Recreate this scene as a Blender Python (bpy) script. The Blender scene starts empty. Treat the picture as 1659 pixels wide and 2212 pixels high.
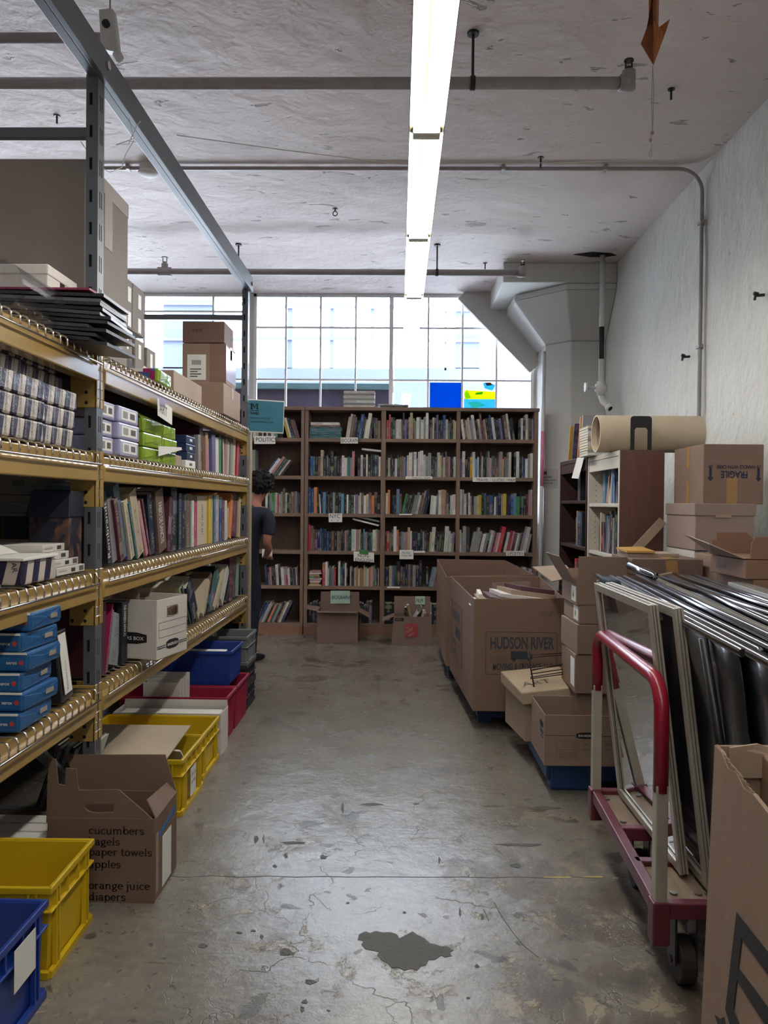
import bpy, math, random
from mathutils import Vector, Matrix
R = random.Random(7)
sc = bpy.context.scene
COL = sc.collection
PI = math.pi
# ---------------------------------------------------------------- camera
CAMZ = 1.35
FOC = 1640.0
PX, PY = 829.5, 1106.0
VPX, VPY = 860.0, 1088.0
yaw = math.atan((VPX-PX)/FOC)          # turned a little to the left of the aisle
pitch = math.atan((PY-VPY)/FOC)        # a hair below level
roll = math.radians(0.55)
cam_d = bpy.data.cameras.new('camera'); cam = bpy.data.objects.new('camera', cam_d); COL.objects.link(cam)
CR = (Matrix.Rotation(yaw, 3, 'Z') @ Matrix.Rotation(PI/2-pitch, 3, 'X') @ Matrix.Rotation(roll, 3, 'Z'))
CPOS = Vector((0, 0, CAMZ))
cam.matrix_world = Matrix.Translation(CPOS) @ CR.to_4x4()
cam_d.sensor_fit = 'HORIZONTAL'; cam_d.sensor_width = 36.0
cam_d.lens = 36.0*FOC/1659.0
cam_d.clip_start = 0.05; cam_d.clip_end = 300
sc.camera = cam
sc.view_settings.view_transform = 'Standard'; sc.view_settings.look = 'None'
sc.view_settings.gamma = 1.0; sc.view_settings.use_curve_mapping = False
sc.view_settings.exposure = 1.62
sc.cycles.max_bounces = 7; sc.cycles.diffuse_bounces = 3; sc.cycles.glossy_bounces = 3
sc.cycles.transparent_max_bounces = 10; sc.cycles.transmission_bounces = 4
sc.cycles.use_denoising = True; sc.cycles.use_adaptive_sampling = True; sc.cycles.adaptive_threshold = 0.03
sc.cycles.sample_clamp_indirect = 6.0
# ---------------------------------------------------------------- world: bright hazy daylight
world = bpy.data.worlds.new('sky'); sc.world = world; world.use_nodes = True
wn = world.node_tree.nodes; wl = world.node_tree.links
bg = wn['Background']
WORLD_STRENGTH = 6.0
bg.inputs['Strength'].default_value = WORLD_STRENGTH
bg.inputs['Color'].default_value = (0.88, 0.94, 1.0, 1)

def ray(px, py):
    d = CR @ Vector(((px-PX)/FOC, -(py-PY)/FOC, -1.0))
    return d
def atY(px, py, Y):
    d = ray(px, py); return CPOS + d*(Y/d.y)
def atX(px, py, X):
    d = ray(px, py); return CPOS + d*(X/d.x)
def atZ(px, py, Z):
    d = ray(px, py); return CPOS + d*((Z-CAMZ)/d.z)

def S(h):
    h = h.lstrip('#'); c = [int(h[i:i+2], 16)/255 for i in (0, 2, 4)]
    return tuple((x/12.92 if x <= 0.04045 else ((x+0.055)/1.055)**2.4) for x in c)
# ---------------------------------------------------------------- lights
def area(name, loc, rot, sx, sy, power, color, portal=False):
    l = bpy.data.lights.new(name, 'AREA'); l.shape = 'RECTANGLE'; l.size = sx; l.size_y = sy
    l.energy = power; l.color = color
    o = bpy.data.objects.new(name, l); o.location = loc; o.rotation_euler = rot; COL.objects.link(o)
    if portal: l.cycles.is_portal = True
    return o
TUBE_STRENGTH = 17.0
for (xa, xb) in ((-1.64, 1.50), (-5.2, -1.70), (-8.3, -5.4)):     # the window openings, sampled as portals
    area('window_portal', ((xa+xb)/2, 8.56, 2.45), (-PI/2, 0, 0), xb-xa, 2.5, 1, (1, 1, 1), True)

# ---------------------------------------------------------------- mesh builder
class MB:
    def __init__(s):
        s.v = []; s.f = []; s.m = []; s.uv = None; s.c = None; s.T = None; s.cm = 0
    def P(s, p):
        p = Vector(p)
        if s.T is not None: p = s.T @ p
        s.v.append(p); return len(s.v)-1
    def face(s, idx, m=None):
        s.f.append(tuple(idx)); s.m.append(s.cm if m is None else m)
    def quad(s, pts, m=None):
        s.face([s.P(p) for p in pts], m)
    def hexa(s, p, m=None):        # 4 bottom (ccw from above), 4 top
        i = [s.P(q) for q in p]
        for q in ((3,2,1,0),(4,5,6,7),(0,1,5,4),(1,2,6,5),(2,3,7,6),(3,0,4,7)):
            s.face([i[k] for k in q], m)
    def box(s, x0, x1, y0, y1, z0, z1, m=None):
        s.hexa([(x0,y0,z0),(x1,y0,z0),(x1,y1,z0),(x0,y1,z0),(x0,y0,z1),(x1,y0,z1),(x1,y1,z1),(x0,y1,z1)], m)
    def prism(s, poly, a, b, axis='z', m=None):    # polygon extruded a..b along axis
        def mk(p, t):
            return {'z': (p[0], p[1], t), 'y': (p[0], t, p[1]), 'x': (t, p[0], p[1])}[axis]
        n = len(poly); i = [s.P(mk(p, a)) for p in poly]; j = [s.P(mk(p, b)) for p in poly]
        s.face(i[::-1], m); s.face(j, m)
        for k in range(n): s.face((i[k], i[(k+1)%n], j[(k+1)%n], j[k]), m)
    def frustum(s, poly0, z0, poly1, z1, m=None, caps=True):
        n = len(poly0); i = [s.P((p[0],p[1],z0)) for p in poly0]; j = [s.P((p[0],p[1],z1)) for p in poly1]
        if caps: s.face(i[::-1], m); s.face(j, m)
        for k in range(n): s.face((i[k], i[(k+1)%n], j[(k+1)%n], j[k]), m)
    def tube(s, pts, r, n=8, m=None, caps=True, closed=False):
        pts = [Vector(p) for p in pts]; rings = []
        N = len(pts); prev = None
        for k in range(N):
            if closed: t = (pts[(k+1)%N]-pts[k-1])
            else: t = pts[min(k+1, N-1)]-pts[max(k-1, 0)]
            t.normalize()
            if prev is None:
                u = t.orthogonal().normalized()
            else:
                u = (prev - t*prev.dot(t));
                u = u.normalized() if u.length > 1e-6 else t.orthogonal().normalized()
            prev = u; w = t.cross(u)
            rr = r[k] if isinstance(r, (list, tuple)) else r
            rings.append([s.P(pts[k] + (u*math.cos(2*PI*q/n) + w*math.sin(2*PI*q/n))*rr) for q in range(n)])
        for k in range(N if closed else N-1):
            a = rings[k]; b = rings[(k+1)%N]
            for q in range(n): s.face((a[q], a[(q+1)%n], b[(q+1)%n], b[q]), m)
        if caps and not closed:
            s.face(rings[0][::-1], m); s.face(rings[-1], m)
    def bar(s, a, b, w, h, m=None, up=(0,0,1)):      # rectangular bar
        a = Vector(a); b = Vector(b); t = (b-a).normalized(); u = Vector(up)
        sd = t.cross(u)
        if sd.length < 1e-5: sd = t.cross(Vector((1,0,0)))
        sd.normalize(); u = sd.cross(t)
        q = []
        for e in (a, b):
            q.append([e-sd*w/2-u*h/2, e+sd*w/2-u*h/2, e+sd*w/2+u*h/2, e-sd*w/2+u*h/2])
        i = [s.P(p) for p in q[0]]; j = [s.P(p) for p in q[1]]
        s.face(i[::-1], m); s.face(j, m)
        for k in range(4): s.face((i[k], i[(k+1)%4], j[(k+1)%4], j[k]), m)
    def sphere(s, c, r, nu=12, nv=8, m=None, sc3=(1,1,1)):
        c = Vector(c); rows = []
        for a in range(nv+1):
            th = PI*a/nv
            rows.append([s.P(c+Vector((r*sc3[0]*math.sin(th)*math.cos(2*PI*b/nu), r*sc3[1]*math.sin(th)*math.sin(2*PI*b/nu), r*sc3[2]*math.cos(th)))) for b in range(nu)])
        for a in range(nv):
            for b in range(nu): s.face((rows[a][b], rows[a+1][b], rows[a+1][(b+1)%nu], rows[a][(b+1)%nu]), m)
    def mesh(s, name, mats, smooth=False):
        me = bpy.data.meshes.new(name)
        me.from_pydata([tuple(p) for p in s.v], [], s.f)
        for mt in (mats if isinstance(mats, (list, tuple)) else [mats]): me.materials.append(mt)
        for k, p in enumerate(me.polygons):
            p.material_index = s.m[k]; p.use_smooth = smooth
        me.validate(); me.update()
        return me
    def build(s, name, mats, parent=None, bevel=0, seg=2, smooth=False, world=False, weld=False):
        me = s.mesh(name, mats, smooth)
        return link(name, me, parent, bevel, seg, world)
def link(name, me, parent=None, bevel=0, seg=2, world=False):
    o = bpy.data.objects.new(name, me); COL.objects.link(o)
    if parent is not None:
        o.parent = parent
        if world: o.matrix_parent_inverse = basis(parent).inverted()
    if bevel:
        b = o.modifiers.new('bevel', 'BEVEL'); b.width = bevel; b.segments = seg; b.limit_method = 'ANGLE'
    return o
def basis(o):
    m = Matrix.LocRotScale(o.location, o.rotation_euler, o.scale)
    if o.parent is not None: m = basis(o.parent) @ o.matrix_parent_inverse @ m
    return m
def tag(o, label, cat, group=None):
    o['label'] = label; o['category'] = cat
    if group: o['group'] = group
    return o
def thing(name, label, cat, loc=(0,0,0), rz=0, group=None):
    o = bpy.data.objects.new(name, None); o.empty_display_size = 0.05; COL.objects.link(o)
    o.location = loc; o.rotation_euler = (0, 0, rz)
    return tag(o, label, cat, group)
def structure(o):
    o['kind'] = 'structure'; return o
def dup(o, loc, rz=None, label=None, parent=None):
    c = o.copy(); COL.objects.link(c)
    if parent is None:
        c.location = loc
        if rz is not None: c.rotation_euler = (0, 0, rz)
        if label: c['label'] = label
    else: c.parent = parent
    for ch in o.children: dup(ch, None, parent=c)
    return c
def text(name, s, size, origin, xd, yd, mat, parent, align='LEFT', bold=0.0, sx=1.0, world=False, lift=0.0006, fit=None):
    cu = bpy.data.curves.new(name, 'FONT'); cu.body = s; cu.size = size; cu.align_x = align; cu.offset = bold*size
    cu.resolution_u = 3
    tmp = bpy.data.objects.new(name, cu)
    me = bpy.data.meshes.new_from_object(tmp)
    bpy.data.objects.remove(tmp); bpy.data.curves.remove(cu)
    if fit:
        xs_ = [v.co.x for v in me.vertices]; sx = fit/max(1e-6, max(xs_)-min(xs_))
    xd = Vector(xd).normalized(); yd = Vector(yd).normalized(); zd = xd.cross(yd)
    M = Matrix(((xd.x*sx, yd.x, zd.x, 0), (xd.y*sx, yd.y, zd.y, 0), (xd.z*sx, yd.z, zd.z, 0), (0,0,0,1)))
    M = Matrix.Translation(Vector(origin)+zd*lift) @ M
    me.transform(M); me.materials.clear(); me.materials.append(mat); me.name = name
    return link(name, me, parent, world=world)

# The rack and all it carries were first laid out at a smaller size; they are enlarged by this factor about the point at eye
# height they were measured from, which puts the rack at its true size and distance.
KR = 1.19
def enlarge_start(): return set(o.name for o in COL.objects)
def enlarge_end(before):
    M = Matrix.Translation(CPOS) @ Matrix.Scale(KR, 4) @ Matrix.Translation(-CPOS)
    for o in list(COL.objects):
        if o.name not in before and o.parent is None:
            o.matrix_world = M @ basis(o)
# ---------------------------------------------------------------- materials
MC = {}
def new_mat(name):
    m = bpy.data.materials.new(name); m.use_nodes = True
    nt = m.node_tree; b = nt.nodes['Principled BSDF']; return m, nt, nt.nodes, nt.links, b
def N(nodes, t, **kw):
    n = nodes.new(t)
    for k, v in kw.items():
        if hasattr(n, k) and k not in n.inputs: setattr(n, k, v)
        else: n.inputs[k].default_value = v
    return n
def ramp(nodes, stops, interp='LINEAR'):
    r = nodes.new('ShaderNodeValToRGB'); r.color_ramp.interpolation = interp
    el = r.color_ramp.elements
    while len(el) > 1: el.remove(el[-1])
    el[0].position = stops[0][0]; el[0].color = (*stops[0][1], 1) if len(stops[0][1]) == 3 else stops[0][1]
    for p, c in stops[1:]:
        e = el.new(p); e.color = (*c, 1) if len(c) == 3 else c
    return r
def plain(name, hexc, rough=0.6, metal=0.0, var=0.08, vs=8.0, bump=0.0, bs=60.0, spec=None, coat=0, lin=None):
    if name in MC: return MC[name]
    m, nt, nd, ln, b = new_mat(name)
    c = lin or S(hexc)
    b.inputs['Roughness'].default_value = rough; b.inputs['Metallic'].default_value = metal
    if spec is not None: b.inputs['Specular IOR Level'].default_value = spec
    if coat: b.inputs['Coat Weight'].default_value = coat; b.inputs['Coat Roughness'].default_value = 0.15
    tc = N(nd, 'ShaderNodeTexCoord')
    no = N(nd, 'ShaderNodeTexNoise'); no.inputs['Scale'].default_value = vs; no.inputs['Detail'].default_value = 5
    ln.new(tc.outputs['Object'], no.inputs['Vector'])
    rp = ramp(nd, [(0.3, tuple(x*(1-var) for x in c)), (0.7, tuple(min(1, x*(1+var)) for x in c))])
    ln.new(no.outputs['Fac'], rp.inputs['Fac']); ln.new(rp.outputs['Color'], b.inputs['Base Color'])
    if bump:
        n2 = N(nd, 'ShaderNodeTexNoise'); n2.inputs['Scale'].default_value = bs; n2.inputs['Detail'].default_value = 4
        ln.new(tc.outputs['Object'], n2.inputs['Vector'])
        bp = N(nd, 'ShaderNodeBump'); bp.inputs['Strength'].default_value = bump; bp.inputs['Distance'].default_value = 0.01
        ln.new(n2.outputs['Fac'], bp.inputs['Height']); ln.new(bp.outputs['Normal'], b.inputs['Normal'])
    MC[name] = m; return m
def math_node(nd, ln, op, a, b=None, clamp=False):
    n = nd.new('ShaderNodeMath'); n.operation = op; n.use_clamp = clamp
    for i, x in enumerate((a, b)):
        if x is None: continue
        if isinstance(x, (int, float)): n.inputs[i].default_value = x
        else: ln.new(x, n.inputs[i])
    return n.outputs[0]
def mixc(nd, ln, fac, a, b, mode='MIX'):
    n = nd.new('ShaderNodeMix'); n.data_type = 'RGBA'; n.blend_type = mode
    for sock, x in ((n.inputs[0], fac), (n.inputs[6], a), (n.inputs[7], b)):
        if isinstance(x, (int, float)): sock.default_value = x
        elif isinstance(x, tuple): sock.default_value = (*x, 1) if len(x) == 3 else x
        else: ln.new(x, sock)
    return n.outputs[2]
def noise(nd, ln, vec, scale, detail=6, rough=0.55, dist=0.0):
    n = nd.new('ShaderNodeTexNoise'); n.inputs['Scale'].default_value = scale; n.inputs['Detail'].default_value = detail
    n.inputs['Roughness'].default_value = rough; n.inputs['Distortion'].default_value = dist
    ln.new(vec, n.inputs['Vector']); return n.outputs['Fac']
def step(nd, ln, v, lo, hi):
    n = nd.new('ShaderNodeMapRange'); n.inputs['From Min'].default_value = lo; n.inputs['From Max'].default_value = hi
    n.interpolation_type = 'SMOOTHSTEP'; ln.new(v, n.inputs['Value']); return n.outputs['Result']
def mapping(nd, ln, vec, scale=(1,1,1), rot=(0,0,0), loc=(0,0,0)):
    n = nd.new('ShaderNodeMapping'); n.inputs['Scale'].default_value = scale; n.inputs['Rotation'].default_value = rot
    n.inputs['Location'].default_value = loc; ln.new(vec, n.inputs['Vector']); return n.outputs[0]

def plaster_mat(name, hexc, pits, bumpd, pitcol, lump=1.0, vert=1.0):
    m, nt, nd, ln, b = new_mat(name)
    tc = nd.new('ShaderNodeTexCoord'); V = tc.outputs['Object']
    Vs = mapping(nd, ln, V, (1, 1, vert))
    n0 = noise(nd, ln, V, 1.6, 4); n1 = noise(nd, ln, V, 0.7, 6); n2 = noise(nd, ln, Vs, 6, 4, 0.55, .3); n3 = noise(nd, ln, Vs, 30, 5, 0.6)
    base = S(hexc)
    col = mixc(nd, ln, step(nd, ln, n1, 0.35, 0.7), tuple(x*0.93 for x in base), tuple(min(1, x*1.04) for x in base))
    v = mapping(nd, ln, V, (0.8, 1.7, 1.0))
    region = step(nd, ln, noise(nd, ln, mapping(nd, ln, V, loc=(7, 3, 2)), .8, 3), .40, .62)
    p1 = noise(nd, ln, v, 5.0, 4, 0.60, 0.5)
    pit = step(nd, ln, p1, pits, pits+0.02)
    p2 = noise(nd, ln, mapping(nd, ln, V, (0.9, 1.9, 1.0), loc=(4, 2, 1)), 13.0, 5, 0.6, 0.3)
    pit2 = math_node(nd, ln, 'MULTIPLY', step(nd, ln, p2, pits+0.02, pits+0.05), region)
    allp = math_node(nd, ln, 'MAXIMUM', pit, pit2)
    col = mixc(nd, ln, math_node(nd, ln, 'MULTIPLY', allp, 0.50), col, pitcol)
    ln.new(col, b.inputs['Base Color']); b.inputs['Roughness'].default_value = 0.7
    h = math_node(nd, ln, 'ADD', math_node(nd, ln, 'MULTIPLY', n2, 0.9*lump), math_node(nd, ln, 'MULTIPLY', n3, 0.22*lump))
    h = math_node(nd, ln, 'ADD', h, math_node(nd, ln, 'MULTIPLY', n0, 1.2))
    h = math_node(nd, ln, 'SUBTRACT', h, math_node(nd, ln, 'MULTIPLY', allp, 0.45))
    bp = nd.new('ShaderNodeBump'); bp.inputs['Strength'].default_value = 0.9; bp.inputs['Distance'].default_value = bumpd
    ln.new(h, bp.inputs['Height']); ln.new(bp.outputs['Normal'], b.inputs['Normal'])
    return m
M_ceiling = plaster_mat('painted_rough_concrete_ceiling', '#d8cbc8', 0.655, 0.026, S('#4a4545'), .7)
M_wall = plaster_mat('white_painted_plaster', '#d2d1cc', 0.72, 0.045, S('#66625e'), 1.0, .7)
M_column = plaster_mat('white_painted_column', '#c6c5c2', 0.78, 0.008, S('#77736e'))

def floor_mat():
    m, nt, nd, ln, b = new_mat('worn_grey_green_painted_concrete')
    tc = nd.new('ShaderNodeTexCoord'); V = tc.outputs['Object']
    def T(loc, scale=(1, 1, 1)): return mapping(nd, ln, V, scale, loc=loc)
    mul = lambda a, c: math_node(nd, ln, 'MULTIPLY', a, c)
    big = noise(nd, ln, V, 0.9, 5); mid = noise(nd, ln, V, 4.5, 9, 0.62, 0.1); fine = noise(nd, ln, V, 28, 9, 0.68)
    paint = mixc(nd, ln, step(nd, ln, big, 0.35, 0.65), S('#746e66'), S('#847f77'))
    paint = mixc(nd, ln, step(nd, ln, mid, 0.35, 0.7), paint, S('#6d6860'))
    paint = mixc(nd, ln, mul(step(nd, ln, fine, 0.42, 0.66), .6), paint, S('#857f70'))
    brown = mixc(nd, ln, step(nd, ln, mid, 0.35, 0.62), S('#473f36'), S('#6a5e50'))
    sep = nd.new('ShaderNodeSeparateXYZ'); ln.new(V, sep.inputs[0])
    near = step(nd, ln, sep.outputs[1], 4.8, 1.9)
    side = step(nd, ln, sep.outputs[0], -.1, .9)
    w1 = noise(nd, ln, V, 2.1, 12, 0.72, 0.3)
    wr = math_node(nd, ln, 'ADD', w1, mul(mul(side, near), 0.12))
    wear = step(nd, ln, wr, 0.53, 0.62)
    col = mixc(nd, ln, mul(wear, 0.85), paint, brown)
    # pale flaky paint left in the worn zones
    fl = noise(nd, ln, T((3.3, 7.1, 0)), 5.5, 13, 0.78, 0.5)
    flm = mul(mul(step(nd, ln, fl, 0.54, 0.56), step(nd, ln, wr, .48, .56)), near)
    col = mixc(nd, ln, mul(flm, 0.70), col, S('#9a8c74'))
    # chips down to dark screed
    chm = step(nd, ln, noise(nd, ln, T((9, 1, 0)), 9.0, 6, 0.55, 0.4), 0.645, 0.652)
    col = mixc(nd, ln, mul(chm, 0.75), col, S('#3f3b35'))
    chm2 = step(nd, ln, noise(nd, ln, T((2, 5, 0)), 30.0, 3, 0.5, 0.2), 0.665, 0.675)
    col = mixc(nd, ln, mul(chm2, 0.6), col, S('#46423b'))
    # long scuffs across the aisle and along it
    sc1 = step(nd, ln, noise(nd, ln, T((0, 0, 0), (0.5, 6.0, 1)), 4.0, 8, 0.72, 0.35), 0.635, 0.665)
    col = mixc(nd, ln, mul(sc1, 0.5), col, S('#46443c'))
    sc2 = step(nd, ln, noise(nd, ln, T((5, 2, 0), (7.0, 0.6, 1)), 3.0, 8, 0.72, 0.5), 0.66, 0.69)
    col = mixc(nd, ln, mul(sc2, 0.35), col, S('#9a9484'))
    # hairline cracks and scratches
    wv = nd.new('ShaderNodeTexVoronoi'); wv.feature = 'DISTANCE_TO_EDGE'; wv.inputs['Scale'].default_value = 1.6
    dv = nd.new('ShaderNodeVectorMath'); dv.operation = 'ADD'
    nn = nd.new('ShaderNodeTexNoise'); nn.inputs['Scale'].default_value = 2.4; nn.inputs['Detail'].default_value = 7; ln.new(V, nn.inputs['Vector'])
    ln.new(V, dv.inputs[0]); ln.new(nn.outputs['Color'], dv.inputs[1]); ln.new(dv.outputs[0], wv.inputs['Vector'])
    crk = mul(step(nd, ln, wv.outputs['Distance'], 0.007, 0.0), step(nd, ln, mid, 0.42, 0.58))
    col = mixc(nd, ln, mul(crk, 0.55), col, S('#3e3a34'))
    ln.new(col, b.inputs['Base Color'])
    worn = math_node(nd, ln, 'MAXIMUM', chm, wear)
    rg = math_node(nd, ln, 'ADD', mul(fine, 0.12), 0.17)
    rg = math_node(nd, ln, 'ADD', rg, mul(worn, 0.12))
    ln.new(rg, b.inputs['Roughness'])
    b.inputs['Specular IOR Level'].default_value = 0.55
    h = math_node(nd, ln, 'ADD', mul(mid, 0.75), mul(fine, 0.13))
    h = math_node(nd, ln, 'SUBTRACT', h, mul(chm, 0.12)); h = math_node(nd, ln, 'ADD', h, mul(flm, 0.05)); h = math_node(nd, ln, 'SUBTRACT', h, mul(crk, 0.10))
    bp = nd.new('ShaderNodeBump'); bp.inputs['Strength'].default_value = 0.6; bp.inputs['Distance'].default_value = 0.012
    ln.new(h, bp.inputs['Height']); ln.new(bp.outputs['Normal'], b.inputs['Normal'])
    return m
M_floor = floor_mat()

def glass_mat(name, tint, gloss=None, ior=1.45, rough=0.02, haze=0.0, hz=(0.8,0.8,0.8)):
    m, nt, nd, ln, b = new_mat(name); out = nd['Material Output']
    t = nd.new('ShaderNodeBsdfTransparent'); t.inputs['Color'].default_value = (*tint, 1)
    g = nd.new('ShaderNodeBsdfGlossy'); g.inputs['Roughness'].default_value = rough
    fr = nd.new('ShaderNodeFresnel'); fr.inputs['IOR'].default_value = ior
    mx = nd.new('ShaderNodeMixShader'); (ln.new(fr.outputs[0], mx.inputs[0]) if gloss is None else setattr(mx.inputs[0], 'default_value', gloss)); ln.new(t.outputs[0], mx.inputs[1]); ln.new(g.outputs[0], mx.inputs[2])
    last = mx
    if haze:
        d = nd.new('ShaderNodeBsdfDiffuse'); d.inputs['Color'].default_value = (*hz, 1)
        tc = nd.new('ShaderNodeTexCoord')
        nz = noise(nd, ln, mapping(nd, ln, tc.outputs['Object'], (1, 1, 0.4)), 7.0, 7, 0.7, 0.6)
        f = math_node(nd, ln, 'MULTIPLY', step(nd, ln, nz, 0.3, 0.8), haze)
        m2 = nd.new('ShaderNodeMixShader'); ln.new(f, m2.inputs[0]); ln.new(mx.outputs[0], m2.inputs[1]); ln.new(d.outputs[0], m2.inputs[2]); last = m2
    nd.remove(b); ln.new(last.outputs[0], out.inputs['Surface'])
    return m
def emit_mat(name, col, st):
    m, nt, nd, ln, b = new_mat(name); e = nd.new('ShaderNodeEmission')
    e.inputs['Color'].default_value = (*col, 1); e.inputs['Strength'].default_value = st
    nd.remove(b); ln.new(e.outputs[0], nd['Material Output'].inputs['Surface']); return m
def wood_mat(name, c0, c1, rough=0.6, axis='z', sc_=14.0, knots=True):
    if name in MC: return MC[name]
    m, nt, nd, ln, b = new_mat(name)
    tc = nd.new('ShaderNodeTexCoord'); V = tc.outputs['Object']
    scl = {'z': (1, 1, 0.09), 'x': (0.09, 1, 1), 'y': (1, 0.09, 1)}[axis]
    g = noise(nd, ln, mapping(nd, ln, V, scl), sc_, 8, 0.7, 1.2)
    g2 = noise(nd, ln, mapping(nd, ln, V, scl), sc_*5, 5, 0.6, 0.2)
    gg = math_node(nd, ln, 'ADD', math_node(nd, ln, 'MULTIPLY', g, 0.7), math_node(nd, ln, 'MULTIPLY', g2, 0.3))
    col = mixc(nd, ln, step(nd, ln, gg, 0.3, 0.7), S(c0), S(c1))
    if knots:
        v = nd.new('ShaderNodeTexVoronoi'); v.inputs['Scale'].default_value = 2.6; ln.new(V, v.inputs['Vector'])
        kn = step(nd, ln, v.outputs['Distance'], 0.055, 0.03)
        col = mixc(nd, ln, math_node(nd, ln, 'MULTIPLY', kn, 0.7), col, tuple(x*0.35 for x in S(c0)))
    ln.new(col, b.inputs['Base Color']); b.inputs['Roughness'].default_value = rough
    bp = nd.new('ShaderNodeBump'); bp.inputs['Strength'].default_value = 0.15; bp.inputs['Distance'].default_value = 0.004
    ln.new(gg, bp.inputs['Height']); ln.new(bp.outputs['Normal'], b.inputs['Normal'])
    MC[name] = m; return m
def card_mat(name, hexc, corr='z'):
    if name in MC: return MC[name]
    m, nt, nd, ln, b = new_mat(name); c = S(hexc); g_ = sum(c)/3; c = tuple(x*.70+g_*.30 for x in c)
    tc = nd.new('ShaderNodeTexCoord'); V = tc.outputs['Object']
    n1 = noise(nd, ln, V, 3.0, 6); n2 = noise(nd, ln, V, 90, 3)
    scl = {'z': (260, 260, 2), 'x': (2, 260, 260)}[corr]
    n3 = noise(nd, ln, mapping(nd, ln, V, scl), 1.0, 2)
    col = mixc(nd, ln, step(nd, ln, n1, 0.3, 0.75), tuple(x*0.90 for x in c), tuple(min(1, x*1.06) for x in c))
    col = mixc(nd, ln, math_node(nd, ln, 'MULTIPLY', step(nd, ln, n3, 0.35, 0.7), 0.10), col, tuple(x*0.75 for x in c))
    st = noise(nd, ln, mapping(nd, ln, V, loc=(5, 5, 5)), 6.0, 9, 0.75, 0.8)
    col = mixc(nd, ln, math_node(nd, ln, 'MULTIPLY', step(nd, ln, st, 0.62, 0.72), 0.18), col, tuple(x*0.55 for x in c))
    ln.new(col, b.inputs['Base Color']); b.inputs['Roughness'].default_value = 0.72
    b.inputs['Specular IOR Level'].default_value = 0.3
    h = math_node(nd, ln, 'ADD', math_node(nd, ln, 'MULTIPLY', n1, 1.0), math_node(nd, ln, 'MULTIPLY', n2, 0.05))
    bp = nd.new('ShaderNodeBump'); bp.inputs['Strength'].default_value = 0.35; bp.inputs['Distance'].default_value = 0.02
    ln.new(h, bp.inputs['Height']); ln.new(bp.outputs['Normal'], b.inputs['Normal'])
    MC[name] = m; return m

M_white_metal = plain('white_painted_steel', '#d8d8d2', 0.45, 0, 0.05)
M_winframe = plain('white_window_steel', '#ecedef', 0.5, 0, 0.06, 20)
M_pipe = plain('painted_pipe', '#a09a9a', 0.5, 0, 0.08, 12)
M_pipewhite = plain('white_painted_pipe', '#c9c8c6', 0.45, 0, 0.06, 12)
M_iron = plain('dark_iron', '#3a3637', 0.5, 0.5, 0.1)
M_chrome = plain('chrome_wire', '#d5d2cf', 0.22, 1.0, 0.03)
M_ink = plain('black_ink', '#1c1b20', 0.7, 0, 0.02)
M_navyink = plain('navy_ink', '#232743', 0.7, 0, 0.02)
M_greyink = plain('grey_ink', '#55524f', 0.7, 0, 0.02)
M_card = card_mat('brown_cardboard', '#9c7b62')
M_card_l = card_mat('pale_cardboard', '#a98d75')
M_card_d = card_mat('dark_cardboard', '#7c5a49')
M_card_w = card_mat('white_cardboard', '#cfc8bf')
M_tape = plain('brown_packing_tape', '#a07a4e', 0.3, 0, 0.05)
M_cleartape = plain('shiny_clear_tape', '#a99c92', 0.12, 0, 0.05, coat=0.6)
M_paper = plain('white_paper', '#dcd9d4', 0.7, 0, 0.03)
M_label = plain('white_label', '#e2e0dc', 0.5, 0, 0.02)
M_black = plain('black_plastic', '#18181c', 0.4, 0, 0.05)
M_hole = plain('dark_recess', '#0b0b0d', 0.9, 0, 0.02)
# ---------------------------------------------------------------- the room
XR, XL, YF, YB, ZC = 2.09, -8.6, 8.5, -6.5, 3.69
b = MB(); b.box(XL-.2, XR+.2, YB-.2, YF+.3, -.2, 0); structure(b.build('floor', M_floor))
b = MB(); b.box(XL-.2, XR+.2, YB-.2, YF+.3, ZC, ZC+.2); structure(b.build('ceiling', M_ceiling))
b = MB(); b.box(XR, XR+.2, YB-.2, YF+.3, 0, ZC); structure(b.build('wall_right', M_wall))
b = MB(); b.box(XL-.2, XL, YB-.2, YF+.3, 0, ZC); structure(b.build('wall_left', M_wall))
b = MB(); b.box(XL, XR, YB-.2, YB, 0, ZC); structure(b.build('wall_back', M_wall))
SILL = 1.15
b = MB()
b.box(XL, XR, YF, YF+.2, 0, SILL)
b.box(1.50, XR, YF, YF+.2, SILL, ZC)
b.box(-1.70, -1.64, YF, YF+.2, SILL, ZC)
b.box(-5.4, -5.2, YF, YF+.2, SILL, ZC); b.box(XL, -8.3, YF, YF+.2, SILL, ZC)
structure(b.build('wall_front', M_wall))
# sloping plaster infill in the corner of the main window
b = MB(); b.prism([(.72, ZC), (1.51, 2.90), (1.51, ZC)], YF-.10, YF+.12, 'y'); structure(b.build('trim_1', M_column))
b = MB(); b.bar((.70, YF-.08, ZC-.01), (1.50, YF-.08, 2.87), .18, .05, up=(0,1,0)); structure(b.build('trim_2', M_column))
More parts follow.
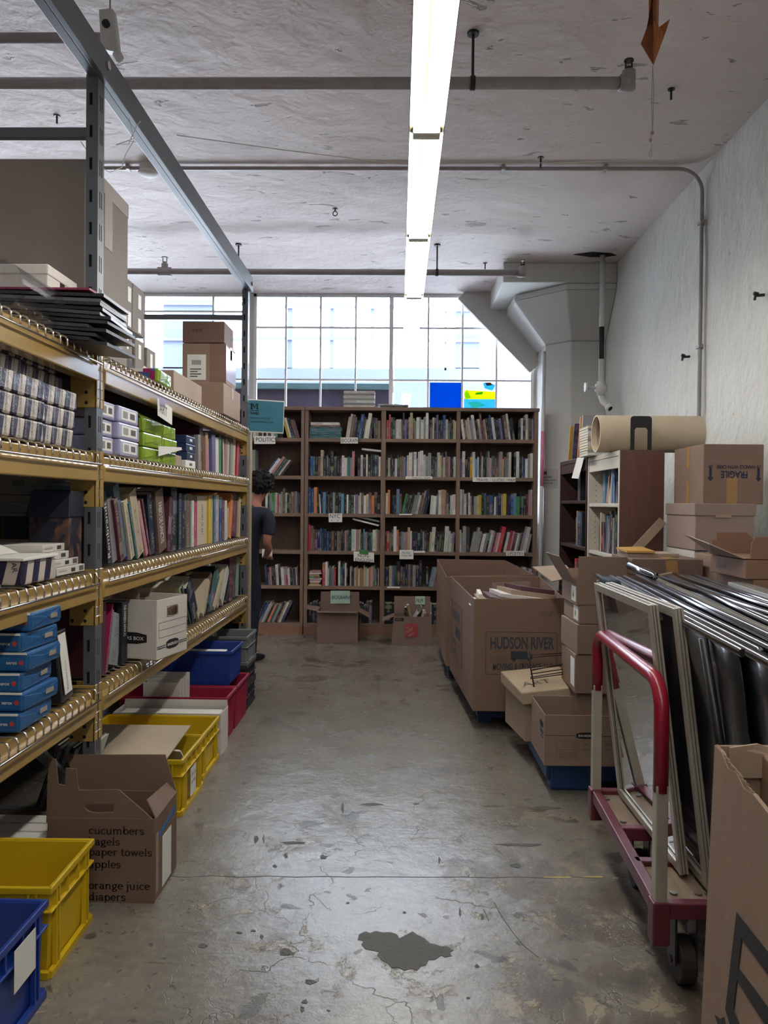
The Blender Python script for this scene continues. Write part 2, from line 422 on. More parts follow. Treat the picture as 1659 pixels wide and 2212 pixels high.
# floor: the bare grey patch, a saw-cut joint and bits of yellow tape
M_patch = plain('bare_screed_patch', '#4c4944', .6, 0, .12, 30, bump=.4, bs=90)
ptc = [(300+u/.732, 1500+v/.732) for u, v in ((348,380),(358,375),(366,378),(374,374),(386,377),(398,376),(408,380),(412,386),(424,380),(433,375),(441,381),(452,386),(460,394),(470,396),(478,399),(486,398),(497,405),(492,408),(495,414),(484,416),(478,413),(468,420),(458,420),(454,428),(446,430),(440,437),(430,434),(420,437),(410,432),(400,433),(393,425),(384,421),(377,412),(380,407),(368,405),(358,403),(352,396),(355,390),(346,388))]
b = MB(); pt = [atZ(x, y, 0) for x, y in ptc]; b.prism([(p.x, p.y) for p in pt], 0.0, .0012, 'z'); structure(b.build('floor_patch', M_patch))
rp_ = random.Random(11)
for (u, v, rx, ry) in ((232,408,14,6),(272,455,11,4),(262,486,5,4),(258,498,4,5),(292,258,7,4),(232,255,4,4),(215,272,4,3),(245,235,22,2.2),(371,174,19,2.4),(602,238,38,2.6),(185,229,4,6),(197,228,2,7),(101,398,8,5),(322,180,2.5,8),(438,173,5,1.5),(475,262,2,6),(596,271,9,4),(543,352,3,7),(535,430,4,3),(508,345,2,9),(640,180,30,3),(560,177,20,2),(158,377,6,2),(180,374,5,2),(194,383,3,4),(690,250,5,2),(330,330,3,2),(420,345,3,2),(300,500,3,2),(520,480,4,2)):
    k_ = 11; pp_ = [atZ(300+(u+rx*rp_.uniform(.6,1.15)*math.cos(2*PI*q/k_))/.732, 1500+(v+ry*rp_.uniform(.5,1.2)*math.sin(2*PI*q/k_))/.732, 0) for q in range(k_)]
    b = MB(); b.prism([(p.x, p.y) for p in pp_], 0.0, .0009, 'z'); structure(b.build('floor_patch', M_patch))
def floor_scratch(pts, w, m):
    P_ = [atZ(300+u/.732, 1500+v/.732, 0) for u, v in pts]; b = MB()
    for p, q in zip(P_[:-1], P_[1:]):
        t_ = Vector((q.x-p.x, q.y-p.y, 0)).normalized(); n_ = Vector((-t_.y, t_.x, 0))*w
        b.hexa([p-n_, q-n_, q+n_, p+n_, p-n_+Vector((0,0,.0006)), q-n_+Vector((0,0,.0006)), q+n_+Vector((0,0,.0006)), p+n_+Vector((0,0,.0006))])
    structure(b.build('floor_marking_line', m))
floor_scratch([(562,330),(572,348),(588,372),(607,396),(632,416)], .0016, M_patch)
floor_scratch([(545,340),(550,350),(553,358)], .002, M_patch); floor_scratch([(80,250),(92,222),(110,190)], .0008, M_patch); floor_scratch([(740,335),(768,352),(790,365),(798,388)], .004, M_patch)
b = MB(); pj = [(x, atZ(x, 1893+.003*(x-350)+2*math.sin(x*.05), 0)) for x in range(340, 1420, 60)]
for (x0, p), (x1, q) in zip(pj[:-1], pj[1:]): b.hexa([(p.x,p.y-.0022,0),(q.x,q.y-.0022,0),(q.x,q.y+.0022,0),(p.x,p.y+.0022,0),(p.x,p.y-.0022,.0006),(q.x,q.y-.0022,.0006),(q.x,q.y+.0022,.0006),(p.x,p.y+.0022,.0006)])
structure(b.build('floor_joint_line', M_patch))
M_ytape = plain('worn_yellow_tape', '#b9a552', .6, 0, .1)
for (x0, x1, y) in ((1172, 1236, 1895), (1256, 1304, 1894), (1322, 1340, 1896)):
    p, q = atZ(x0, y, 0), atZ(x1, y, 0); b = MB(); b.prism([(p.x, p.y-.004), (q.x-.01, q.y-.006), (q.x, q.y+.002), (p.x+.01, p.y+.003)], 0, .0008, 'z'); structure(b.build('floor_marking_line', M_ytape))
# steel windows
GZ = [1.57, 2.15, atY(700, 820, YF).z, atY(700, 707, YF).z]
M_glass = glass_mat('wired_window_glass', (0.93, 0.96, 1.0), haze=0.012)
def window(name, xa, xb, xs, thick=(), hs=GZ):
    b = MB()
    b.box(xa, xa+.035, YF, YF+.06, SILL, ZC); b.box(xb-.035, xb, YF, YF+.06, SILL, ZC)
    b.box(xa, xb, YF, YF+.06, SILL, SILL+.04); b.box(xa, xb, YF, YF+.06, ZC-.035, ZC)
    fr = structure(b.build(name, M_winframe, bevel=.003, seg=1))
    b = MB()
    for x in xs:
        w = .022 if x in thick else .010
        b.box(x-w, x+w, YF+.005, YF+.05, SILL+.04, ZC-.035)
    for z in hs: b.box(xa+.035, xb-.035, YF+.008, YF+.047, z-.010, z+.010)
    b.build('muntin', M_winframe, fr, bevel=.002, seg=1)
    b = MB(); b.box(xa+.03, xb-.03, YF+.024, YF+.030, SILL+.03, ZC-.03); b.build('pane', M_glass, fr)
    return fr
wx = [atY(p, 760, YF).x for p in (617, 692, 768, 845, 925, 999, 1073)]
w1 = window('window_1', -1.64, 1.50, wx, (wx[3],))
lx = [atY(p, 700, YF).x for p in (460,)]
w2 = window('window_2', -5.2, -1.70, lx+[lx[0]-.78*k for k in (1, 2, 3)], (), [1.57, 2.15, 2.73, atY(400, 672, YF).z])
w3 = window('window_3', -8.3, -5.4, [-7.6, -6.85, -6.1], (), [1.57, 2.15, 2.73, 3.31])
# coloured panes
def pane_rect(px0, px1, py0, py1):
    a = atY(px0, py1, YF+.02); c = atY(px1, py0, YF+.02); return a.x, c.x, a.z, c.z
def stained(name, col, tr=.55):
    m, nt, nd, ln, b = new_mat(name); out = nd['Material Output']
    t = nd.new('ShaderNodeBsdfTransparent'); t.inputs['Color'].default_value = (*col, 1)
    l = nd.new('ShaderNodeBsdfTranslucent'); tc = nd.new('ShaderNodeTexCoord')
    n = noise(nd, ln, tc.outputs['Object'], 30, 5, .7, 1.0)
    ln.new(mixc(nd, ln, n, tuple(x*.75 for x in col), col), l.inputs['Color'])
    mx = nd.new('ShaderNodeMixShader'); mx.inputs[0].default_value = tr
    ln.new(t.outputs[0], mx.inputs[1]); ln.new(l.outputs[0], mx.inputs[2]); nd.remove(b); ln.new(mx.outputs[0], out.inputs['Surface']); return m
mblue = stained('blue_glass', (0.008, 0.15, 0.46))
x0, x1, z0, z1 = pane_rect(928, 996, 827, 890)
b = MB(); b.box(x0, x1, YF+.010, YF+.016, 2.17, z1)
tag(b.build('stained_glass_panel', mblue), 'solid blue glass panel set in the window over the bookcase', 'glass panel', 'coloured glass panels in the window')
x0, x1, z0, z1 = pane_rect(1002, 1070, 827, 890)
root = thing('stained_glass_panel', 'colourful collage glass panel of yellow green blue and orange shards', 'glass panel', ((x0+x1)/2, YF+.012, 2.17), group='coloured glass panels in the window')
cols = {'clear': (.75,.85,.9), 'yellow': (.75,.72,.02), 'green': (.15,.6,.06), 'lightblue': (.15,.55,.8), 'orange': (.8,.22,.08), 'palegreen': (.6,.8,.45), 'lime': (.45,.75,.05)}
gm = {k: stained(k+'_glass', tuple(min(.95, x*1.0+.02) for x in v), .12) for k, v in cols.items()}
W = x1-x0; H = z1-2.17; zt = z1
def shard(k, pts, m):
    b = MB(); b.prism([(x0+W*u, zt-.30*v) for u, v in pts], YF+.009-.0012*k, YF+.010-.0012*k, 'y'); b.build('glass_shard', gm[m], root, world=True)
shard(0, [(0,1.0),(0,1.7),(1,1.7),(1,1.0)], 'palegreen')
shard(1, [(0,0),(0,.28),(1,.34),(1,0)], 'clear')
shard(2, [(0,.28),(0,.62),(1,.62),(1,.34)], 'yellow')
shard(3, [(0,.62),(0,1.0),(1,1.0),(1,.62)], 'lightblue')
shard(4, [(.35,.45),(.38,.38),(.6,.34),(.58,.44)], 'green')
shard(5, [(.6,.02),(.66,.22),(.9,.30),(1,.1),(.8,0)], 'lightblue')
shard(6, [(.66,0),(.72,.12),(.9,.1),(.85,0)], 'orange')
shard(7, [(0,.4),(.1,.3),(.22,.58),(.05,.62)], 'lime')
shard(8, [(.1,.75),(.4,.7),(.7,.85),(.3,.98)], 'palegreen')
shard(9, [(.5,.85),(.75,.72),(.9,.9),(.6,1.0)], 'clear')
# mushroom column in the corner by the window
b = MB()
b.box(.99, XR, 7.37, YF, 3.50, ZC)
top = [(1.17, YF), (1.17, 7.83), (1.61, 7.39), (XR, 7.39), (XR, YF)]
bot = [(1.52, YF), (1.52, 7.97), (1.74, 7.75), (XR, 7.75), (XR, YF)]
b.frustum(bot, 3.02, top, 3.44); b.frustum(top, 3.44, top, 3.50)
b.frustum(bot, 0, bot, 3.02)
structure(b.build('column', M_column, bevel=.012, seg=2))
# outside: the building across the yard, seen through the glass
M_ext = plain('blue_grey_facade', '', lin=(0.10, 0.115, 0.17), spec=0, rough=0.9, var=0.1, vs=1)
M_ext2 = plain('blue_steel_outside', '', lin=(0.11, 0.13, 0.19), spec=0, rough=0.8, var=0.05, vs=1)
M_extdk = plain('dark_roof_outside', '', lin=(0.010, 0.008, 0.012), spec=0, rough=0.9, var=0.2, vs=2)
M_extgr = plain('green_parapet', '', lin=(0.016, 0.026, 0.028), spec=0, rough=0.9, var=0.2, vs=2)
YO = 11.5
def ext(px0, px1, py0, py1, Y=YO, b=None, t=.12):
    a = atY(px0, py1, Y); c = atY(px1, py0, Y); b.box(a.x, c.x, Y, Y+t, a.z, c.z)
b = MB()
for r in ((352, 462, 560, 796), (984, 1038, 560, 796), (300, 850, 796, 829), (850, 1250, 796, 990), (925, 984, 600, 640), (1136, 1200, 560, 796), (618, 632, 560, 796)): ext(*r, b=b)
structure(b.build('exterior_wall', M_ext))
b = MB()
for (p0, p1) in ((712, 722), (800, 810)): ext(p0, p1, 560, 735 if p0 == 800 else 796, b=b, t=.05)
for (p0, p1, q0, q1) in ((659, 665, 540, 880), (728, 733, 540, 770), (653, 658, 300, 540), (730, 735, 300, 540), (667, 672, 925, 1150), (733, 738, 925, 1150)): ext(q0, q1, p0, p1, b=b, t=.03, Y=YO-.05)
for p0 in (960,): ext(p0, p0+6, 640, 800, b=b, t=.05)
structure(b.build('exterior_frame', M_ext2))
b = MB(); ext(300, 848, 836, 1010, Y=10.6, b=b, t=.3); structure(b.build('exterior_roof', M_extdk))
b = MB(); ext(300, 850, 829, 836, Y=10.5, b=b, t=.4); structure(b.build('exterior_parapet', M_extgr))

# ---------------------------------------------------------------- ceiling services
def pipe(px0, px1, py, Z, r, label, left_ext=None, endcap=True, rods=()):
    """a sprinkler pipe running across under the ceiling"""
    a = atZ((px0+px1)/2, py, Z); Y = a.y
    xa = atY(px0, py, Y).x; xb = atY(px1, py, Y).x
    t = thing('sprinkler_pipe', label, 'pipe', (xb, Y, Z), group=None)
    b = MB(); b.tube([(left_ext if left_ext is not None else xa, Y, Z), (xb, Y, Z)], r, 16); b.build('pipe_run', M_pipe, t, smooth=True, world=True)
    if endcap:
        b = MB(); b.tube([(xb-.05, Y, Z), (xb+.015, Y, Z)], r*1.35, 14); b.tube([(xb-.005, Y, Z-r*1.1), (xb-.005, Y, Z+r*2.0)], r*1.2, 14)
        b.build('elbow', M_pipe, t, smooth=True, world=True)
        b = MB(); zz = Z+r*2
        b.tube([(xb-.005, Y, zz), (xb-.005, Y, zz+.02)], r*.6, 10)
        for s_ in (-1, 1): b.tube([(xb-.005+s_*.016, Y, zz+.015), (xb-.005+s_*.014, Y, zz+.05)], .004, 6)
        b.tube([(xb-.005, Y, zz+.05), (xb-.005, Y, zz+.056)], .024, 14)
        b.build('sprinkler_head', M_iron, t, world=True)
    for rp in rods:
        x = atY(rp, py, Y).x
        b = MB(); b.tube([(x, Y, Z), (x, Y, ZC)], .007, 8); b.tube([(x, Y, ZC-.012), (x, Y, ZC)], .03, 10)
        b.tube([(x-.012, Y, Z), (x+.012, Y, Z)], r*1.18, 14)
        b.build('hanger_rod', M_iron, t, world=True)
    return t, Y
pipe(0, 1360, 180, 3.44, .0285, 'grey sprinkler pipe crossing the ceiling, ending in an upright sprinkler head', left_ext=-8.4, rods=(1021,))
tt, yy = pipe(270, 1130, 588, 3.44, .0285, 'grey sprinkler pipe crossing the ceiling close to the window', left_ext=-8.4, rods=(944, 515))
x = atY(356, 578, yy).x
b = MB(); b.tube([(x-.06, yy, 3.44), (x+.06, yy, 3.44)], .040, 14); b.tube([(x, yy, 3.44), (x, yy, 3.51)], .03, 12); b.tube([(x, yy, 3.51), (x, yy, 3.53)], .014, 8)
for s_ in (-1, 1): b.tube([(x+s_*.018, yy, 3.52), (x+s_*.018, yy, 3.56)], .005, 6)
b.tube([(x, yy, 3.56), (x, yy, 3.57)], .03, 12)
b.build('sprinkler_tee', M_pipe, tt, world=True)
# pipe with the small camera box at its end
a = atZ(120, 82, 3.44)
t = thing('sprinkler_pipe', 'short pinkish grey ceiling pipe ending behind the security camera', 'pipe', (atY(235, 82, a.y).x, a.y, 3.44))
b = MB(); b.tube([(-8.4, a.y, 3.44), (atY(235, 82, a.y).x, a.y, 3.44)], .022, 14); b.build('pipe_run', M_pipe, t, smooth=True, world=True)
cx = atY(243, 80, a.y-.03).x; cy = a.y-.06
t = thing('security_camera', 'small white security camera on a rod below the ceiling', 'security camera', (cx, cy, 3.45))
b = MB(); b.hexa([(-.035,-.02,-.10),(.045,-.02,-.12),(.045,.03,-.12),(-.035,.03,-.10),(-.045,-.02,.07),(.02,-.02,.075),(.02,.03,.075),(-.045,.03,.07)]); b.build('housing', M_pipewhite, t, bevel=.008)
b = MB(); b.tube([(-.008,-.02,-.0), (-.008,-.032,-.0)], .017, 16); b.build('lens', M_black, t)
b = MB(); b.tube([(.0,0,.07), (.0,0,ZC-3.45)], .004, 6); b.build('mounting_rod', M_pipe, t)
b = MB(); b.tube([(.03,.0,-.115), (.045,.0,-.14)], .02, 10); b.build('swivel', M_pipewhite, t)
# electrical conduit: across the ceiling, round the corner, down the wall
a = atZ(1300, 364, ZC-.02); yc = a.y
xr = XR-.025
pts = [(-8.4, yc, ZC-.022), (xr-.16, yc, ZC-.022)]
for k in range(1, 9):
    an = PI/2*k/8; pts.append((xr-.16+.16*math.sin(an), yc, ZC-.022-.16*(1-math.cos(an))))
pts.append((xr, yc, .25))
t = thing('electrical_conduit', 'thin grey conduit crossing the ceiling and bending down the white wall', 'conduit', (xr, yc, .25))
b = MB(); b.tube(pts, .0135, 12); b.build('conduit_run', M_pipe, t, smooth=True, world=True)
for z in (3.3, 2.45, 1.9): 
    b = MB(); b.box(XR-.045, XR, yc-.03, yc+.03, z-.012, z+.012); b.build('strap', M_pipe, t, world=True, bevel=.003)
for xx in (-1.9, .7, 1.4):
    b = MB(); b.box(xx-.012, xx+.012, yc-.03, yc+.03, ZC-.038, ZC); b.build('strap', M_pipe, t, world=True, bevel=.003)
b = MB(); xq = atZ(322, 368, ZC-.03).x
t2 = thing('junction_box', 'round white junction box with a lamp on the ceiling conduit', 'junction box', (xq, yc, ZC))
b.tube([(0,0,-.05),(0,0,0)], .06, 18); b.build('box_body', M_pipewhite, t2, smooth=False)
b = MB(); b.sphere((0,0,-.055), .07, 16, 8, sc3=(1,1,.35)); b.build('lamp_cover', M_paper, t2, smooth=True)
# thin cable beside the conduit
b = MB(); b.tube([(XR-.012, yc-.02, ZC-.35), (XR-.01, yc-.045, 3.0), (XR-.012, yc-.035, 2.6), (XR-.01, yc-.05, 2.0), (XR-.012, yc-.03, 1.4), (XR-.01, yc-.03, .3)], .005, 6)
tag(b.build('wall_cable', M_pipewhite, smooth=True), 'thin painted cable running down the white wall beside the conduit', 'cable')
# water pipe with valve beside the column
wy = 7.15; wx_ = atY(1300, 700, wy).x
t = thing('standpipe', 'white vertical pipe with a tap valve coming out of a ceiling hole', 'pipe', (wx_, wy, 2.4))
zv = atY(1297, 838, wy).z
b = MB(); b.tube([(wx_, wy, ZC), (wx_, wy, zv)], .024, 14); b.build('pipe_run', M_pipewhite, t, smooth=True, world=True)
b = MB(); b.tube([(wx_, wy, 3.02), (wx_, wy, 2.72)], .0246, 14); b.build('bare_pipe', M_iron, t, smooth=True, world=True)
b = MB(); b.tube([(wx_-.05, wy, zv), (wx_+.05, wy, zv)], .04, 12); b.tube([(wx_, wy, zv+.06), (wx_, wy, zv-.07)], .038, 12)
b.tube([(wx_-.05, wy, zv), (wx_-.14, wy, zv+.005)], .014, 10); b.build('valve_body', M_pipewhite, t, smooth=True, world=True)
b = MB(); b.tube([(wx_-.135, wy, zv+.005), (wx_-.15, wy, zv+.005)], .045, 14); b.build('hand_wheel', M_pipewhite, t, world=True)
b = MB(); b.tube([(wx_, wy, zv-.07), (wx_+.01, wy-.03, zv-.13), (wx_+.05, wy-.09, zv-.19)], .028, 12); b.tube([(wx_+.045, wy-.083, zv-.183), (wx_+.06, wy-.105, zv-.205)], .034, 12); b.build('spout', M_pipewhite, t, smooth=True, world=True)
b = MB(); b.tube([(wx_+.058, wy-.103, zv-.203), (wx_+.0615, wy-.1075, zv-.2075)], .022, 12); b.build('spout_opening', M_hole, t, world=True)
b = MB(); b.prism([(wx_-.28, wy-.02), (wx_-.12, wy-.09), (wx_+.06, wy-.06), (wx_+.13, wy+.0), (wx_+.03, wy+.05), (wx_-.1, wy+.05)], ZC-.004, ZC+.001, 'z')
structure(b.build('ceiling_hole', M_hole))
# hooks and stubs in the ceiling
def hook(px, py, ln_, label, ring=False):
    p = atZ(px, py, ZC); b = MB(); b.tube([(p.x, p.y, ZC+.002), (p.x, p.y, ZC-ln_)], .006, 6)
    b.tube([(p.x, p.y, ZC-.006), (p.x, p.y, ZC)], .02, 8)
    if ring: b.tube([(p.x+.018*math.cos(a), p.y, ZC-ln_-.018+.018*math.sin(a)) for a in [2*PI*k/12 for k in range(12)]], .004, 6, closed=True)
    tag(b.build('ceiling_hook', M_iron), label, 'hook', 'iron hooks and stubs in the ceiling')
hook(724, 451, .02, 'small ring hook in the ceiling beside the second light strip', True)
hook(1168, 340, .07, 'short iron stub holding the conduit beside the ceiling lights')
hook(366, 330, .06, 'iron stub in the ceiling above the rack, near the junction box')
hook(1048, 568, .06, 'short T-shaped iron stub near the end of the window pipe')
hook(1450, 192, .06, 'iron stub in the ceiling beyond the hanging paper')
hook(123, 250, .05, 'iron stub in the ceiling over the rack brace')
hook(514, 558, .07, 'iron stub in the ceiling above the end of the long steel rail')
def wall_hook(px, py, label):
    p = atX(px, py, XR); b = MB(); b.tube([(XR, p.y, p.z), (XR-.05, p.y, p.z-.004)], .009, 8); b.tube([(XR-.05, p.y, p.z-.004), (XR-.055, p.y, p.z-.03)], .008, 8); b.tube([(XR-.035, p.y, p.z+.004), (XR-.06, p.y, p.z+.01)], .011, 8)
    tag(b.build('wall_hook', M_iron), label, 'hook', 'iron hooks in the white wall')
wall_hook(1490, 770, 'small iron hook in the white wall just beside the conduit')
wall_hook(1651, 637, 'small iron hook in the white wall high above the fragile box')
# white string stretched under the ceiling
p0 = atZ(382, 292, 3.55); p1 = atZ(868, 355, 3.2); p2 = atZ(1530, 344, 3.6)
b = MB(); b.tube([atY(382, 292, 4.3), atY(620, 325, 4.45), atY(868, 355, 4.6)], .0028, 5); b.tube([atY(868, 355, 4.6), atY(1200, 352, 4.9), atX(1530, 343, XR-.005)], .0022, 5)
tag(b.build('white_string', M_label), 'thin white string stretched across below the ceiling', 'string')

# ---------------------------------------------------------------- strip lights
M_tube = emit_mat('lit_fluorescent_tube', (1.0, 0.97, 0.88), TUBE_STRENGTH)
ZF = 2.84
M_lamp = plain('yellowed_reflector', '#4a4430', 0.35, 0, 0.05)
def strip_light(x, y0, label, L=1.205, first=None):
    t = thing('strip_light', label, 'ceiling light', (x, y0, ZF), group='fluorescent strip lights in a line')
    b = MB()
    b.prism([(-.035, .10), (-.035, .045), (-.07, .012), (-.072, .016), (-.04, .055), (-.04, .10)], 0, L, 'y')
    b.prism([(.035, .10), (.035, .045), (.07, .012), (.072, .016), (.04, .055), (.04, .10)], 0, L, 'y')
    b.box(-.038, .038, 0, L, .045, .10)
    b.prism([(-.010, .045), (0, .022), (.010, .045)], 0, L, 'y')
    b.build('reflector', M_lamp, t, bevel=.002, seg=1)
    for s_ in (-1, 1):
        b = MB(); b.tube([(s_*.035, .03, .020), (s_*.035, L-.03, .020)], .0150, 10); b.build('fluorescent_tube', M_tube, t, smooth=True)
    for yy_ in (0.0, L-.03):
        b = MB(); b.box(-.055, .055, yy_, yy_+.03, .0, .05); b.build('lamp_holder', M_white_metal, t, bevel=.004)
    for yy_ in (.25,):
        b = MB(); b.tube([(0, yy_, .10), (0, yy_, ZC-ZF)], .004, 6); b.build('hanger_rod', M_iron, t)
    return t
FX = [3.075, 4.285, 5.495]
def fixx(py):  # the strip runs down the aisle
    return .19
x_a = atZ(930, 295, ZF).x; y_a = atZ(912, 295, ZF).y
x_b = atZ(884, 725, ZF).x; y_b = atZ(884, 725, ZF).y
print('strip', x_a, y_a, x_b, y_b)
names = ['fourth strip light of the line, its far end nearest the window', 'third strip light of the line, over the pallet boxes', 'second strip light of the line, between the two breaks', 'first strip light of the line, running overhead out of sight']
L = (y_b - y_a)/3
xm = (x_a+x_b)/2
for k in range(3): strip_light(xm, y_a+L*k, names[2-k], L)
strip_light(xm, y_a-L, names[3], L)
for k in (2, 3, 4, 5, 6): strip_light(xm, y_a-L*k, 'strip light of the line continuing behind the viewer', L)
for xx in (-4.6,):
    for k in range(0, 9): strip_light(xx, y_b-L*(k+1), 'strip light of the line beyond the steel rack', L)
_E0 = enlarge_start()
# ---------------------------------------------------------------- steel storage rack
M_post = plain('blue_grey_rack_steel', '#5f6268', 0.42, 0.25, 0.06, 10)
M_beam = plain('ochre_rack_beam', '#a5874f', 0.24, 0.0, 0.07, 6, bump=0.03, bs=30, coat=.4)
XFR, XBK = -.945, -1.86
FL = CAMZ-CAMZ/KR
LV = (1.815, 1.505, 1.135, .772)
rack = thing('storage_rack', 'two-bay steel storage rack with blue-grey posts and ochre shelf beams', 'rack', (XFR, 2.38, FL))
PYS = [(-.09, -.04), (2.35, 2.40), (4.70, 4.75)]
for (y0, y1) in PYS:
    for front in (True, False):
        xa, xb = (XFR-.034, XFR) if front else (XBK, XBK+.034)
        b = MB(); w = .004
        # C-shaped post with slots left open: build face strips
        H = 2.70
        b.box(xa, xb, y0+w, y1-w, FL, H)            # core
        def slotted(axis):
            z = FL
            while z < H:
                z1 = min(z+.10, H)
                yield z, z1; z = z1
        for z, z1 in slotted(0):
            # camera-facing flange with one slot column
            for (u0, u1) in ((xa, xa+.010), (xa+.020, xb)): b.box(u0, u1, y0-.001, y0+w, z, z1)
            b.box(xa+.010, xa+.020, y0-.001, y0+w, z, z+.062)
            b.box(xa+.010, xa+.020, y0+w-.0005, y0+w+.0004, z+.062, z1, 1)
            # aisle-facing flange with paired slots
            xs0 = xb if front else xa-.003
            for (u0, u1) in ((y0, y0+.014), (y0+.020, y0+.028), (y0+.034, y1)): b.box(xs0, xs0+.003, u0, u1, z, z1)
            for (u0, u1) in ((y0+.014, y0+.020), (y0+.028, y0+.034)):
                b.box(xs0, xs0+.003, u0, u1, z, z+.05); b.box(xs0-.0002, xs0+.0005, u0, u1, z+.05, z1, 1)
        b.build('post', [M_post, M_hole], rack, world=True)
    yc_ = (y0+y1)/2
    for zz in (2.50, 1.325, .36):
        b = MB(); b.box(XBK+.03, XFR-.03, yc_-.012, yc_+.012, zz-.016, zz+.016)
        b.build('brace', M_post, rack, world=True, bevel=.003)
    b = MB(); b.bar((XFR-.03, yc_, .40), (XBK+.03, yc_, 1.25), .02, .03); b.build('diagonal_brace', M_post, rack, world=True)
# long upper rail
b = MB(); b.box(XFR+.002, XFR+.022, -.3, 4.76, 2.665, 2.755); b.box(XFR-.028, XFR+.002, -.3, 4.76, 2.665, 2.672)
b.build('top_rail', M_post, rack, world=True, bevel=.002)
b = MB(); b.tube([(XFR+.022, 2.37, 2.71), (XFR+.030, 2.37, 2.71)], .014, 6); b.tube([(XFR+.022, 4.72, 2.71), (XFR+.030, 4.72, 2.71)], .012, 6); b.build('bolt', M_chrome, rack, world=True)
def beam(ya, yb, z, x, sgn):
    b = MB()
    # stepped box beam, then two end connectors
    b.prism([(x, z-.012), (x, z-.040), (x+sgn*.016, z-.044), (x+sgn*.016, z-.094), (x-sgn*.030, z-.094), (x-sgn*.030, z-.012)][::(1 if sgn > 0 else -1)], ya+.004, yb-.004, 'y')
    b.build('beam', M_beam, rack, world=True, bevel=.004, seg=2)
    for ye, dr in ((ya, 1), (yb, -1)):
        b = MB()
        x0, x1 = sorted((x-sgn*.072, x+sgn*.012))
        y0_, y1_ = sorted((ye, ye+dr*.004))
        b.box(x0, x1, y0_, y1_, z-.175, z+.002)
        # aisle-side leg hooked into the post
        y2, y3 = sorted((ye-dr*.030, ye+dr*.004))
        n = 6
        xo0, xo1 = sorted((x+sgn*.004, x+sgn*.010))
        for k in range(n):
            z0 = z-.175+k*.177/n
            b.box(xo0, xo1, y2 if k % 2 == 0 else (y2+.012 if dr > 0 else y2), (y3 if k % 2 == 0 else (y3 if dr > 0 else y3-.012)), z0, z0+.177/n)
        b.build('beam_connector', M_beam, rack, world=True, bevel=.0015, seg=1)
        b = MB()
        for hx, hz in ((-.062, -.160), (-.022, -.160), (-.022, -.128), (-.060, -.045)):
            yy0 = ye-.0006 if dr < 0 else ye+dr*.004-.0006
            b.tube([(x+sgn*hx, y0_-.0006, z+hz), (x+sgn*hx, y1_+.0006, z+hz)], .0055, 10)
        b.build('bolt_hole', M_hole, rack, world=True)
for (ya, yb) in ((-.04, 2.35), (2.40, 4.70)):
    for z in LV:
        beam(ya, yb, z, XFR-.006, 1)
        beam(ya, yb, z, XBK+.006, -1)
# wire decks with wires folded down over the front beam
LN = ('top', 'second', 'third', 'lowest')
for bi, (ya, yb) in enumerate(((-.03, 2.34), (2.41, 4.69))):
    for li, z in enumerate(LV):
        t = thing('wire_deck', 'chrome wire deck on the %s shelf level of the %s rack bay' % (LN[li], ('nearer', 'farther')[bi]), 'wire shelf', (XFR, ya, z), group='wire decks of the storage rack')
        for (pa, pb) in ((ya, (ya+yb)/2-.008), ((ya+yb)/2+.008, yb)):
            b = MB(); n = int((pb-pa-.03)/.043)
            xf = XFR+.016
            for k in range(n+1):
                y = pa+.015+k*(pb-pa-.03)/n
                b.tube([(XBK-.005, y, z-.004), (xf-.012, y, z-.004), (xf-.002, y, z-.008), (xf+.003, y, z-.018), (xf+.003, y, z-.042)], .0028, 5)
            b.build('cross_wire', M_chrome, t, world=True, smooth=True)
            b = MB()
            b.tube([(xf+.0075, pa, z-.042), (xf+.0075, pb, z-.042)], .0032, 6)
            for q in range(5): b.tube([(XFR-.05-q*.2, pa, z-.009), (XFR-.05-q*.2, pb, z-.009)], .003, 5)
            b.build('long_wire', M_chrome, t, world=True, smooth=True)
# loose white wire tied round the upper rail
p = Vector((XFR+.026, 2.60, 2.70))
q = atX(290, 290, XFR+.026)
b = MB(); b.tube([(q.x, q.y-.05, q.z+.03), (q.x+.002, q.y-.01, q.z-.02), (q.x-.05, q.y-.03, q.z-.05), (q.x-.03, q.y+.03, q.z-.02), (q.x+.002, q.y+.02, q.z+.04), (q.x+.004, q.y+.05, q.z+.07)], .0016, 5)
b.tube([(q.x, q.y, q.z-.02), (q.x-.01, q.y-.05, q.z-.09), (q.x-.02, q.y-.06, q.z-.14), (q.x-.05, q.y-.09, q.z-.17), (q.x-.08, q.y-.14, q.z-.16), (q.x-.1, q.y-.2, q.z-.12)], .0013, 5)
tag(b.build('tie_wire', M_paper, smooth=True), 'thin white wire looped round the long upper rail of the rack', 'wire')

M_hardboard = plain('dark_hardboard', '#2b2a33', 0.8, 0, 0.1, 4)  # dark boards that keep the window's brightness from showing through the shelves
for (ya, yb) in ((-.04, 2.36), (2.39, 4.72)):
    b = MB(); b.box(XBK-.022, XBK-.016, ya, yb, FL, 1.80); b.build('back_panel', M_hardboard, rack, world=True)  # assumed dark backing, run to the floor to block daylight
b = MB(); b.box(XBK, XFR-.05, 4.755, 4.76, FL, 1.80); b.build('end_panel', M_hardboard, rack, world=True)  # added screen; blocks the bright window seen past the rack end
for bi, (ya, yb) in enumerate(((-.03, 2.34), (2.41, 4.69))):
    b = MB(); b.box(XBK-.004, XFR-.03, ya+.01, yb-.01, LV[0]-.0015, LV[0]+.0008)
    tag(b.build('liner_sheet', M_card_d), 'thin brown sheet lining the top wire deck of the %s rack bay' % ('nearer', 'farther')[bi], 'cardboard', 'sheets lining the top decks')  # added to stop window light showing through the wire from below
enlarge_end(_E0)
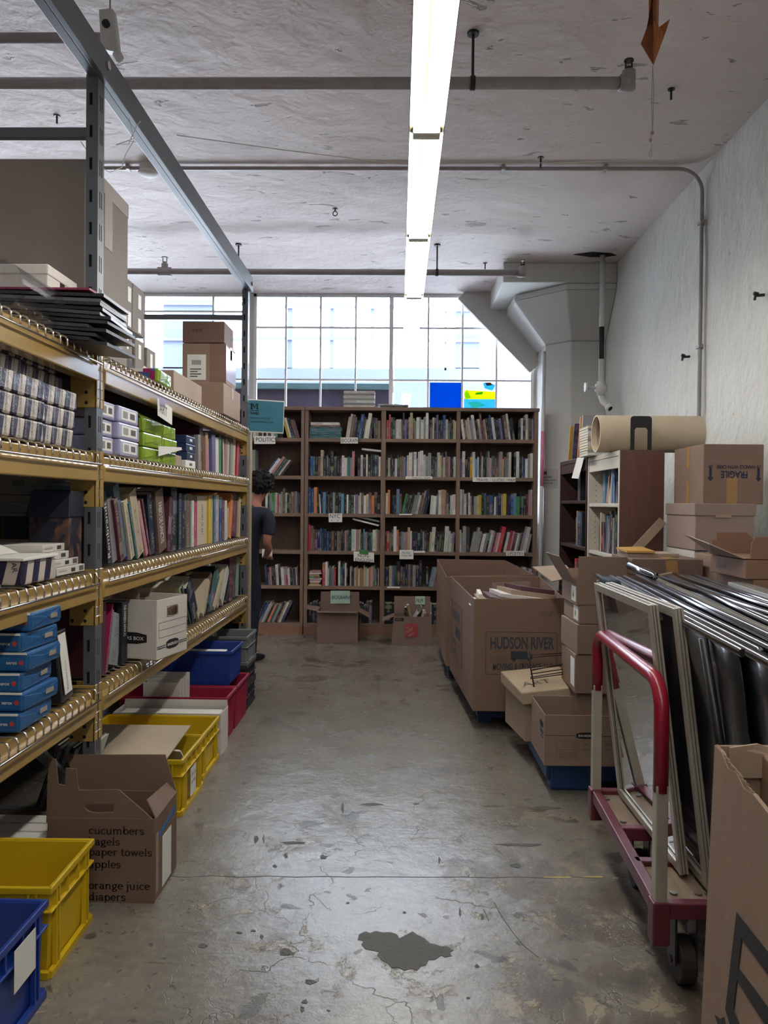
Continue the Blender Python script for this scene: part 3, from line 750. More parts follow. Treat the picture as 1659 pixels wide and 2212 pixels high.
# ---------------------------------------------------------------- slab-serif lettering drawn from strokes
def _arc(cx, cy, rx, ry, a0, a1, n=10): return [(cx+rx*math.cos(math.radians(a0+(a1-a0)*k/n)), cy+ry*math.sin(math.radians(a0+(a1-a0)*k/n))) for k in range(n+1)]
_O = [_arc(.25, .25, .20, .22, 0, 360, 20)]
GL = {   # x-height 0.5; (advance, strokes, serifs (x,y,width))
 'c': (.50, [_arc(.27,.25,.20,.22,40,320,16)], [(.42,.36,.09)]),
 'u': (.62, [[(.12,.47),(.12,.18)]+_arc(.26,.16,.14,.14,180,300,8)+[(.44,.14)], [(.46,.47),(.46,.02)]], [(.06,.47,.14),(.40,.47,.14),(.50,.02,.12)]),
 'm': (.94, [[(.12,.02),(.12,.47)], [(.12,.36)]+_arc(.28,.32,.15,.14,150,0,8)+[(.44,.02)], [(.44,.36)]+_arc(.60,.32,.15,.14,150,0,8)+[(.76,.02)]], [(.07,.47,.12),(.12,.02,.20),(.44,.02,.20),(.76,.02,.20)]),
 'b': (.58, [[(.12,.74),(.12,.04)], _arc(.30,.25,.19,.22,0,360,18)], [(.07,.74,.14)]),
 'e': (.52, [[(.07,.27),(.45,.27)]+_arc(.26,.25,.20,.22,5,320,16)], []),
 'r': (.46, [[(.13,.02),(.13,.47)], [(.13,.32)]+_arc(.28,.33,.14,.13,150,60,6)+[(.40,.42)]], [(.08,.47,.13),(.14,.02,.24)]),
 's': (.44, [[(.37,.38)]+_arc(.21,.36,.14,.11,30,230,8)+_arc(.22,.13,.15,.11,70,-160,9)], [(.36,.42,.05)]),
 'a': (.54, [_arc(.23,.34,.15,.13,160,0,8)+[(.38,.05),(.47,.02)], _arc(.22,.14,.15,.12,60,360,12)], []),
 'g': (.54, [_arc(.24,.31,.16,.16,0,360,14), [(.36,.44),(.48,.47)], _arc(.25,-.08,.19,.10,0,360,14), [(.12,.17),(.10,.06),(.34,.02)]], []),
 'l': (.30, [[(.14,.74),(.14,.02)]], [(.09,.74,.12),(.14,.02,.22)]),
 'p': (.60, [[(.13,.47),(.13,-.22)], _arc(.32,.25,.19,.22,0,360,18)], [(.07,.47,.13),(.13,-.22,.22)]),
 't': (.38, [[(.15,.66),(.15,.14)]+_arc(.25,.12,.10,.10,180,330,6), [(.03,.47),(.32,.47)]], []),
 'o': (.52, [_arc(.26,.25,.20,.22,0,360,20)], []),
 'w': (.78, [[(.10,.46),(.24,.04),(.38,.44),(.54,.04),(.68,.46)]], [(.09,.47,.18),(.38,.47,.14),(.68,.47,.18)]),
 'n': (.64, [[(.13,.02),(.13,.47)], [(.13,.34)]+_arc(.30,.32,.16,.14,150,0,8)+[(.46,.02)]], [(.07,.47,.12),(.13,.02,.22),(.46,.02,.22)]),
 'j': (.30, [[(.16,.47),(.16,-.12)]+_arc(.06,-.12,.10,.10,0,-110,6), [(.16,.66),(.16,.70)]], [(.10,.47,.14)]),
 'i': (.30, [[(.15,.47),(.15,.02)], [(.15,.66),(.15,.70)]], [(.10,.47,.13),(.15,.02,.22)]),
 'd': (.60, [[(.44,.74),(.44,.02)], _arc(.26,.25,.19,.22,0,360,18)], [(.39,.74,.13),(.50,.02,.12)]),
 ' ': (.26, [], [])}
def SERIF(s, size, org, parent):
    b = MB(); x = 0; hw = .064
    def P(u, v): return (org[0]+(x+u)*size*.98, org[2]+v*size*.98)
    for ch in s:
        adv, strokes, ser = GL[ch]
        for st in strokes:
            for (p, q) in zip(st[:-1], st[1:]):
                dx, dy = q[0]-p[0], q[1]-p[1]; L = math.hypot(dx, dy) or 1; ex, ey = dx/L*.012, dy/L*.012
                wdt = hw*(1.0 if abs(dy) > abs(dx) else .66); nx, ny = -dy/L*wdt, dx/L*wdt
                pts = [(p[0]-ex-nx, p[1]-ey-ny), (q[0]+ex-nx, q[1]+ey-ny), (q[0]+ex+nx, q[1]+ey+ny), (p[0]-ex+nx, p[1]-ey+ny)]
                b.quad([(P(*t_)[0], org[1]-.0008, P(*t_)[1]) for t_ in pts])
        for (sx_, sy_, wd) in ser:
            pts = [(sx_-wd/2, sy_-.022), (sx_+wd/2, sy_-.022), (sx_+wd/2, sy_+.022), (sx_-wd/2, sy_+.022)]
            b.quad([(P(*t_)[0], org[1]-.0009, P(*t_)[1]) for t_ in pts])
        x += adv
    return b.build('lettering', M_ink, parent, world=True)
# ---------------------------------------------------------------- books
def book_material():
    m, nt, nd, ln, b = new_mat('printed_book_cover')
    at = nd.new('ShaderNodeAttribute'); at.attribute_name = 'Col'
    uv = nd.new('ShaderNodeUVMap'); uv.uv_map = 'UVMap'
    sp = nd.new('ShaderNodeSeparateXYZ'); ln.new(uv.outputs[0], sp.inputs[0])
    U, Vv = sp.outputs[0], sp.outputs[1]; seed = at.outputs['Alpha']
    cb = nd.new('ShaderNodeCombineXYZ')
    ln.new(math_node(nd, ln, 'MULTIPLY', U, 1.6), cb.inputs[0]); ln.new(math_node(nd, ln, 'MULTIPLY', Vv, 300.0), cb.inputs[1])
    ln.new(math_node(nd, ln, 'MULTIPLY', seed, 91.0), cb.inputs[2])
    letters = step(nd, ln, noise(nd, ln, cb.outputs[0], 1.0, 3, 0.6), 0.50, 0.56)
    c2 = nd.new('ShaderNodeCombineXYZ'); ln.new(math_node(nd, ln, 'MULTIPLY', Vv, 11.0), c2.inputs[1]); ln.new(math_node(nd, ln, 'MULTIPLY', seed, 57.0), c2.inputs[2])
    band = step(nd, ln, noise(nd, ln, c2.outputs[0], 1.0, 1, 0.4), 0.47, 0.50)
    inner = step(nd, ln, math_node(nd, ln, 'ABSOLUTE', U), 0.42, 0.34)
    mask = math_node(nd, ln, 'MULTIPLY', math_node(nd, ln, 'MULTIPLY', letters, band), inner)
    sep = nd.new('ShaderNodeSeparateColor'); ln.new(at.outputs['Color'], sep.inputs[0])
    lum = sep.outputs[1]
    ink = mixc(nd, ln, step(nd, ln, lum, 0.12, 0.2), (0.50, 0.47, 0.40), (0.05, 0.04, 0.05))
    # some spines carry a block of another tone
    c3 = nd.new('ShaderNodeCombineXYZ'); ln.new(math_node(nd, ln, 'MULTIPLY', Vv, 7.0), c3.inputs[0]); ln.new(math_node(nd, ln, 'MULTIPLY', seed, 133.0), c3.inputs[2])
    blk = step(nd, ln, noise(nd, ln, c3.outputs[0], 1.0, 0, 0.4), 0.60, 0.605)
    onsp = step(nd, ln, U, -1.5, -1.4)
    blk = math_node(nd, ln, 'MULTIPLY', math_node(nd, ln, 'MULTIPLY', blk, onsp), 0.55)
    wn_ = nd.new('ShaderNodeTexWhiteNoise'); wn_.noise_dimensions = '1D'; ln.new(seed, wn_.inputs['W'])
    col = mixc(nd, ln, blk, at.outputs['Color'], mixc(nd, ln, 0.30, mixc(nd, ln, 0.6, at.outputs['Color'], (0.10,0.09,0.09)), wn_.outputs['Color']))
    col = mixc(nd, ln, math_node(nd, ln, 'MULTIPLY', mask, 0.62), col, ink)
    ln.new(col, b.inputs['Base Color']); b.inputs['Roughness'].default_value = 0.5; b.inputs['Specular IOR Level'].default_value = 0.35
    return m
M_book = book_material()
M_pages = plain('book_pages', '#cfc6b4', 0.85, 0, 0.08, 40)
M_cream2 = plain('gilt_ink', '#a59a80', .5)
BC = {'k': ('black', '#22242c'), 'n': ('navy', '#1f2840'), 'b': ('blue', '#2c4f86'), 'l': ('light blue', '#5d84a4'), 't': ('teal', '#37656a'),
      'g': ('green', '#3c7a45'), 'd': ('dark green', '#26372f'), 'w': ('white', '#c9c7c2'), 'c': ('cream', '#b9ab92'), 'y': ('yellow', '#c7ab3c'),
      'o': ('orange', '#cf7f4d'), 'r': ('red', '#ac3546'), 'm': ('maroon', '#552a38'), 'p': ('pink', '#b07f86'), 'v': ('purple', '#625c86'),
      'a': ('grey', '#8a8c8b'), 'h': ('charcoal', '#41434a'), 'e': ('brown', '#6b574b'), 'u': ('tan', '#a58467'), 'x': ('magenta', '#a02a5c'), 's': ('slate', '#56707c')}
def book_mesh(name, t, h, d, col, seed, bare=False):
    """local: spine at y=0 facing -y, thickness along x, height along z"""
    v = []; f = []; mi = []; uvs = []; 
    def bx(x0, x1, y0, y1, z0, z1, m, spine=False):
        i = len(v); v.extend([(x0,y0,z0),(x1,y0,z0),(x1,y1,z0),(x0,y1,z0),(x0,y0,z1),(x1,y0,z1),(x1,y1,z1),(x0,y1,z1)])
        for k, q in enumerate(((3,2,1,0),(4,5,6,7),(0,1,5,4),(1,2,6,5),(2,3,7,6),(3,0,4,7))):
            f.append(tuple(i+a for a in q)); mi.append(m)
            uvs.append([(-1, z0), (1, z0), (1, z1), (-1, z1)] if (spine and k == 2 and not bare) else [(-9, 0)]*4)
    c = min(.0025, t*.18); e = .003
    bx(0, c, c, d, 0, h, 0); bx(t-c, t, c, d, 0, h, 0); 
    r = min(t*.15, .003)
    bx(0, t, 0, c+.0005, 0, h, 0, True)
    bx(c, t-c, c+.0005, d-e, e, h-e, 1)
    me = bpy.data.meshes.new(name); me.from_pydata(v, [], f)
    me.materials.append(M_book); me.materials.append(M_pages)
    me.uv_layers.new(name='UVMap'); me.color_attributes.new('Col', 'FLOAT_COLOR', 'CORNER')
    uvl = me.uv_layers['UVMap']; ca = me.color_attributes['Col']
    for k, p in enumerate(me.polygons):
        p.material_index = mi[k]
        for q, li in enumerate(p.loop_indices):
            uvl.data[li].uv = uvs[k][q]; ca.data[li].color = (*col, seed)
    return me
BOOKS = []       # every book of the scene: (size in view, dict)
BIG = False
def add_book(x, y, z, rz, t, h, d, code, lean=0.0, label='', group='', flat=False, tiltx=0.0, jitter=True):
    cc = S(BC[code][1]); j = R.uniform(.82, 1.15) if jitter else 1
    cc = tuple(min(1, k*j*R.uniform(.94, 1.06)) for k in cc)
    dist = (Vector((x, y, z))-CPOS).length
    BOOKS.append(dict(x=x, y=y, z=z, rz=rz, t=t, h=h, d=d, col=cc, lean=lean, label=label, group=group, flat=flat, tiltx=tiltx, seed=R.random(), big=BIG, size=(t*h if not flat else t*h)/dist**2, code=code))
    return BOOKS[-1]
def book_matrix(k):
    M = book_matrix0(k)
    return (Matrix.Translation(CPOS) @ Matrix.Scale(KR, 4) @ Matrix.Translation(-CPOS) @ M) if k['big'] else M
def book_matrix0(k):
    if k['flat']:   # lying: spine to the viewer, thickness vertical
        M = Matrix.Rotation(-PI/2, 4, 'Y')     # x->z, z->-x
        M = Matrix.Translation((k['h']/2, 0, 0)) @ M
        return Matrix.Translation((k['x'], k['y'], k['z'])) @ Matrix.Rotation(k['rz'], 4, 'Z') @ Matrix.Rotation(k['tiltx'], 4, 'Y') @ M
    return Matrix.Translation((k['x'], k['y'], k['z'])) @ Matrix.Rotation(k['rz'], 4, 'Z') @ Matrix.Rotation(k['lean'], 4, 'Y')
def flush_books(maxn):
    BOOKS.sort(key=lambda k: -k['size'])
    big, rest = BOOKS[:maxn], BOOKS[maxn:]
    for k in big:
        me = book_mesh('book', k['t'], k['h'], k['d'], k['col'], k['seed'], 'title' in k)
        o = bpy.data.objects.new('book', me); COL.objects.link(o); o.matrix_world = book_matrix(k)
        tag(o, k['label'], 'book', k['group'])
        if 'title' in k:
            s_, up, sz, L_, mt, z0_ = k['title']; sz *= k['t']
            if up: text('spine_title', s_, sz, (k['t']*.5+sz*.33, 0, k['h']*z0_), (0,0,1), (-1,0,0), mt, o, fit=k['h']*L_, lift=.0004)
            else: text('spine_title', s_, sz, (k['t']*.5-sz*.33, 0, k['h']*(1-z0_)), (0,0,-1), (1,0,0), mt, o, fit=k['h']*L_, lift=.0004)
    if rest:
        V = []; F = []; MI = []; UV = []; CO = []
        for k in rest:
            me = book_mesh('tmp', k['t'], k['h'], k['d'], k['col'], k['seed']); M = book_matrix(k); o0 = len(V)
            V.extend([tuple(M @ v.co) for v in me.vertices])
            for p in me.polygons:
                F.append(tuple(o0+i for i in p.vertices)); MI.append(p.material_index)
                for li in p.loop_indices: UV.append(tuple(me.uv_layers[0].data[li].uv)); CO.append((*k['col'], k['seed']))
            bpy.data.meshes.remove(me)
        me = bpy.data.meshes.new('books'); me.from_pydata(V, [], F); me.materials.append(M_book); me.materials.append(M_pages)
        me.uv_layers.new(name='UVMap'); me.color_attributes.new('Col', 'FLOAT_COLOR', 'CORNER')
        uvl = me.uv_layers['UVMap']; ca = me.color_attributes['Col']
        for i, p in enumerate(me.polygons): p.material_index = MI[i]
        for i in range(len(UV)): uvl.data[i].uv = UV[i]; ca.data[i].color = CO[i]
        o = bpy.data.objects.new('books', me); COL.objects.link(o)
        tag(o, 'thin dark and pale spines filling the gaps of the pine bookcase shelves', 'books', 'books in the pine bookcase'); o['kind'] = 'stuff'
ORD = ['first','second','third','fourth','fifth','sixth','seventh','eighth','ninth','tenth','eleventh','twelfth','thirteenth','fourteenth','fifteenth','sixteenth','seventeenth','eighteenth','nineteenth','twentieth','twenty-first','twenty-second','twenty-third','twenty-fourth','twenty-fifth','twenty-sixth','twenty-seventh','twenty-eighth','twenty-ninth','thirtieth','thirty-first','thirty-second','thirty-third','thirty-fourth','thirty-fifth','thirty-sixth','thirty-seventh','thirty-eighth','thirty-ninth','fortieth','forty-first','forty-second','forty-third','forty-fourth','forty-fifth']

# ---------------------------------------------------------------- pine bookcase against the window
BY = 7.77
M_pine = wood_mat('aged_pine', '#66534a', '#8a7161', 0.6, 'z', 10)
M_pineh = wood_mat('aged_pine_boards', '#69564c', '#8d7362', 0.6, 'x', 10)
M_pineback = wood_mat('pine_back_panel', '#43342d', '#5c483d', 0.7, 'z', 8)
M_pinekick = wood_mat('fresh_pine_kick_board', '#7d5a48', '#946d56', 0.6, 'x', 8)
def bx(px): return atY(px, 1100, BY).x
def bz(py): return atY(900, py, BY).z
post_edges = [(500, 507), (649, 656), (657.5, 665), (822, 832), (985, 993), (1152, 1161)]
SH = [2.335, bz(948), bz(1030), bz(1111), bz(1192), bz(1268), .115]
cols_in = [(507, 649), (665, 822), (832, 985), (993, 1152)]
units = [((500, 656), [0, 1], [0]), ((657.5, 1161), [2, 3, 4, 5], [1, 2, 3])]
for ui, ((pa, pb), posts, cols) in enumerate(units):
    t = thing('bookcase', ('narrow pine bookcase at the end by the person', 'wide three-column pine bookcase full of books under the window')[ui], 'bookcase', (bx((pa+pb)/2), BY, 0), group='pine bookcases under the window')
    for pi in posts:
        a, c = post_edges[pi]
        b = MB(); b.box(bx(a), bx(c), BY, BY+.30, 0, 2.30); b.build('upright', M_pine, t, world=True, bevel=.002)
    b = MB(); b.box(bx(pa)-(0 if ui else .008), bx(pb)+(.008 if ui else 0), BY-.012, BY+.31, 2.30, 2.335); b.build('top_board', M_pineh, t, world=True, bevel=.002)
    b = MB(); b.box(bx(pa), bx(pb), BY+.30, BY+.312, 0, 2.30); b.build('back_panel', M_pineback, t, world=True)
    for ci in cols:
        a, c = cols_in[ci]
        for r, z in enumerate(SH[1:]):
            b = MB(); b.box(bx(a), bx(c), BY+.002, BY+.30, z-.036, z); b.build('shelf_board', M_pineh, t, world=True, bevel=.002)
    b = MB(); b.box(bx(pa)+.004, bx(pb)-.002, BY-.018, BY-.001, 0, .082); b.build('kick_board', M_pinekick, t, world=True, bevel=.001)
COLN = ['bookcase column beside the person', 'biography column', 'music and film column', 'travel column']
ROWN = ['top shelf', 'second shelf', 'third shelf', 'fourth shelf', 'fifth shelf', 'bottom shelf']
def row(ci, ri, spec, xa=None, xb=None, hmax=None, hscale=1.0):
    """spec: letters are books (capital = tall), / \\ | set the lean, . small gap, digits 1-9 set lean in 4 degree steps"""
    pa, pb = cols_in[ci]
    xa = bx(pa)+.004 if xa is None else bx(xa); xb = bx(pb)-.004 if xb is None else bx(xb)
    z = SH[ri+1]; clear = SH[ri]-.036-z if ri else SH[0]-.035-z
    items = []; lean = 0; sgn = 0; amt = 2
    for ch in spec:
        if ch == '/': sgn = 1
        elif ch == '\\': sgn = -1
        elif ch == '|': sgn = 0
        elif ch.isdigit(): amt = int(ch)
        elif ch == '.': items.append(None)
        else:
            t = R.uniform(.010, .024)*(1.25 if ch.isupper() else 1)
            h = R.uniform(.62, .76) if ch.islower() else R.uniform(.82, .9)
            items.append((ch.lower(), t, h*.30*hscale, math.radians(amt*4)*sgn))
    # leaning runs need room where they meet an upright or a straight book
    out = []; prev = 0.0; ph = .2
    for i in items:
        le = i[3] if i else None
        if le is not None:
            if prev > 0 and le < prev-.01: out.append(('gap', ph*math.sin(prev)*.8))
            if le < 0 and prev > le+.01 : out.append(('gap', i[2]*math.sin(-le)*.8))
            prev = le; ph = i[2]
        out.append(i)
    if prev > 0: out.append(('gap', ph*math.sin(prev)))
    items = out
    fixed = sum(i[1] for i in items if i and i[0] == 'gap')
    W = sum((i[1]/math.cos(i[3]) if i else .022) for i in items if not (i and i[0] == 'gap'))
    k = (xb-xa-fixed)/W
    # the run of leaning books needs room for its heads
    x = xa; cnt = 0
    total = sum(1 for i in items if i and i[0] != 'gap')
    for i in items:
        if i is None: x += .022*k; continue
        if i[0] == 'gap': x += i[1]; continue
        c, t, h, le = i; t = t*k*.97; cnt += 1
        h = min(h, clear*.97 if not le else clear*.95)
        zz = z + (t*math.sin(le) if le > 0 else 0)
        xx = x
        if le < 0: xx = x + 0
        w = t/math.cos(le)/0.97
        size = 'tall ' if i[2] > .245 else ''
        ln_ = ', tilted' if abs(le) > .1 else ''
        lab = '%s%s spine%s, %s from the %s side, %s, %s' % (size, BC[c][0], ln_, ORD[cnt-1], 'rack', ROWN[ri], COLN[ci])
        if ci == 0: lab = '%s%s spine%s, %s book from the upright, %s, %s' % (size, BC[c][0], ln_, ORD[total-cnt], ROWN[ri], 'narrow bookcase')
        add_book(xx, BY+R.uniform(.010, .035), zz, 0, t, h, R.uniform(.14, .2), c, le, lab, 'books in the pine bookcase')
        x += w
def pile(ci, ri, px, specs, lab, dy=.01, w0=None, z0=None):
    z = SH[ri+1] if z0 is None else z0
    for k, (c, wpx, t) in enumerate(specs):
        w = wpx*BY/FOC
        add_book(bx(px)+R.uniform(-.006, .006), BY+dy+R.uniform(0, .008), z, 0, t, w, .17, c, 0, '%s book lying %s in the %s' % (BC[c][0], ('at the base' if k == 0 else ORD[k]+' from the base' if k < len(specs)-1 else 'topmost'), lab), 'books in the pine bookcase', flat=True)
        z += t+.0008
row(0, 0, 'kwckkwkwkwakk\\4ywkem', 539, 646)
row(0, 1, 'wA', 537, 549); row(0, 1, '/9kbwptew', 568, 628)
row(0, 2, 'wkagwwrwaEwneceavk', 572, 648)
row(0, 4, '\\1nmpkmwkwaxwkenwm', 571, 647, hscale=.92)
row(0, 5, '/6nkbawwkeotawkuwvn', 553, 632)
pile(1, 0, 701, [('t', 69, .0185)]*6+[('e', 62, .020), ('w', 62, .026)], 'stack, top shelf, biography column')
row(1, 0, '/2cWEknkBkwWkk|hhu', 745, 820)
row(1, 1, 'kbtkeCkhnKhkkwwtaP.kwkwkknkvw')
row(1, 2, 'BBO|k\\1w|klkkkakklkwdkwvcwewceokk')
row(1, 3, 'REemnbknbkekaekkptkwwpcklakktwce')
row(1, 4, 'RWweлcr'.replace('л', 'l')+'.WbNWk.cnbcucuuccwupgvkc', 697, 820, hscale=.93)
row(1, 5, 'kkkkkkkkkkkkkkkkkkkk', 667, 806, hscale=1.0)
pile(1, 4, 681, [('c', 28, .011), ('u', 20, .022), ('w', 24, .013), ('p', 25, .016), ('w', 28, .012), ('e', 24, .02), ('u', 22, .02), ('w', 27, .011), ('p', 24, .02)], 'small stack of paperbacks, fifth shelf')
row(2, 0, 'rRkdawweKvkcCeawawaWkkwkVknBckkkcc')
row(2, 1, 'kcnknwkeevbcWAWaWWwaAkdkWyBcEepkkw')
row(2, 2, 'wO.knLe/3gdkkaaweENn1www|aWUUkdww')
row(2, 3, 'kredWokaapCwnnknkakk/1cWkkkkWwwa')
row(2, 4, 'ncbdKmnkemanN.k/3laerorw', 833, 985)
row(2, 5, 'kkWwkanwk', 833, 985)
row(3, 0, '\\2wmcwaWkcMeckkBwkkvkEWkk|.kkwkWcka')
row(3, 1, 'vWkkyWlwkMwkkaApthckpAyrlaW.kWkkbwaW')
row(3, 2, 'WAwkwckacykthbnwvncynkblgnnkmpW')
row(3, 3, '|waAH/3aAaewakwampwRkwrpmwakaWa')
row(3, 4, 'kwkckwankwcc.kwewkkwnakcwwkw')
# loose flat ones lying on top of rows and on the bookcase
def flat_on(px, py, wpx, t, c, tilt, lab, depth=.17, Y=BY+.02):
    p = atY(px, py, Y)
    add_book(p.x, Y, p.z, 0, t, wpx*BY/FOC, depth, c, 0, lab, 'books in the pine bookcase', flat=True, tiltx=tilt)
flat_on(802, 974, 42, .018, 'w', .10, 'white book lying across the row, second shelf, biography column')
flat_on(790, 1130, 58, .016, 'w', .24, 'white book lying aslant over the row below the NYC card')
flat_on(795, 1123, 50, .016, 'a', .20, 'grey book lying aslant on the slanted white book, fourth shelf')
z = 2.335
for k in range(7):
    x = bx(773); t_ = .0235
    add_book(x+R.uniform(-.004,.004), BY+.03, z, 0, t_, 67*BY/FOC, .22, 'a' if k % 2 else 'w', 0, 'pale paperback lying %s in the stack on top of the bookcase' % (['lowest', 'second up', 'third up', 'fourth up', 'fifth up', 'sixth up', 'topmost'][k]), 'stack of pale books on top of the bookcase', flat=True); z += t_+.001
add_book(bx(848), BY+.02, 2.335, 0, .018, 58*BY/FOC, .2, 'k', 0, 'black book lying on top of the bookcase under the grey one', 'flat books on the bookcase top', flat=True)
add_book(bx(852), BY+.03, 2.354, 0, .012, 56*BY/FOC, .19, 'a', 0, 'grey book lying on the black one on top of the bookcase', 'flat books on the bookcase top', flat=True)
add_book(bx(835), BY+.07, 2.367, 0, .010, 44*BY/FOC, .19, 'w', 0, 'thin pale book lying topmost on the grey and black pair', 'flat books on the bookcase top', flat=True)
add_book(bx(930), BY+.05, 2.335, 0, .010, 36*BY/FOC, .19, 'k', 0, 'thin black book lying alone on the bookcase under the blue glass', 'flat books on the bookcase top', flat=True)

# ---------------------------------------------------------------- books on the rack, from (edges at shelf, top) readings
XS = -.975
BIG = True
def rack_row(lst, sc_, ox, oy, z, lab, grp, xs=XS, depth=.24):
    n = 0
    for (a, c, ta, ytop, code, *ex) in lst:
        n += 1
        ya = atX(ox+a/sc_, 1100, xs).y; yb_ = atX(ox+c/sc_, 1100, xs).y
        q = atX(ox+ta/sc_, oy+ytop/sc_, xs)
        t = max(.006, yb_-ya-.001); dz = q.z-z; lean = math.atan2(q.y-ya, dz)
        h = dz/math.cos(lean); t *= math.cos(lean)
        zz = z + (t*math.sin(lean) if lean > 0 else 0)
        nm = ex[0] if ex else '%s book' % BC[code][0]
        wd = 'slanting' if abs(lean) > .07 else 'upright'
        bk_ = add_book(xs+R.uniform(-.012, .004), ya, zz, PI/2, t, h, min(depth, .9*h+.03), code, lean, '%s, %s, %s %s' % (nm, wd, ORD[n-1], lab), grp)
        for key, tt_ in TITLES.items():
            if key in nm: bk_['title'] = tt_
TITLES = {'Rembrandt': ('Rembrandt', True, 1.15, .78, M_paper, .06), 'white lettering': ('FABIO DE SANCTIS', False, .62, .66, M_paper, .20), 'art history': ('HISTORY OF ART', False, .26, .62, M_ink, .18), 'picture book of': ('DIE FARBEN AFRIKAS', False, .62, .50, M_paper, .06)}
art = [(205,240,140,160,'k','large black Rembrandt book'),(242,293,180,235,'a'),(296,335,215,245,'m'),(337,400,245,105,'s','tallest grey-green art book'),(401,415,325,285,'v'),
 (416,460,330,268,'c'),(461,480,372,280,'t'),(481,550,385,180,'c','thick torn cream book'),(551,562,452,300,'k'),(563,586,442,235,'r'),(587,615,490,280,'p'),
 (616,632,528,240,'m'),(634,696,590,190,'n','large navy art book'),(700,782,650,165,'e','thick brown book with white lettering'),(788,822,815,222,'m'),(826,850,832,190,'n'),(851,915,852,112,'k','tall dark blue volume'),
 (919,956,919,172,'n'),(958,984,958,190,'n'),(985,1003,985,192,'d'),(1004,1055,1004,176,'e'),(1057,1079,1057,250,'w'),(1080,1118,1080,264,'x','magenta book'),(1124,1226,1124,200,'c','thick cream art history book'),
 (1227,1251,1227,200,'y'),(1252,1268,1252,188,'c'),(1269,1290,1269,190,'t'),(1291,1335,1291,190,'w'),(1337,1368,1337,212,'b'),(1378,1401,1378,240,'m'),(1402,1419,1402,250,'w'),
 (1420,1440,1430,335,'c'),(1441,1468,1468,200,'o'),(1470,1530,1485,195,'m','thick maroon book'),(1532,1552,1540,220,'c')]
rack_row(art, 4.879, 200, 1030, LV[2], 'from the middle post, third rack shelf', 'art books on the third rack shelf')
bk = [(1110,1136,1110,482,'a'),(1140,1176,1140,405,'m'),(1190,1217,1190,460,'u'),(1220,1246,1220,525,'c'),(1250,1286,1250,480,'v'),(1296,1330,1296,510,'w'),(1331,1350,1331,486,'g'),(1352,1366,1352,520,'k'),
 (1367,1399,1367,527,'c'),(1401,1425,1412,520,'p'),(1428,1446,1442,560,'w'),(1448,1470,1458,570,'a'),(1473,1498,1488,512,'c'),(1499,1512,1507,540,'k'),(1514,1538,1530,575,'r'),(1541,1575,1548,590,'n')]
rack_row(bk, 4.879, 200, 840, LV[1], 'from the small dark boxes, second rack shelf', 'books at the far end of the second rack shelf')
lo = [(60,140,60,510,'m','big maroon book beside the middle post'),(142,156,205,515,'x','thin magenta magazine'),(157,188,218,580,'s'),(192,296,240,665,'a','squat grey box-like book with barcode'),(300,362,300,497,'k','black picture book of colours')]
rack_row(lo, 4.879, 200, 1200, LV[3], 'from the middle post, lowest rack shelf', 'books beside the white archive box', depth=.22)
lo2 = [(990,1040,935,345,'c'),(1045,1058,950,350,'d'),(1060,1130,985,352,'n'),(1131,1160,1030,365,'c'),(1165,1190,1225,288,'c','wide cream book'),(1192,1214,1258,210,'e'),(1216,1226,1295,130,'k','tall black book'),
 (1227,1285,1312,240,'t'),(1288,1312,1350,340,'c'),(1315,1345,1385,190,'c'),(1347,1357,1385,300,'m'),(1360,1400,1425,175,'w'),(1410,1430,1440,300,'k'),(1440,1480,1445,25,'m','tallest maroon-edged album'),(1490,1524,1500,75,'h','spiral-bound black album'),(1530,1556,1535,20,'a')]
rack_row(lo2, 4.879, 200, 1200, LV[3], 'from the archive box, lowest rack shelf', 'books behind the white archive box')
BIG = False
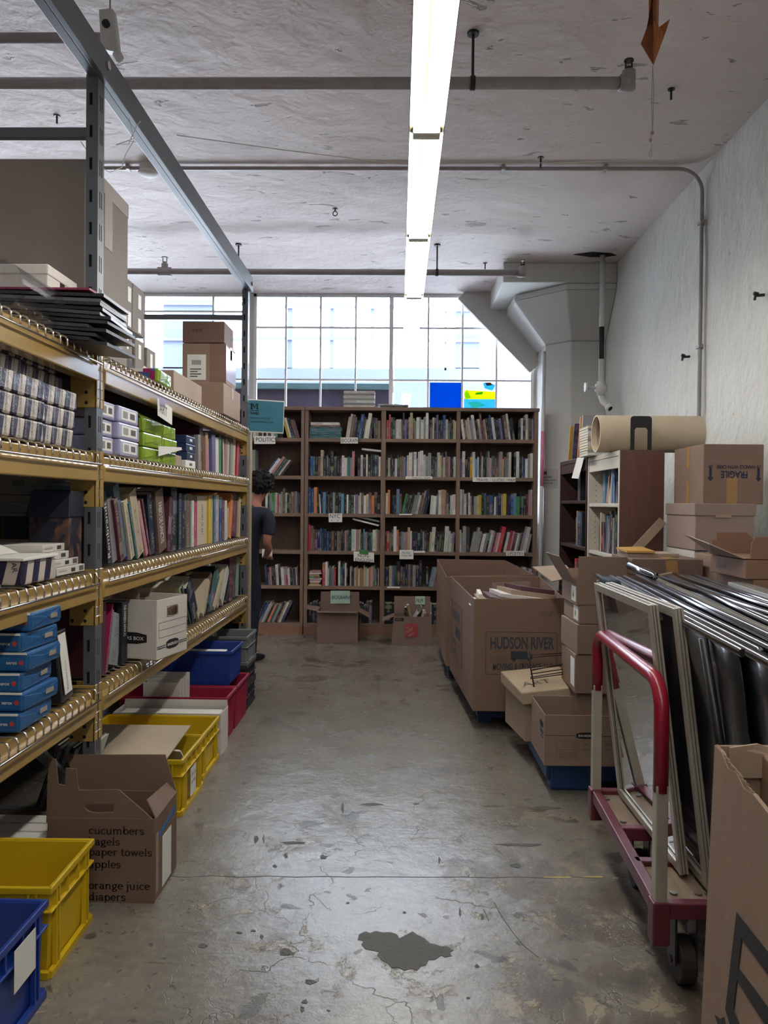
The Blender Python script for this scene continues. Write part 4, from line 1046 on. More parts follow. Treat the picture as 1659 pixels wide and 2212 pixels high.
# ---------------------------------------------------------------- box builders
def carton(name, label, size, loc, rz=0, mat=None, top='closed', flaps=None, group=None, th=.004, lid=None, bev=.004, tape=True, handle=None, cat='box', tapemat=None, taper=0):
    """local origin: middle of the bottom; w along x, d along y. flaps: {side: (length, degrees from upright, outward)}"""
    w, d, h = size; mat = mat or M_card
    t = thing(name, label, cat, loc, rz, group)
    b = MB()
    if top == 'closed':
        b.frustum([(-w/2,-d/2),(w/2,-d/2),(w/2,d/2),(-w/2,d/2)], 0, [(-w/2+taper,-d/2+taper),(w/2-taper,-d/2+taper),(w/2-taper,d/2-taper),(-w/2+taper,d/2-taper)], h)
        b.build('body', mat, t, bevel=bev)
        b = MB(); b.box(-w/2+.003, w/2-.003, -.0012, .0012, h-.0005, h+.0008); b.build('flap_seam', M_card_d, t)
        if tape:
            b = MB(); b.box(-w/2-.0012, w/2+.0012, -.024, .024, h, h+.0012)
            for s_ in (-1, 1):
                x0, x1 = sorted((s_*w/2, s_*(w/2+.0012))); b.box(x0, x1, -.024, .024, h-.07, h+.0012)
            b.build('packing_tape', tapemat or M_tape, t)
    else:
        b.box(-w/2, w/2, -d/2, d/2, 0, th)
        b.box(-w/2, w/2, -d/2, -d/2+th, th, h); b.box(-w/2, w/2, d/2-th, d/2, th, h)
        b.box(-w/2, -w/2+th, -d/2+th, d/2-th, th, h); b.box(w/2-th, w/2, -d/2+th, d/2-th, th, h)
        b.build('body', mat, t, bevel=.0015, seg=1)
    for side, (L, ang, *rest) in (flaps or {}).items():
        a = math.radians(ang); b = MB(); ins = rest[0] if rest else .004
        up = Vector((0, 0, math.cos(a)))
        if side[1] == 'x':
            s_ = 1 if side[0] == '+' else -1; e = Vector((s_*math.sin(a), 0, 0))+up
            o0 = Vector((s_*(w/2-th/2), 0, h)); p0, p1 = o0+Vector((0,-d/2+.002,0)), o0+Vector((0,d/2-.002,0)); ax = Vector((0,1,0))
        else:
            s_ = 1 if side[0] == '+' else -1; e = Vector((0, s_*math.sin(a), 0))+up
            o0 = Vector((0, s_*(d/2-th/2), h)); p0, p1 = o0+Vector((-w/2+.002,0,0)), o0+Vector((w/2-.002,0,0)); ax = Vector((1,0,0))
        n = ax.cross(e).normalized()*th/2
        q0, q1 = p0+e*L+ax*ins, p1+e*L-ax*ins
        b.hexa([p0-n, p1-n, p1+n, p0+n, q0-n, q1-n, q1+n, q0+n])
        b.build('flap', mat, t, bevel=.001, seg=1)
    if lid:
        lh, ov = lid
        b = MB(); b.box(-w/2-ov, w/2+ov, -d/2-ov, d/2+ov, h-lh+.004, h+.004); b.build('lid', mat, t, bevel=.004)
    return t
def quadpart(name, pts, mat, parent, world=False, th=.0008):
    """thin sheet through 4 points (counter clockwise seen from outside)"""
    p = [Vector(q) for q in pts]; n = (p[1]-p[0]).cross(p[3]-p[0]).normalized()*th
    b = MB(); b.hexa([p[0], p[1], p[2], p[3], p[0]+n, p[1]+n, p[2]+n, p[3]+n]); return b.build(name, mat, parent, world=world)

# ---------------------------------------------------------------- plastic bins
M_yel = plain('yellow_plastic', '#c9a818', 0.42, 0, 0.06, 5, bump=.03)
M_blu = plain('blue_plastic', '#1c3a8c', 0.40, 0, 0.06, 5)
M_red = plain('crimson_plastic', '#97203f', 0.42, 0, 0.06, 5)
M_gry = plain('grey_plastic', '#6c7072', 0.5, 0, 0.06, 5)
M_blk = plain('charcoal_plastic', '#2b2d31', 0.5, 0, 0.06, 5)
def plastic_bin(name, label, w, d, h, loc, mat, rz=0, style='euro', group=None, taper=.02):
    t = thing(name, label, 'bin', loc, rz, group); th = .005
    def rect(i, z): return [(-w/2+i, -d/2+i), (w/2-i, -d/2+i), (w/2-i, d/2-i), (-w/2+i, d/2-i)]
    def shell(b, i0, z0, i1, z1, t_):
        o0, o1 = rect(i0, 0), rect(i1, 0); n0, n1 = rect(i0+t_, 0), rect(i1+t_, 0)
        for k in range(4):
            k2 = (k+1) % 4
            b.hexa([(*o0[k], z0), (*o0[k2], z0), (*n0[k2], z0), (*n0[k], z0), (*o1[k], z1), (*o1[k2], z1), (*n1[k2], z1), (*n1[k], z1)])
    b = MB(); shell(b, taper, .004, .010, h-.004, th)
    b.box(-w/2+taper, w/2-taper, -d/2+taper, d/2-taper, .0, .008)
    b.build('body', mat, t, bevel=.002, seg=1)
    b = MB(); shell(b, .0, h-.020, .0, h, .013 if style == 'euro' else .010)
    if style == 'euro': shell(b, .0, h-.075, .0, h-.068, .014)
    b.build('rim', mat, t, bevel=.003)
    b = MB()
    if style == 'euro':
        for sx in (-1, 1):
            for u in (-.36, -.30, .30, .36):
                x0, x1 = sorted((sx*(w/2-.002), sx*(w/2-.016))); b.box(x0, x1, d*u-.004, d*u+.004, .01, h-.018)
            for u in (-.12, .12):
                x0, x1 = sorted((sx*(w/2-.002), sx*(w/2-.014))); b.box(x0, x1, d*u-.004, d*u+.004, h-.072, h-.018)
            x0, x1 = sorted((sx*(w/2-.001), sx*(w/2-.016))); b.box(x0, x1, -d/2+.01, d/2-.01, .0, .022)
        for sy in (-1, 1):
            for u in (-.42, -.38, -.14, .14, .38, .42):
                y0, y1 = sorted((sy*(d/2-.002), sy*(d/2-.016))); b.box(w*u-.004, w*u+.004, y0, y1, .01, h-.018)
            y0, y1 = sorted((sy*(d/2-.001), sy*(d/2-.016))); b.box(-w/2+.01, w/2-.01, y0, y1, .0, .022)
    else:
        n = int(d/.022)
        for sx in (-1, 1):
            if b.f: b.build('ribs', mat, t, bevel=.001, seg=1)
            b = MB()
            for k in range(1, n):
                y = -d/2+k*d/n
                xa, xb = sx*(w/2-taper+.002), sx*(w/2-.007); t2 = .003
                b.hexa([(xa, y-t2, .01), (xa-sx*.004, y-t2, .01), (xa-sx*.004, y+t2, .01), (xa, y+t2, .01), (xb, y-t2, h-.02), (xb-sx*.004, y-t2, h-.02), (xb-sx*.004, y+t2, h-.02), (xb, y+t2, h-.02)])
        n = int(w/.022)
        for sy in (-1, 1):
            b.build('ribs', mat, t, bevel=.001, seg=1); b = MB()
            for k in range(1, n):
                x = -w/2+k*w/n
                if abs(x) < w*.12:
                    if b.f: b.build('ribs', mat, t, bevel=.001, seg=1); b = MB()
                    continue
                ya, yb = sy*(d/2-taper+.002), sy*(d/2-.007); t2 = .003
                b.hexa([(x-t2, ya, .01), (x+t2, ya, .01), (x+t2, ya-sy*.004, .01), (x-t2, ya-sy*.004, .01), (x-t2, yb, h-.02), (x+t2, yb, h-.02), (x+t2, yb-sy*.004, h-.02), (x-t2, yb-sy*.004, h-.02)])
    b.build('ribs', mat, t, bevel=.001, seg=1)
    return t
def side_label(t, w, y0, y1, z0, z1, mat=None, dx=.0008):
    b = MB(); b.box(w/2, w/2+dx, y0, y1, z0, z1); return b.build('paper_label', mat or M_label, t)

# --- on the floor along the rack
t = plastic_bin('storage_bin', 'blue plastic bin with a paper label, at the corner in front of the yellow bin', .50, .36, .265, (-1.19, 1.86, 0), M_blu)
b = MB(); b.box(.2505, .2515, -.01, .10, .125, .232); b.build('paper_label', M_label, t)
b = MB(); b.box(-.15, .12, -.12, .1, .012, .10); 
tag(b.build('paper_stack', M_paper, bevel=.003), 'stack of white paper inside the blue bin nearest the viewer', 'paper'); bpy.context.scene.objects['paper_stack'].location = (-1.19, 1.86, 0)
plastic_bin('storage_bin', 'empty yellow plastic bin beside the cucumbers grocery box', .56, .32, .262, (-1.245, 2.255, 0), M_yel, rz=.02)
t = plastic_bin('storage_bin', 'yellow plastic bin with a taped paper notice, under the sheet of board', .56, .37, .245, (-1.19, 3.40, 0), M_yel)
b = MB(); b.box(.2806, .2812, -.06, .03, .04, .165); lb = b.build('paper_notice', M_label, t)
text('lettering', 'Art Lib', .026, (.2813, -.052, .125), (0,1,0), (0,0,1), M_greyink, lb, fit=.07); text('lettering', 'Law Items', .026, (.2813, -.052, .092), (0,1,0), (0,0,1), M_greyink, lb, fit=.07)
b = MB(); b.box(-.0, .006, -.03, .0, .2, .247); 
plastic_bin('storage_bin', 'yellow plastic bin behind the one with the paper notice', .60, .35, .222, (-1.23, 3.81, 0), M_yel)
t = carton('carton', 'low open white carton between the yellow and red bins', (.58, .17, .225), (-1.22, 4.09, 0), 0, M_card_w, 'open', {'+y': (.03, 5)})
b = MB(); b.box(-.27, .27, -.07, .06, .02, .21); b.build('paper_contents', M_paper, t, bevel=.004)
plastic_bin('storage_bin', 'crimson ribbed plastic bin with white papers standing in it', .62, .26, .262, (-1.25, 4.32, 0), M_red, style='rib')
for k in range(4):
    b = MB(); b.box(-1.43+.01*k, -1.22+.008*k, 4.25+.035*k, 4.255+.035*k, .02, .33+.012*k)
    tag(b.build('paper_folder', M_paper), 'white paper folder standing in the crimson bin, %s from the front' % ORD[k], 'folder', 'folders in the crimson bin')
plastic_bin('storage_bin', 'crimson ribbed plastic bin under the blue bin', .66, .36, .262, (-1.27, 4.65, 0), M_red, style='rib')
plastic_bin('storage_bin', 'ribbed blue plastic bin stacked on a crimson bin', .62, .34, .205, (-1.285, 4.63, .262), M_blu, style='rib')
b = MB(); b.box(-1.30, -1.08, 4.55, 4.72, .275, .43); b.box(-1.22, -1.05, 4.53, 4.68, .43, .437)
tag(b.build('paper_bundle', M_paper, bevel=.002), 'loose white papers lying in the stacked blue bin', 'paper')
def crate(label, z, mat, h=.17, x=-1.22, y=5.05, rz=0.0, w=.50, d=.32, group='crates stacked behind the rack end'):
    t = plastic_bin('storage_crate', label, w, d, h, (x, y, z), mat, rz=rz, taper=.012, group=group)
    return t
crate('charcoal crate at the bottom of the grey crate stack', 0, M_blk, .15)
crate('charcoal crate in the middle of the grey crate stack', .152, M_blk, .13, y=5.06)
crate('grey slotted crate on top of the stack behind the rack end', .284, M_gry, .19, y=5.07)
b = MB()
for k in range(14):
    a = k*.7; b.sphere((-1.33+.1*math.cos(a)*R.random(), 5.02+.06*math.sin(a), .44+.035*R.random()), .045, 6, 5, sc3=(1, 1, .8))
tag(b.build('plastic_bag', glass_mat('crumpled_clear_plastic', (.8,.82,.85), haze=.6)), 'crumpled clear plastic bag bulging out of the top grey crate', 'bag')
b = MB(); b.box(-1.12, -1.00, 4.98, 5.08, .30, .44); tag(b.build('paper_block', M_paper, bevel=.002), 'small pale paper block inside the top grey crate', 'paper')
b = MB(); b.hexa([(-1.62,3.20,.262),(-.985,3.20,.262),(-.985,3.58,.235),(-1.62,3.58,.262),(-1.62,3.20,.268),(-.985,3.20,.268),(-.985,3.58,.241),(-1.62,3.58,.268)])
p = [atY(205, 1584, 3.52), atY(385, 1575, 3.55), atY(383, 1650, 3.28), atY(205, 1665, 3.2)]
b = MB(); q = [(-1.39, 3.15, .275), (-.965, 3.16, .262), (-.96, 3.52, .30), (-1.39, 3.50, .305)]
b.hexa(q+[(x, y, z+.005) for x, y, z in q])
tag(b.build('board_sheet', card_mat('buff_board', '#b8a285')), 'buff sheet of board lying over the yellow bin', 'board')
b = MB(); b.hexa([(-1.02,3.30,.262),(-.945,3.30,.255),(-.925,3.44,.10),(-1.0,3.46,.10),(-1.02,3.305,.266),(-.945,3.305,.26),(-.925,3.447,.10),(-1.0,3.467,.10)])
tag(b.build('pale_card', M_paper), 'small pale card leaning inside the labelled yellow bin', 'card')

# --- grocery box with printed shopping list
t = thing('grocery_box', 'brown grocery box printed with a shopping list, standing torn open', 'box', (-.987, 2.645, 0))
w, d, h, th = .364, .25, .285, .004
b = MB(); b.box(-w/2, w/2, -d/2, d/2, 0, th); b.box(-w/2, w/2, -d/2, -d/2+th, th, h); b.box(-w/2, w/2, d/2-th, d/2, th, h)
b.box(-w/2, -w/2+th, -d/2+th, d/2-th, th, h); b.box(w/2-th, w/2, -d/2+th, d/2-th, th, h); b.build('body', card_mat('grocery_cardboard', '#7f604b'), t, bevel=.0015, seg=1)
M_groc = MC['grocery_cardboard']
def P2(zx, zy):   # zoom reading on the front plane of the box
    p = atY(zx/3.318, 1600+zy/3.318, 2.52); return (p.x, p.z)
b = MB()
hole = [P2(*q) for q in ((605,455),(815,452),(815,485),(775,515),(700,520),(640,510),(608,487))]
outer = [P2(*q) for q in ((330,588),(1110,583),(1045,520),(850,352),(700,348),(560,356),(545,204),(472,196),(465,325),(415,310),(400,135),(345,128))]
# front handle panel: outline with the hand hole cut out (two pieces meeting at the hole)
def panel(pts, y0, y1):
    b.prism(pts, y0, y1, 'y')
hy0, hy1 = 2.521, 2.525
hz = .5*(hole[0][1]+hole[4][1])
lft, rgt = hole[0][0], hole[1][0]
topz = outer[3][1]
panel([outer[0], (lft, outer[0][1]), (lft, outer[5][1]), outer[5], outer[6], outer[7], outer[8], outer[9], outer[10], outer[11]], hy0, hy1)
panel([(lft, outer[0][1]), (rgt, outer[0][1]), (rgt, hole[3][1]), (hole[3][0], hole[3][1]), (hole[4][0], hole[4][1]), (hole[5][0], hole[5][1]), (lft, hole[6][1])], hy0, hy1)
panel([(lft, hole[0][1]), (rgt, hole[1][1]), (rgt, topz), (lft, outer[5][1])], hy0, hy1)
panel([(rgt, outer[0][1]), outer[1], outer[2], outer[3], (rgt, topz)], hy0, hy1)
b.build('handle_panel', M_groc, t, world=True)
b = MB(); a0 = Vector((-1.165, 2.77, .285)); a1 = Vector((-.807, 2.77, .285)); b0 = atY(373, 1712, 2.79); 
c0 = atY(138, 1630, 2.785); c1 = atY(357, 1630, 2.785)
b.hexa([tuple(a0), tuple(a1), (a1.x, a1.y+.004, a1.z), (a0.x, a0.y+.004, a0.z), tuple(c0), tuple(c1), (c1.x, c1.y+.004, c1.z), (c0.x, c0.y+.004, c0.z)])
b.build('flap', M_groc, t, world=True, bevel=.001, seg=1)
b = MB(); b.hexa([(-.807,2.53,.283),(-.803,2.53,.283),(-.803,2.765,.283),(-.807,2.765,.283),(-.855,2.58,.325),(-.851,2.58,.327),(-.84,2.765,.318),(-.844,2.765,.316)])
b.build('flap', M_groc, t, world=True)
for s_, zx, zy in (('cucumbers', 636, 668), ('bagels', 636, 748), ('paper towels', 636, 822), ('apples', 636, 910), ('orange juice', 636, 1062), ('diapers', 636, 1143)):
    p = atY(zx/3.318, 1600+zy/3.318, 2.52)
    SERIF(s_, .037, (p.x, 2.52, p.z), t)
b = MB(); b.box(-.8045, -.8037, 2.53, 2.555, .03, .23); b.build('paper_tape', M_card_l, t, world=True)
b = MB(); b.box(-.8045, -.8035, 2.60, 2.70, .015, .19); b.build('shipping_label', M_label, t, world=True)
b = MB(); b.hexa([(-.8036,2.555,.200),(-.8034,2.555,.200),(-.8034,2.755,.225),(-.8036,2.755,.225),(-.8036,2.555,.220),(-.8030,2.555,.220),(-.8030,2.755,.245),(-.8036,2.755,.245)])
b.build('blue_tape', plain('blue_masking_tape', '#3566a0', .6), t, world=True)
for k, zz in enumerate((.262, .250, .238)): text('lettering', 'recycle this box', .010, (-.8035, 2.60, zz), (0,1,0), (0,0,1), M_greyink, t, world=True)

# --- behind: magazines and boxes on the floor beneath the rack
for k, (px, c) in enumerate(((52,'k'),(60,'a'),(68,'h'),(76,'a'),(86,'k'),(96,'w'),(106,'h'),(118,'w'))):
    y = 2.92; p = atY(px, 1720, y)
    add_book(p.x, 2.92, .02, 0, .014, .40-.01*(k % 3), .2, c, .32, '%s magazine slanting under the lowest rack deck, %s from the frame edge' % (BC[c][0], ORD[k]), 'magazines on the floor under the rack')
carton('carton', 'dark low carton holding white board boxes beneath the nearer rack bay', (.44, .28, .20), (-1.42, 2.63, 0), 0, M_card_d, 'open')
for k in range(3):
    b = MB(); p = (-1.33-.0*k, 2.54+.07*k, .012); b.box(-.15, .15, -.03, .03, 0, .20-.0*k)
    o = b.build('white_box', M_card_w, bevel=.002); o.location = p
    tag(o, 'long white board box in the low dark carton, %s from the yellow bin' % ORD[k], 'box', 'white board boxes in the dark carton')

# ---------------------------------------------------------------- paper reams
_E1 = enlarge_start(); BIG = True
def stripes_mat():
    m, nt, nd, ln, b = new_mat('striped_purple_cream_wrapper')
    tc = nd.new('ShaderNodeTexCoord'); s = nd.new('ShaderNodeSeparateXYZ'); ln.new(tc.outputs['Object'], s.inputs[0])
    u = math_node(nd, ln, 'ADD', math_node(nd, ln, 'ADD', s.outputs[1], s.outputs[0]), math_node(nd, ln, 'MULTIPLY', s.outputs[2], -.25))
    f = math_node(nd, ln, 'FRACT', math_node(nd, ln, 'MULTIPLY', u, 15.0)); k = step(nd, ln, f, .49, .51)
    n = noise(nd, ln, tc.outputs['Object'], 14, 4)
    cr = mixc(nd, ln, n, S('#b5aba2'), S('#cdc3b8')); pu = mixc(nd, ln, n, S('#1f1b33'), S('#35304e'))
    ln.new(mixc(nd, ln, k, pu, cr), b.inputs['Base Color']); b.inputs['Roughness'].default_value = .32
    bp = nd.new('ShaderNodeBump'); bp.inputs['Strength'].default_value = .4; bp.inputs['Distance'].default_value = .012
    ln.new(noise(nd, ln, tc.outputs['Object'], 22, 3), bp.inputs['Height']); ln.new(bp.outputs['Normal'], b.inputs['Normal'])
    return m
M_cougar = stripes_mat()
def ream(name, label, size, loc, rz, mat, group, folds=True):
    """wrapped ream: x = side facing the aisle is +x; folded end facing -y"""
    w, d, h = size
    t = thing(name, label, 'paper ream', loc, rz, group)
    b = MB(); b.box(-w/2, w/2, -d/2, d/2, 0, h); b.build('wrapper', mat, t, bevel=.006, seg=2)
    return t
def letters(t, s, size, pts, xd, yd, mat, name='lettering', bold=0):
    for p in pts: text(name, s, size, p, xd, yd, mat, t, bold=bold)
LV_ = ['lowest', 'second up', 'third up', 'fourth up', 'fifth up']
M_cream = plain('cream_ink', '#b9b0a4', .6)
def cougar_stack(x, y, n, w, d, where, off=0, deep=False):
    for k in range(n):
        t = ream('paper_ream', '%s striped ream, %s' % (LV_[k], where), (w, d, .053), (x+R.uniform(-.006, .006)-(.055 if k > 2 else 0), y+R.uniform(-.004, .004), LV[1]+.001+k*.0545), R.uniform(-.015, .015), M_cougar, 'striped reams on the second rack shelf')
        if deep and k < 1: continue
        q = -d/2
        kk = int((-d/2-w/2)*15*2)-1
        j = 0
        while True:      # a word on every stripe, dark on cream, pale on purple
            yy = kk/30.0 - w/2 + .022; 
            if yy > d/2-.008: break
            if yy > -d/2+.012:
                fr = ((kk) % 2)
                text('lettering', 'COUGAR', .0125, (w/2+.0007, yy+.006-.010, .004), (0,.10,1), (0,-1,.10), M_cream if fr == 0 else M_navyink, t, sx=.92)
            kk += 1
cougar_stack(-1.075, 1.615, 5, .23, .26, 'out of sight end of the row at the wire edge')
cougar_stack(-1.065, 1.885, 5, .23, .27, 'in the middle stack at the wire edge')
cougar_stack(-1.075, 2.135, 5, .23, .21, 'in the stack by the post connector plate')

# third shelf, nearer bay
M_ub = card_mat('off_white_ream_box', '#a9a5a0')
for ci, (x0, x1) in enumerate(((-1.75, -1.50), (-1.495, -1.19))):
    for k in range(4):
        z = LV[2]+.001+k*.078
        t = thing('paper_box', 'off-white paper box, %s in the %s stack beyond the rack brace' % (LV_[k], ('rear', 'aisle-side')[ci]), 'box', ((x0+x1)/2, 2.66, z), group='off-white paper boxes on the third rack shelf')
        b = MB(); b.box(x0-(x0+x1)/2, x1-(x0+x1)/2-.004, 0, .2, 0, .076)
        b.build('body', M_ub if not (k == 1 and ci == 1) else plain('navy_box', '#1f2b4d', .5), t, bevel=.002)
        if ci == 0:
            text('lettering', 'universal one.', .030, (-.11, -.001, .026), (1,0,0), (0,0,1), M_greyink, t)
        elif k == 1:
            b = MB(); b.box(-.150, -.05, -.0012, 0, .0, .076); b.build('green_panel', plain('green_panel', '#27502f', .5), t); text('lettering', 'Copy', .03, (-.135, -.0014, .026), (1,0,0), (0,0,1), M_greyink, t)
        else:
            b = MB(); 
            for q in range(7): b.box(-.02+q*.006, -.018+q*.006, -.0012, 0, .03, .052)
            b.build('barcode', M_greyink, t)
t = thing('picture_box', 'dark box with a shadowy painted figure printed on it, beside the post', 'box', (-1.035, 2.25, LV[2]))
def pic_mat():
    m, nt, nd, ln, b = new_mat('shadowy_painted_print'); tc = nd.new('ShaderNodeTexCoord')
    n = noise(nd, ln, mapping(nd, ln, tc.outputs['Object'], (1,1,.7)), 14, 5, .6, .8)
    r = ramp(nd, [(0, S('#14141f')), (.48, S('#1b1c2b')), (.56, S('#5d4238')), (.66, S('#7b5a4c')), (.75, S('#241d24'))]); ln.new(n, r.inputs['Fac']); ln.new(r.outputs['Color'], b.inputs['Base Color']); b.inputs['Roughness'].default_value = .5; return m
b = MB(); b.frustum([(-.06,-.02),(.062,-.02),(.062,.07),(-.06,.07)], 0, [(-.06,-.02),(.062,-.02),(.062,.07),(-.06,.07)], .19); b.build('body', pic_mat(), t, bevel=.003)
b = MB(); b.frustum([(-.068,-.028),(.066,-.028),(.066,.078),(-.068,.078)], .165, [(-.05,-.02),(.066,-.02),(.066,.07),(-.05,.07)], .245); b.build('lid', plain('navy_lid', '#1a1f33', .45), t, bevel=.004)
for k in range(4):
    sx = (.0, -.010, -.016, -.026)[k]; sy = (.0, -.022, -.028, -.04)[k]
    t = thing('film_box', 'slim white carton, %s in the little stack at the wire edge by the post' % LV_[k], 'box', (-1.10+sx, 2.215+sy, LV[2]+.001+k*.0225), R.uniform(-.03, .03), 'slim white cartons on the third shelf')
    b = MB(); b.box(-.14, .14, -.095, .095, 0, .0215); b.build('body', M_card_w, t, bevel=.0015)
    b = MB()
    for q in range(8): b.box(.14, .1406, .0+q*.0035, .0018+q*.0035, .005, .016)
    b.build('barcode', M_ink, t)
    b = MB(); b.box(.14, .1406, .055, .085, .004, .018); b.build('logo', M_greyink, t)
    text('lettering', 'UNCOATED 80lb', .007, (.1404, -.085, .009), (0,1,0), (0,0,1), M_greyink, t)
    text('lettering', 'www.paperdirect.com', .010, (-.06, -.0955, .007), (1,0,0), (0,0,1), M_ink, t)
t = ream('paper_ream', 'opened striped ream with its wrapper folded back, on the third shelf', (.23, .19, .062), (-1.055, 1.98, LV[2]), 0, M_cougar, None)
text('lettering', 'COUG', .022, (.040, -.0985, .056), (.12,0,-1), (1,0,.12), M_cream, t)
text('lettering', 'AR', .020, (.088, -.0985, .058), (.12,0,-1), (1,0,.12), M_navyink, t)
b = MB(); b.box(-.12, .122, -.104, .09, .062, .070); b.build('loose_sheets', M_paper, t, bevel=.002)
b = MB(); b.hexa([(-.12,-.09,.070),(.0,-.09,.071),(.02,.08,.071),(-.12,.08,.070),(-.12,-.09,.072),(-.10,-.09,.125),(-.09,.08,.115),(-.12,.08,.072)]); b.build('wrapper_flap', M_paper, t, bevel=.003)

# lowest shelf, nearer bay: blue reams
M_xblue = plain('sky_blue_wrapper', '#24588c', .28, 0, .08, 10, bump=.25, bs=25)
M_xred = plain('red_ink', '#b23a34', .6)
for k in range(6):
    rz = (.02, -.03, .04, .0, -.05, .03)[k]; yk = 1.945+(0, .02, .01, .03, .03, .045)[k]
    t = ream('paper_ream', 'blue wrapped ream, %s of the blue stack on the lowest shelf' % (LV_[k] if k < 5 else 'topmost'), (.24, .185, .047), (-1.055+(0, .008, -.004, .010, .0, .006)[k], yk, LV[3]+.001+k*.0487), rz, M_xblue, 'blue wrapped reams')
    text('lettering', 'xerox', .012, (.066, -.0935, .019), (1,0,0), (0,0,1), M_paper, t, bold=.02, fit=.028)
    b = MB(); b.tube([(.104, -.093, .023), (.104, -.094, .023)], .006, 14); b.build('logo', M_xred, t)
    b = MB(); b.box(-.118, .118, -.0945, -.0925, .043, .0485); b.build('paper_edge', M_paper, t)
    # folded wrapper end with fold lines catching the light
    b = MB(); b.hexa([(.119,-.09,.008),(.1215,-.09,.008),(.1215,.0,.022),(.119,.0,.022),(.119,-.09,.040),(.1225,-.088,.040),(.1225,.0,.026),(.119,.0,.026)])
    b.hexa([(.119,.088,.008),(.1215,.088,.008),(.1215,.01,.022),(.119,.01,.022),(.119,.088,.040),(.1225,.086,.040),(.1225,.01,.026),(.119,.01,.026)]); b.build('wrapper_fold', M_xblue, t, bevel=.002)
    b = MB(); b.box(.1215, .1232, .02, .06, .018, .030); b.build('clear_tape', M_cleartape, t)
t = thing('paper_ream', 'black and white ream standing on end beside the blue stack', 'paper ream', (-.985, 2.155, LV[3]+.002), .12)
b = MB(); b.hexa([(-.04,-.03,0),(.035,-.03,0),(.035,.075,0),(-.04,.075,0),(-.058,-.03,.205),(.012,-.03,.20),(.012,.075,.20),(-.058,.075,.205)]); b.build('wrapper', M_black, t, bevel=.004)
b = MB(); b.hexa([(-.0405,-.0312,.003),(-.012,-.0312,.003),(-.012,-.0302,.003),(-.0405,-.0302,.003),(-.0575,-.0312,.195),(-.030,-.0312,.195),(-.030,-.0302,.195),(-.0575,-.0302,.195)]); b.build('white_strip', M_label, t)
text('lettering', '20 lb  500', .019, (-.022, -.0314, .045), (-.09,0,1), (-1,0,-.09), M_ink, t, bold=.02)
b = MB(); b.tube([(-.027+.008*math.cos(a), -.0316, .024+.008*math.sin(a)) for a in [k*PI/3 for k in range(6)]], .0022, 5, closed=True); b.build('recycling_logo', M_ink, t)
b = MB(); b.hexa([(.036,-.01,.02),(.0375,-.01,.02),(.0375,.055,.02),(.036,.055,.02),(.014,-.01,.19),(.0155,-.01,.19),(.0155,.055,.19),(.014,.055,.19)]); b.build('printed_end', M_paper, t)
text('lettering', 'Recycled Copy', .014, (.0375, .02, .03), (-.12,0,1), (0,-1,0), plain('teal_ink', '#2f6a63', .6), t)
t = carton('small_carton', 'dark carton of copy paper at the back of the lowest shelf', (.26, .22, .20), (-1.50, 2.20, LV[3]+.001), 0, card_mat('shaded_box', '#77736f'), tape=False)  # one even grey over the whole carton
text('lettering', 'Copy Paper', .03, (-.1, -.1105, .13), (1,0,0), (0,0,1), M_ink, t)
t = thing('plastic_tray', 'grey-green letter tray with small books, behind the rack post', 'tray', (-1.26, 2.62, LV[3]+.001))
b = MB(); b.box(-.16, .10, -.10, .15, .16, .165); b.box(-.16, .10, -.10, .15, 0, .005)
for x in (-.16, .095):
    b.box(x, x+.005, -.10, .15, 0, .165)
b.build('tray_body', plain('grey_green_plastic', '#5d6a66', .5), t, bevel=.002)
for k, c in enumerate('cuca'):
    add_book(-1.26-.05+.035*k, 2.60, LV[3]+.007, 0, .03, .13, .12, c, 0, '%s small book in the letter tray behind the post, %s one' % (BC[c][0], ORD[k]), 'small books in the letter tray')
b = MB(); b.sphere((-1.33, 2.40, LV[3]+.075), .06, 10, 7, sc3=(1,.8,1.1)); tag(b.build('cloth_bundle', plain('faded_red_cloth', '#7d5a5a', .8, var=.3, vs=20, bump=.4), smooth=True), 'faded pinkish cloth bundle on the lowest shelf behind the post', 'bundle')

# ---------------------------------------------------------------- top shelf
Z0 = LV[0]+.001
t = carton('large_carton', 'very large pale cardboard carton with shiny tape on the top shelf', (.87, .39, .65), (-1.465, 2.665, Z0), 0, card_mat('greyish_cardboard', '#8d8078'), tape=False)
b = MB(); b.box(-.435, .4365, -.03, .03, .65, .652); b.box(.435, .4368, -.035, .035, .42, .652); b.box(.4352, .4365, -.195, .195, .60, .652); b.build('clear_tape', M_cleartape, t)
text('lettering', 'CONTENTS: RECYCLED PAPER PRODUCTS', .026, (-.42, -.1955, .575), (1,0,0), (0,0,1), M_navyink, t)
t = carton('flat_box', 'shallow white lidded box lying on the portfolios by the post', (.50, .19, .065), (-1.25, 2.235, Z0+.135), 0, M_card_w, tape=False, lid=(.03, .003))
b = MB(); b.box(.2495, .2508, -.015, .015, .015, .042); b.build('handle_slot', M_hole, t)
zz = Z0; cs = ['#2a2a30', '#202127', '#34343c', '#25262c', '#3a3a42', '#1d1e24', '#2f3037', '#44444c', '#24252b', '#2c2d34', '#6d6d72', '#22232a']
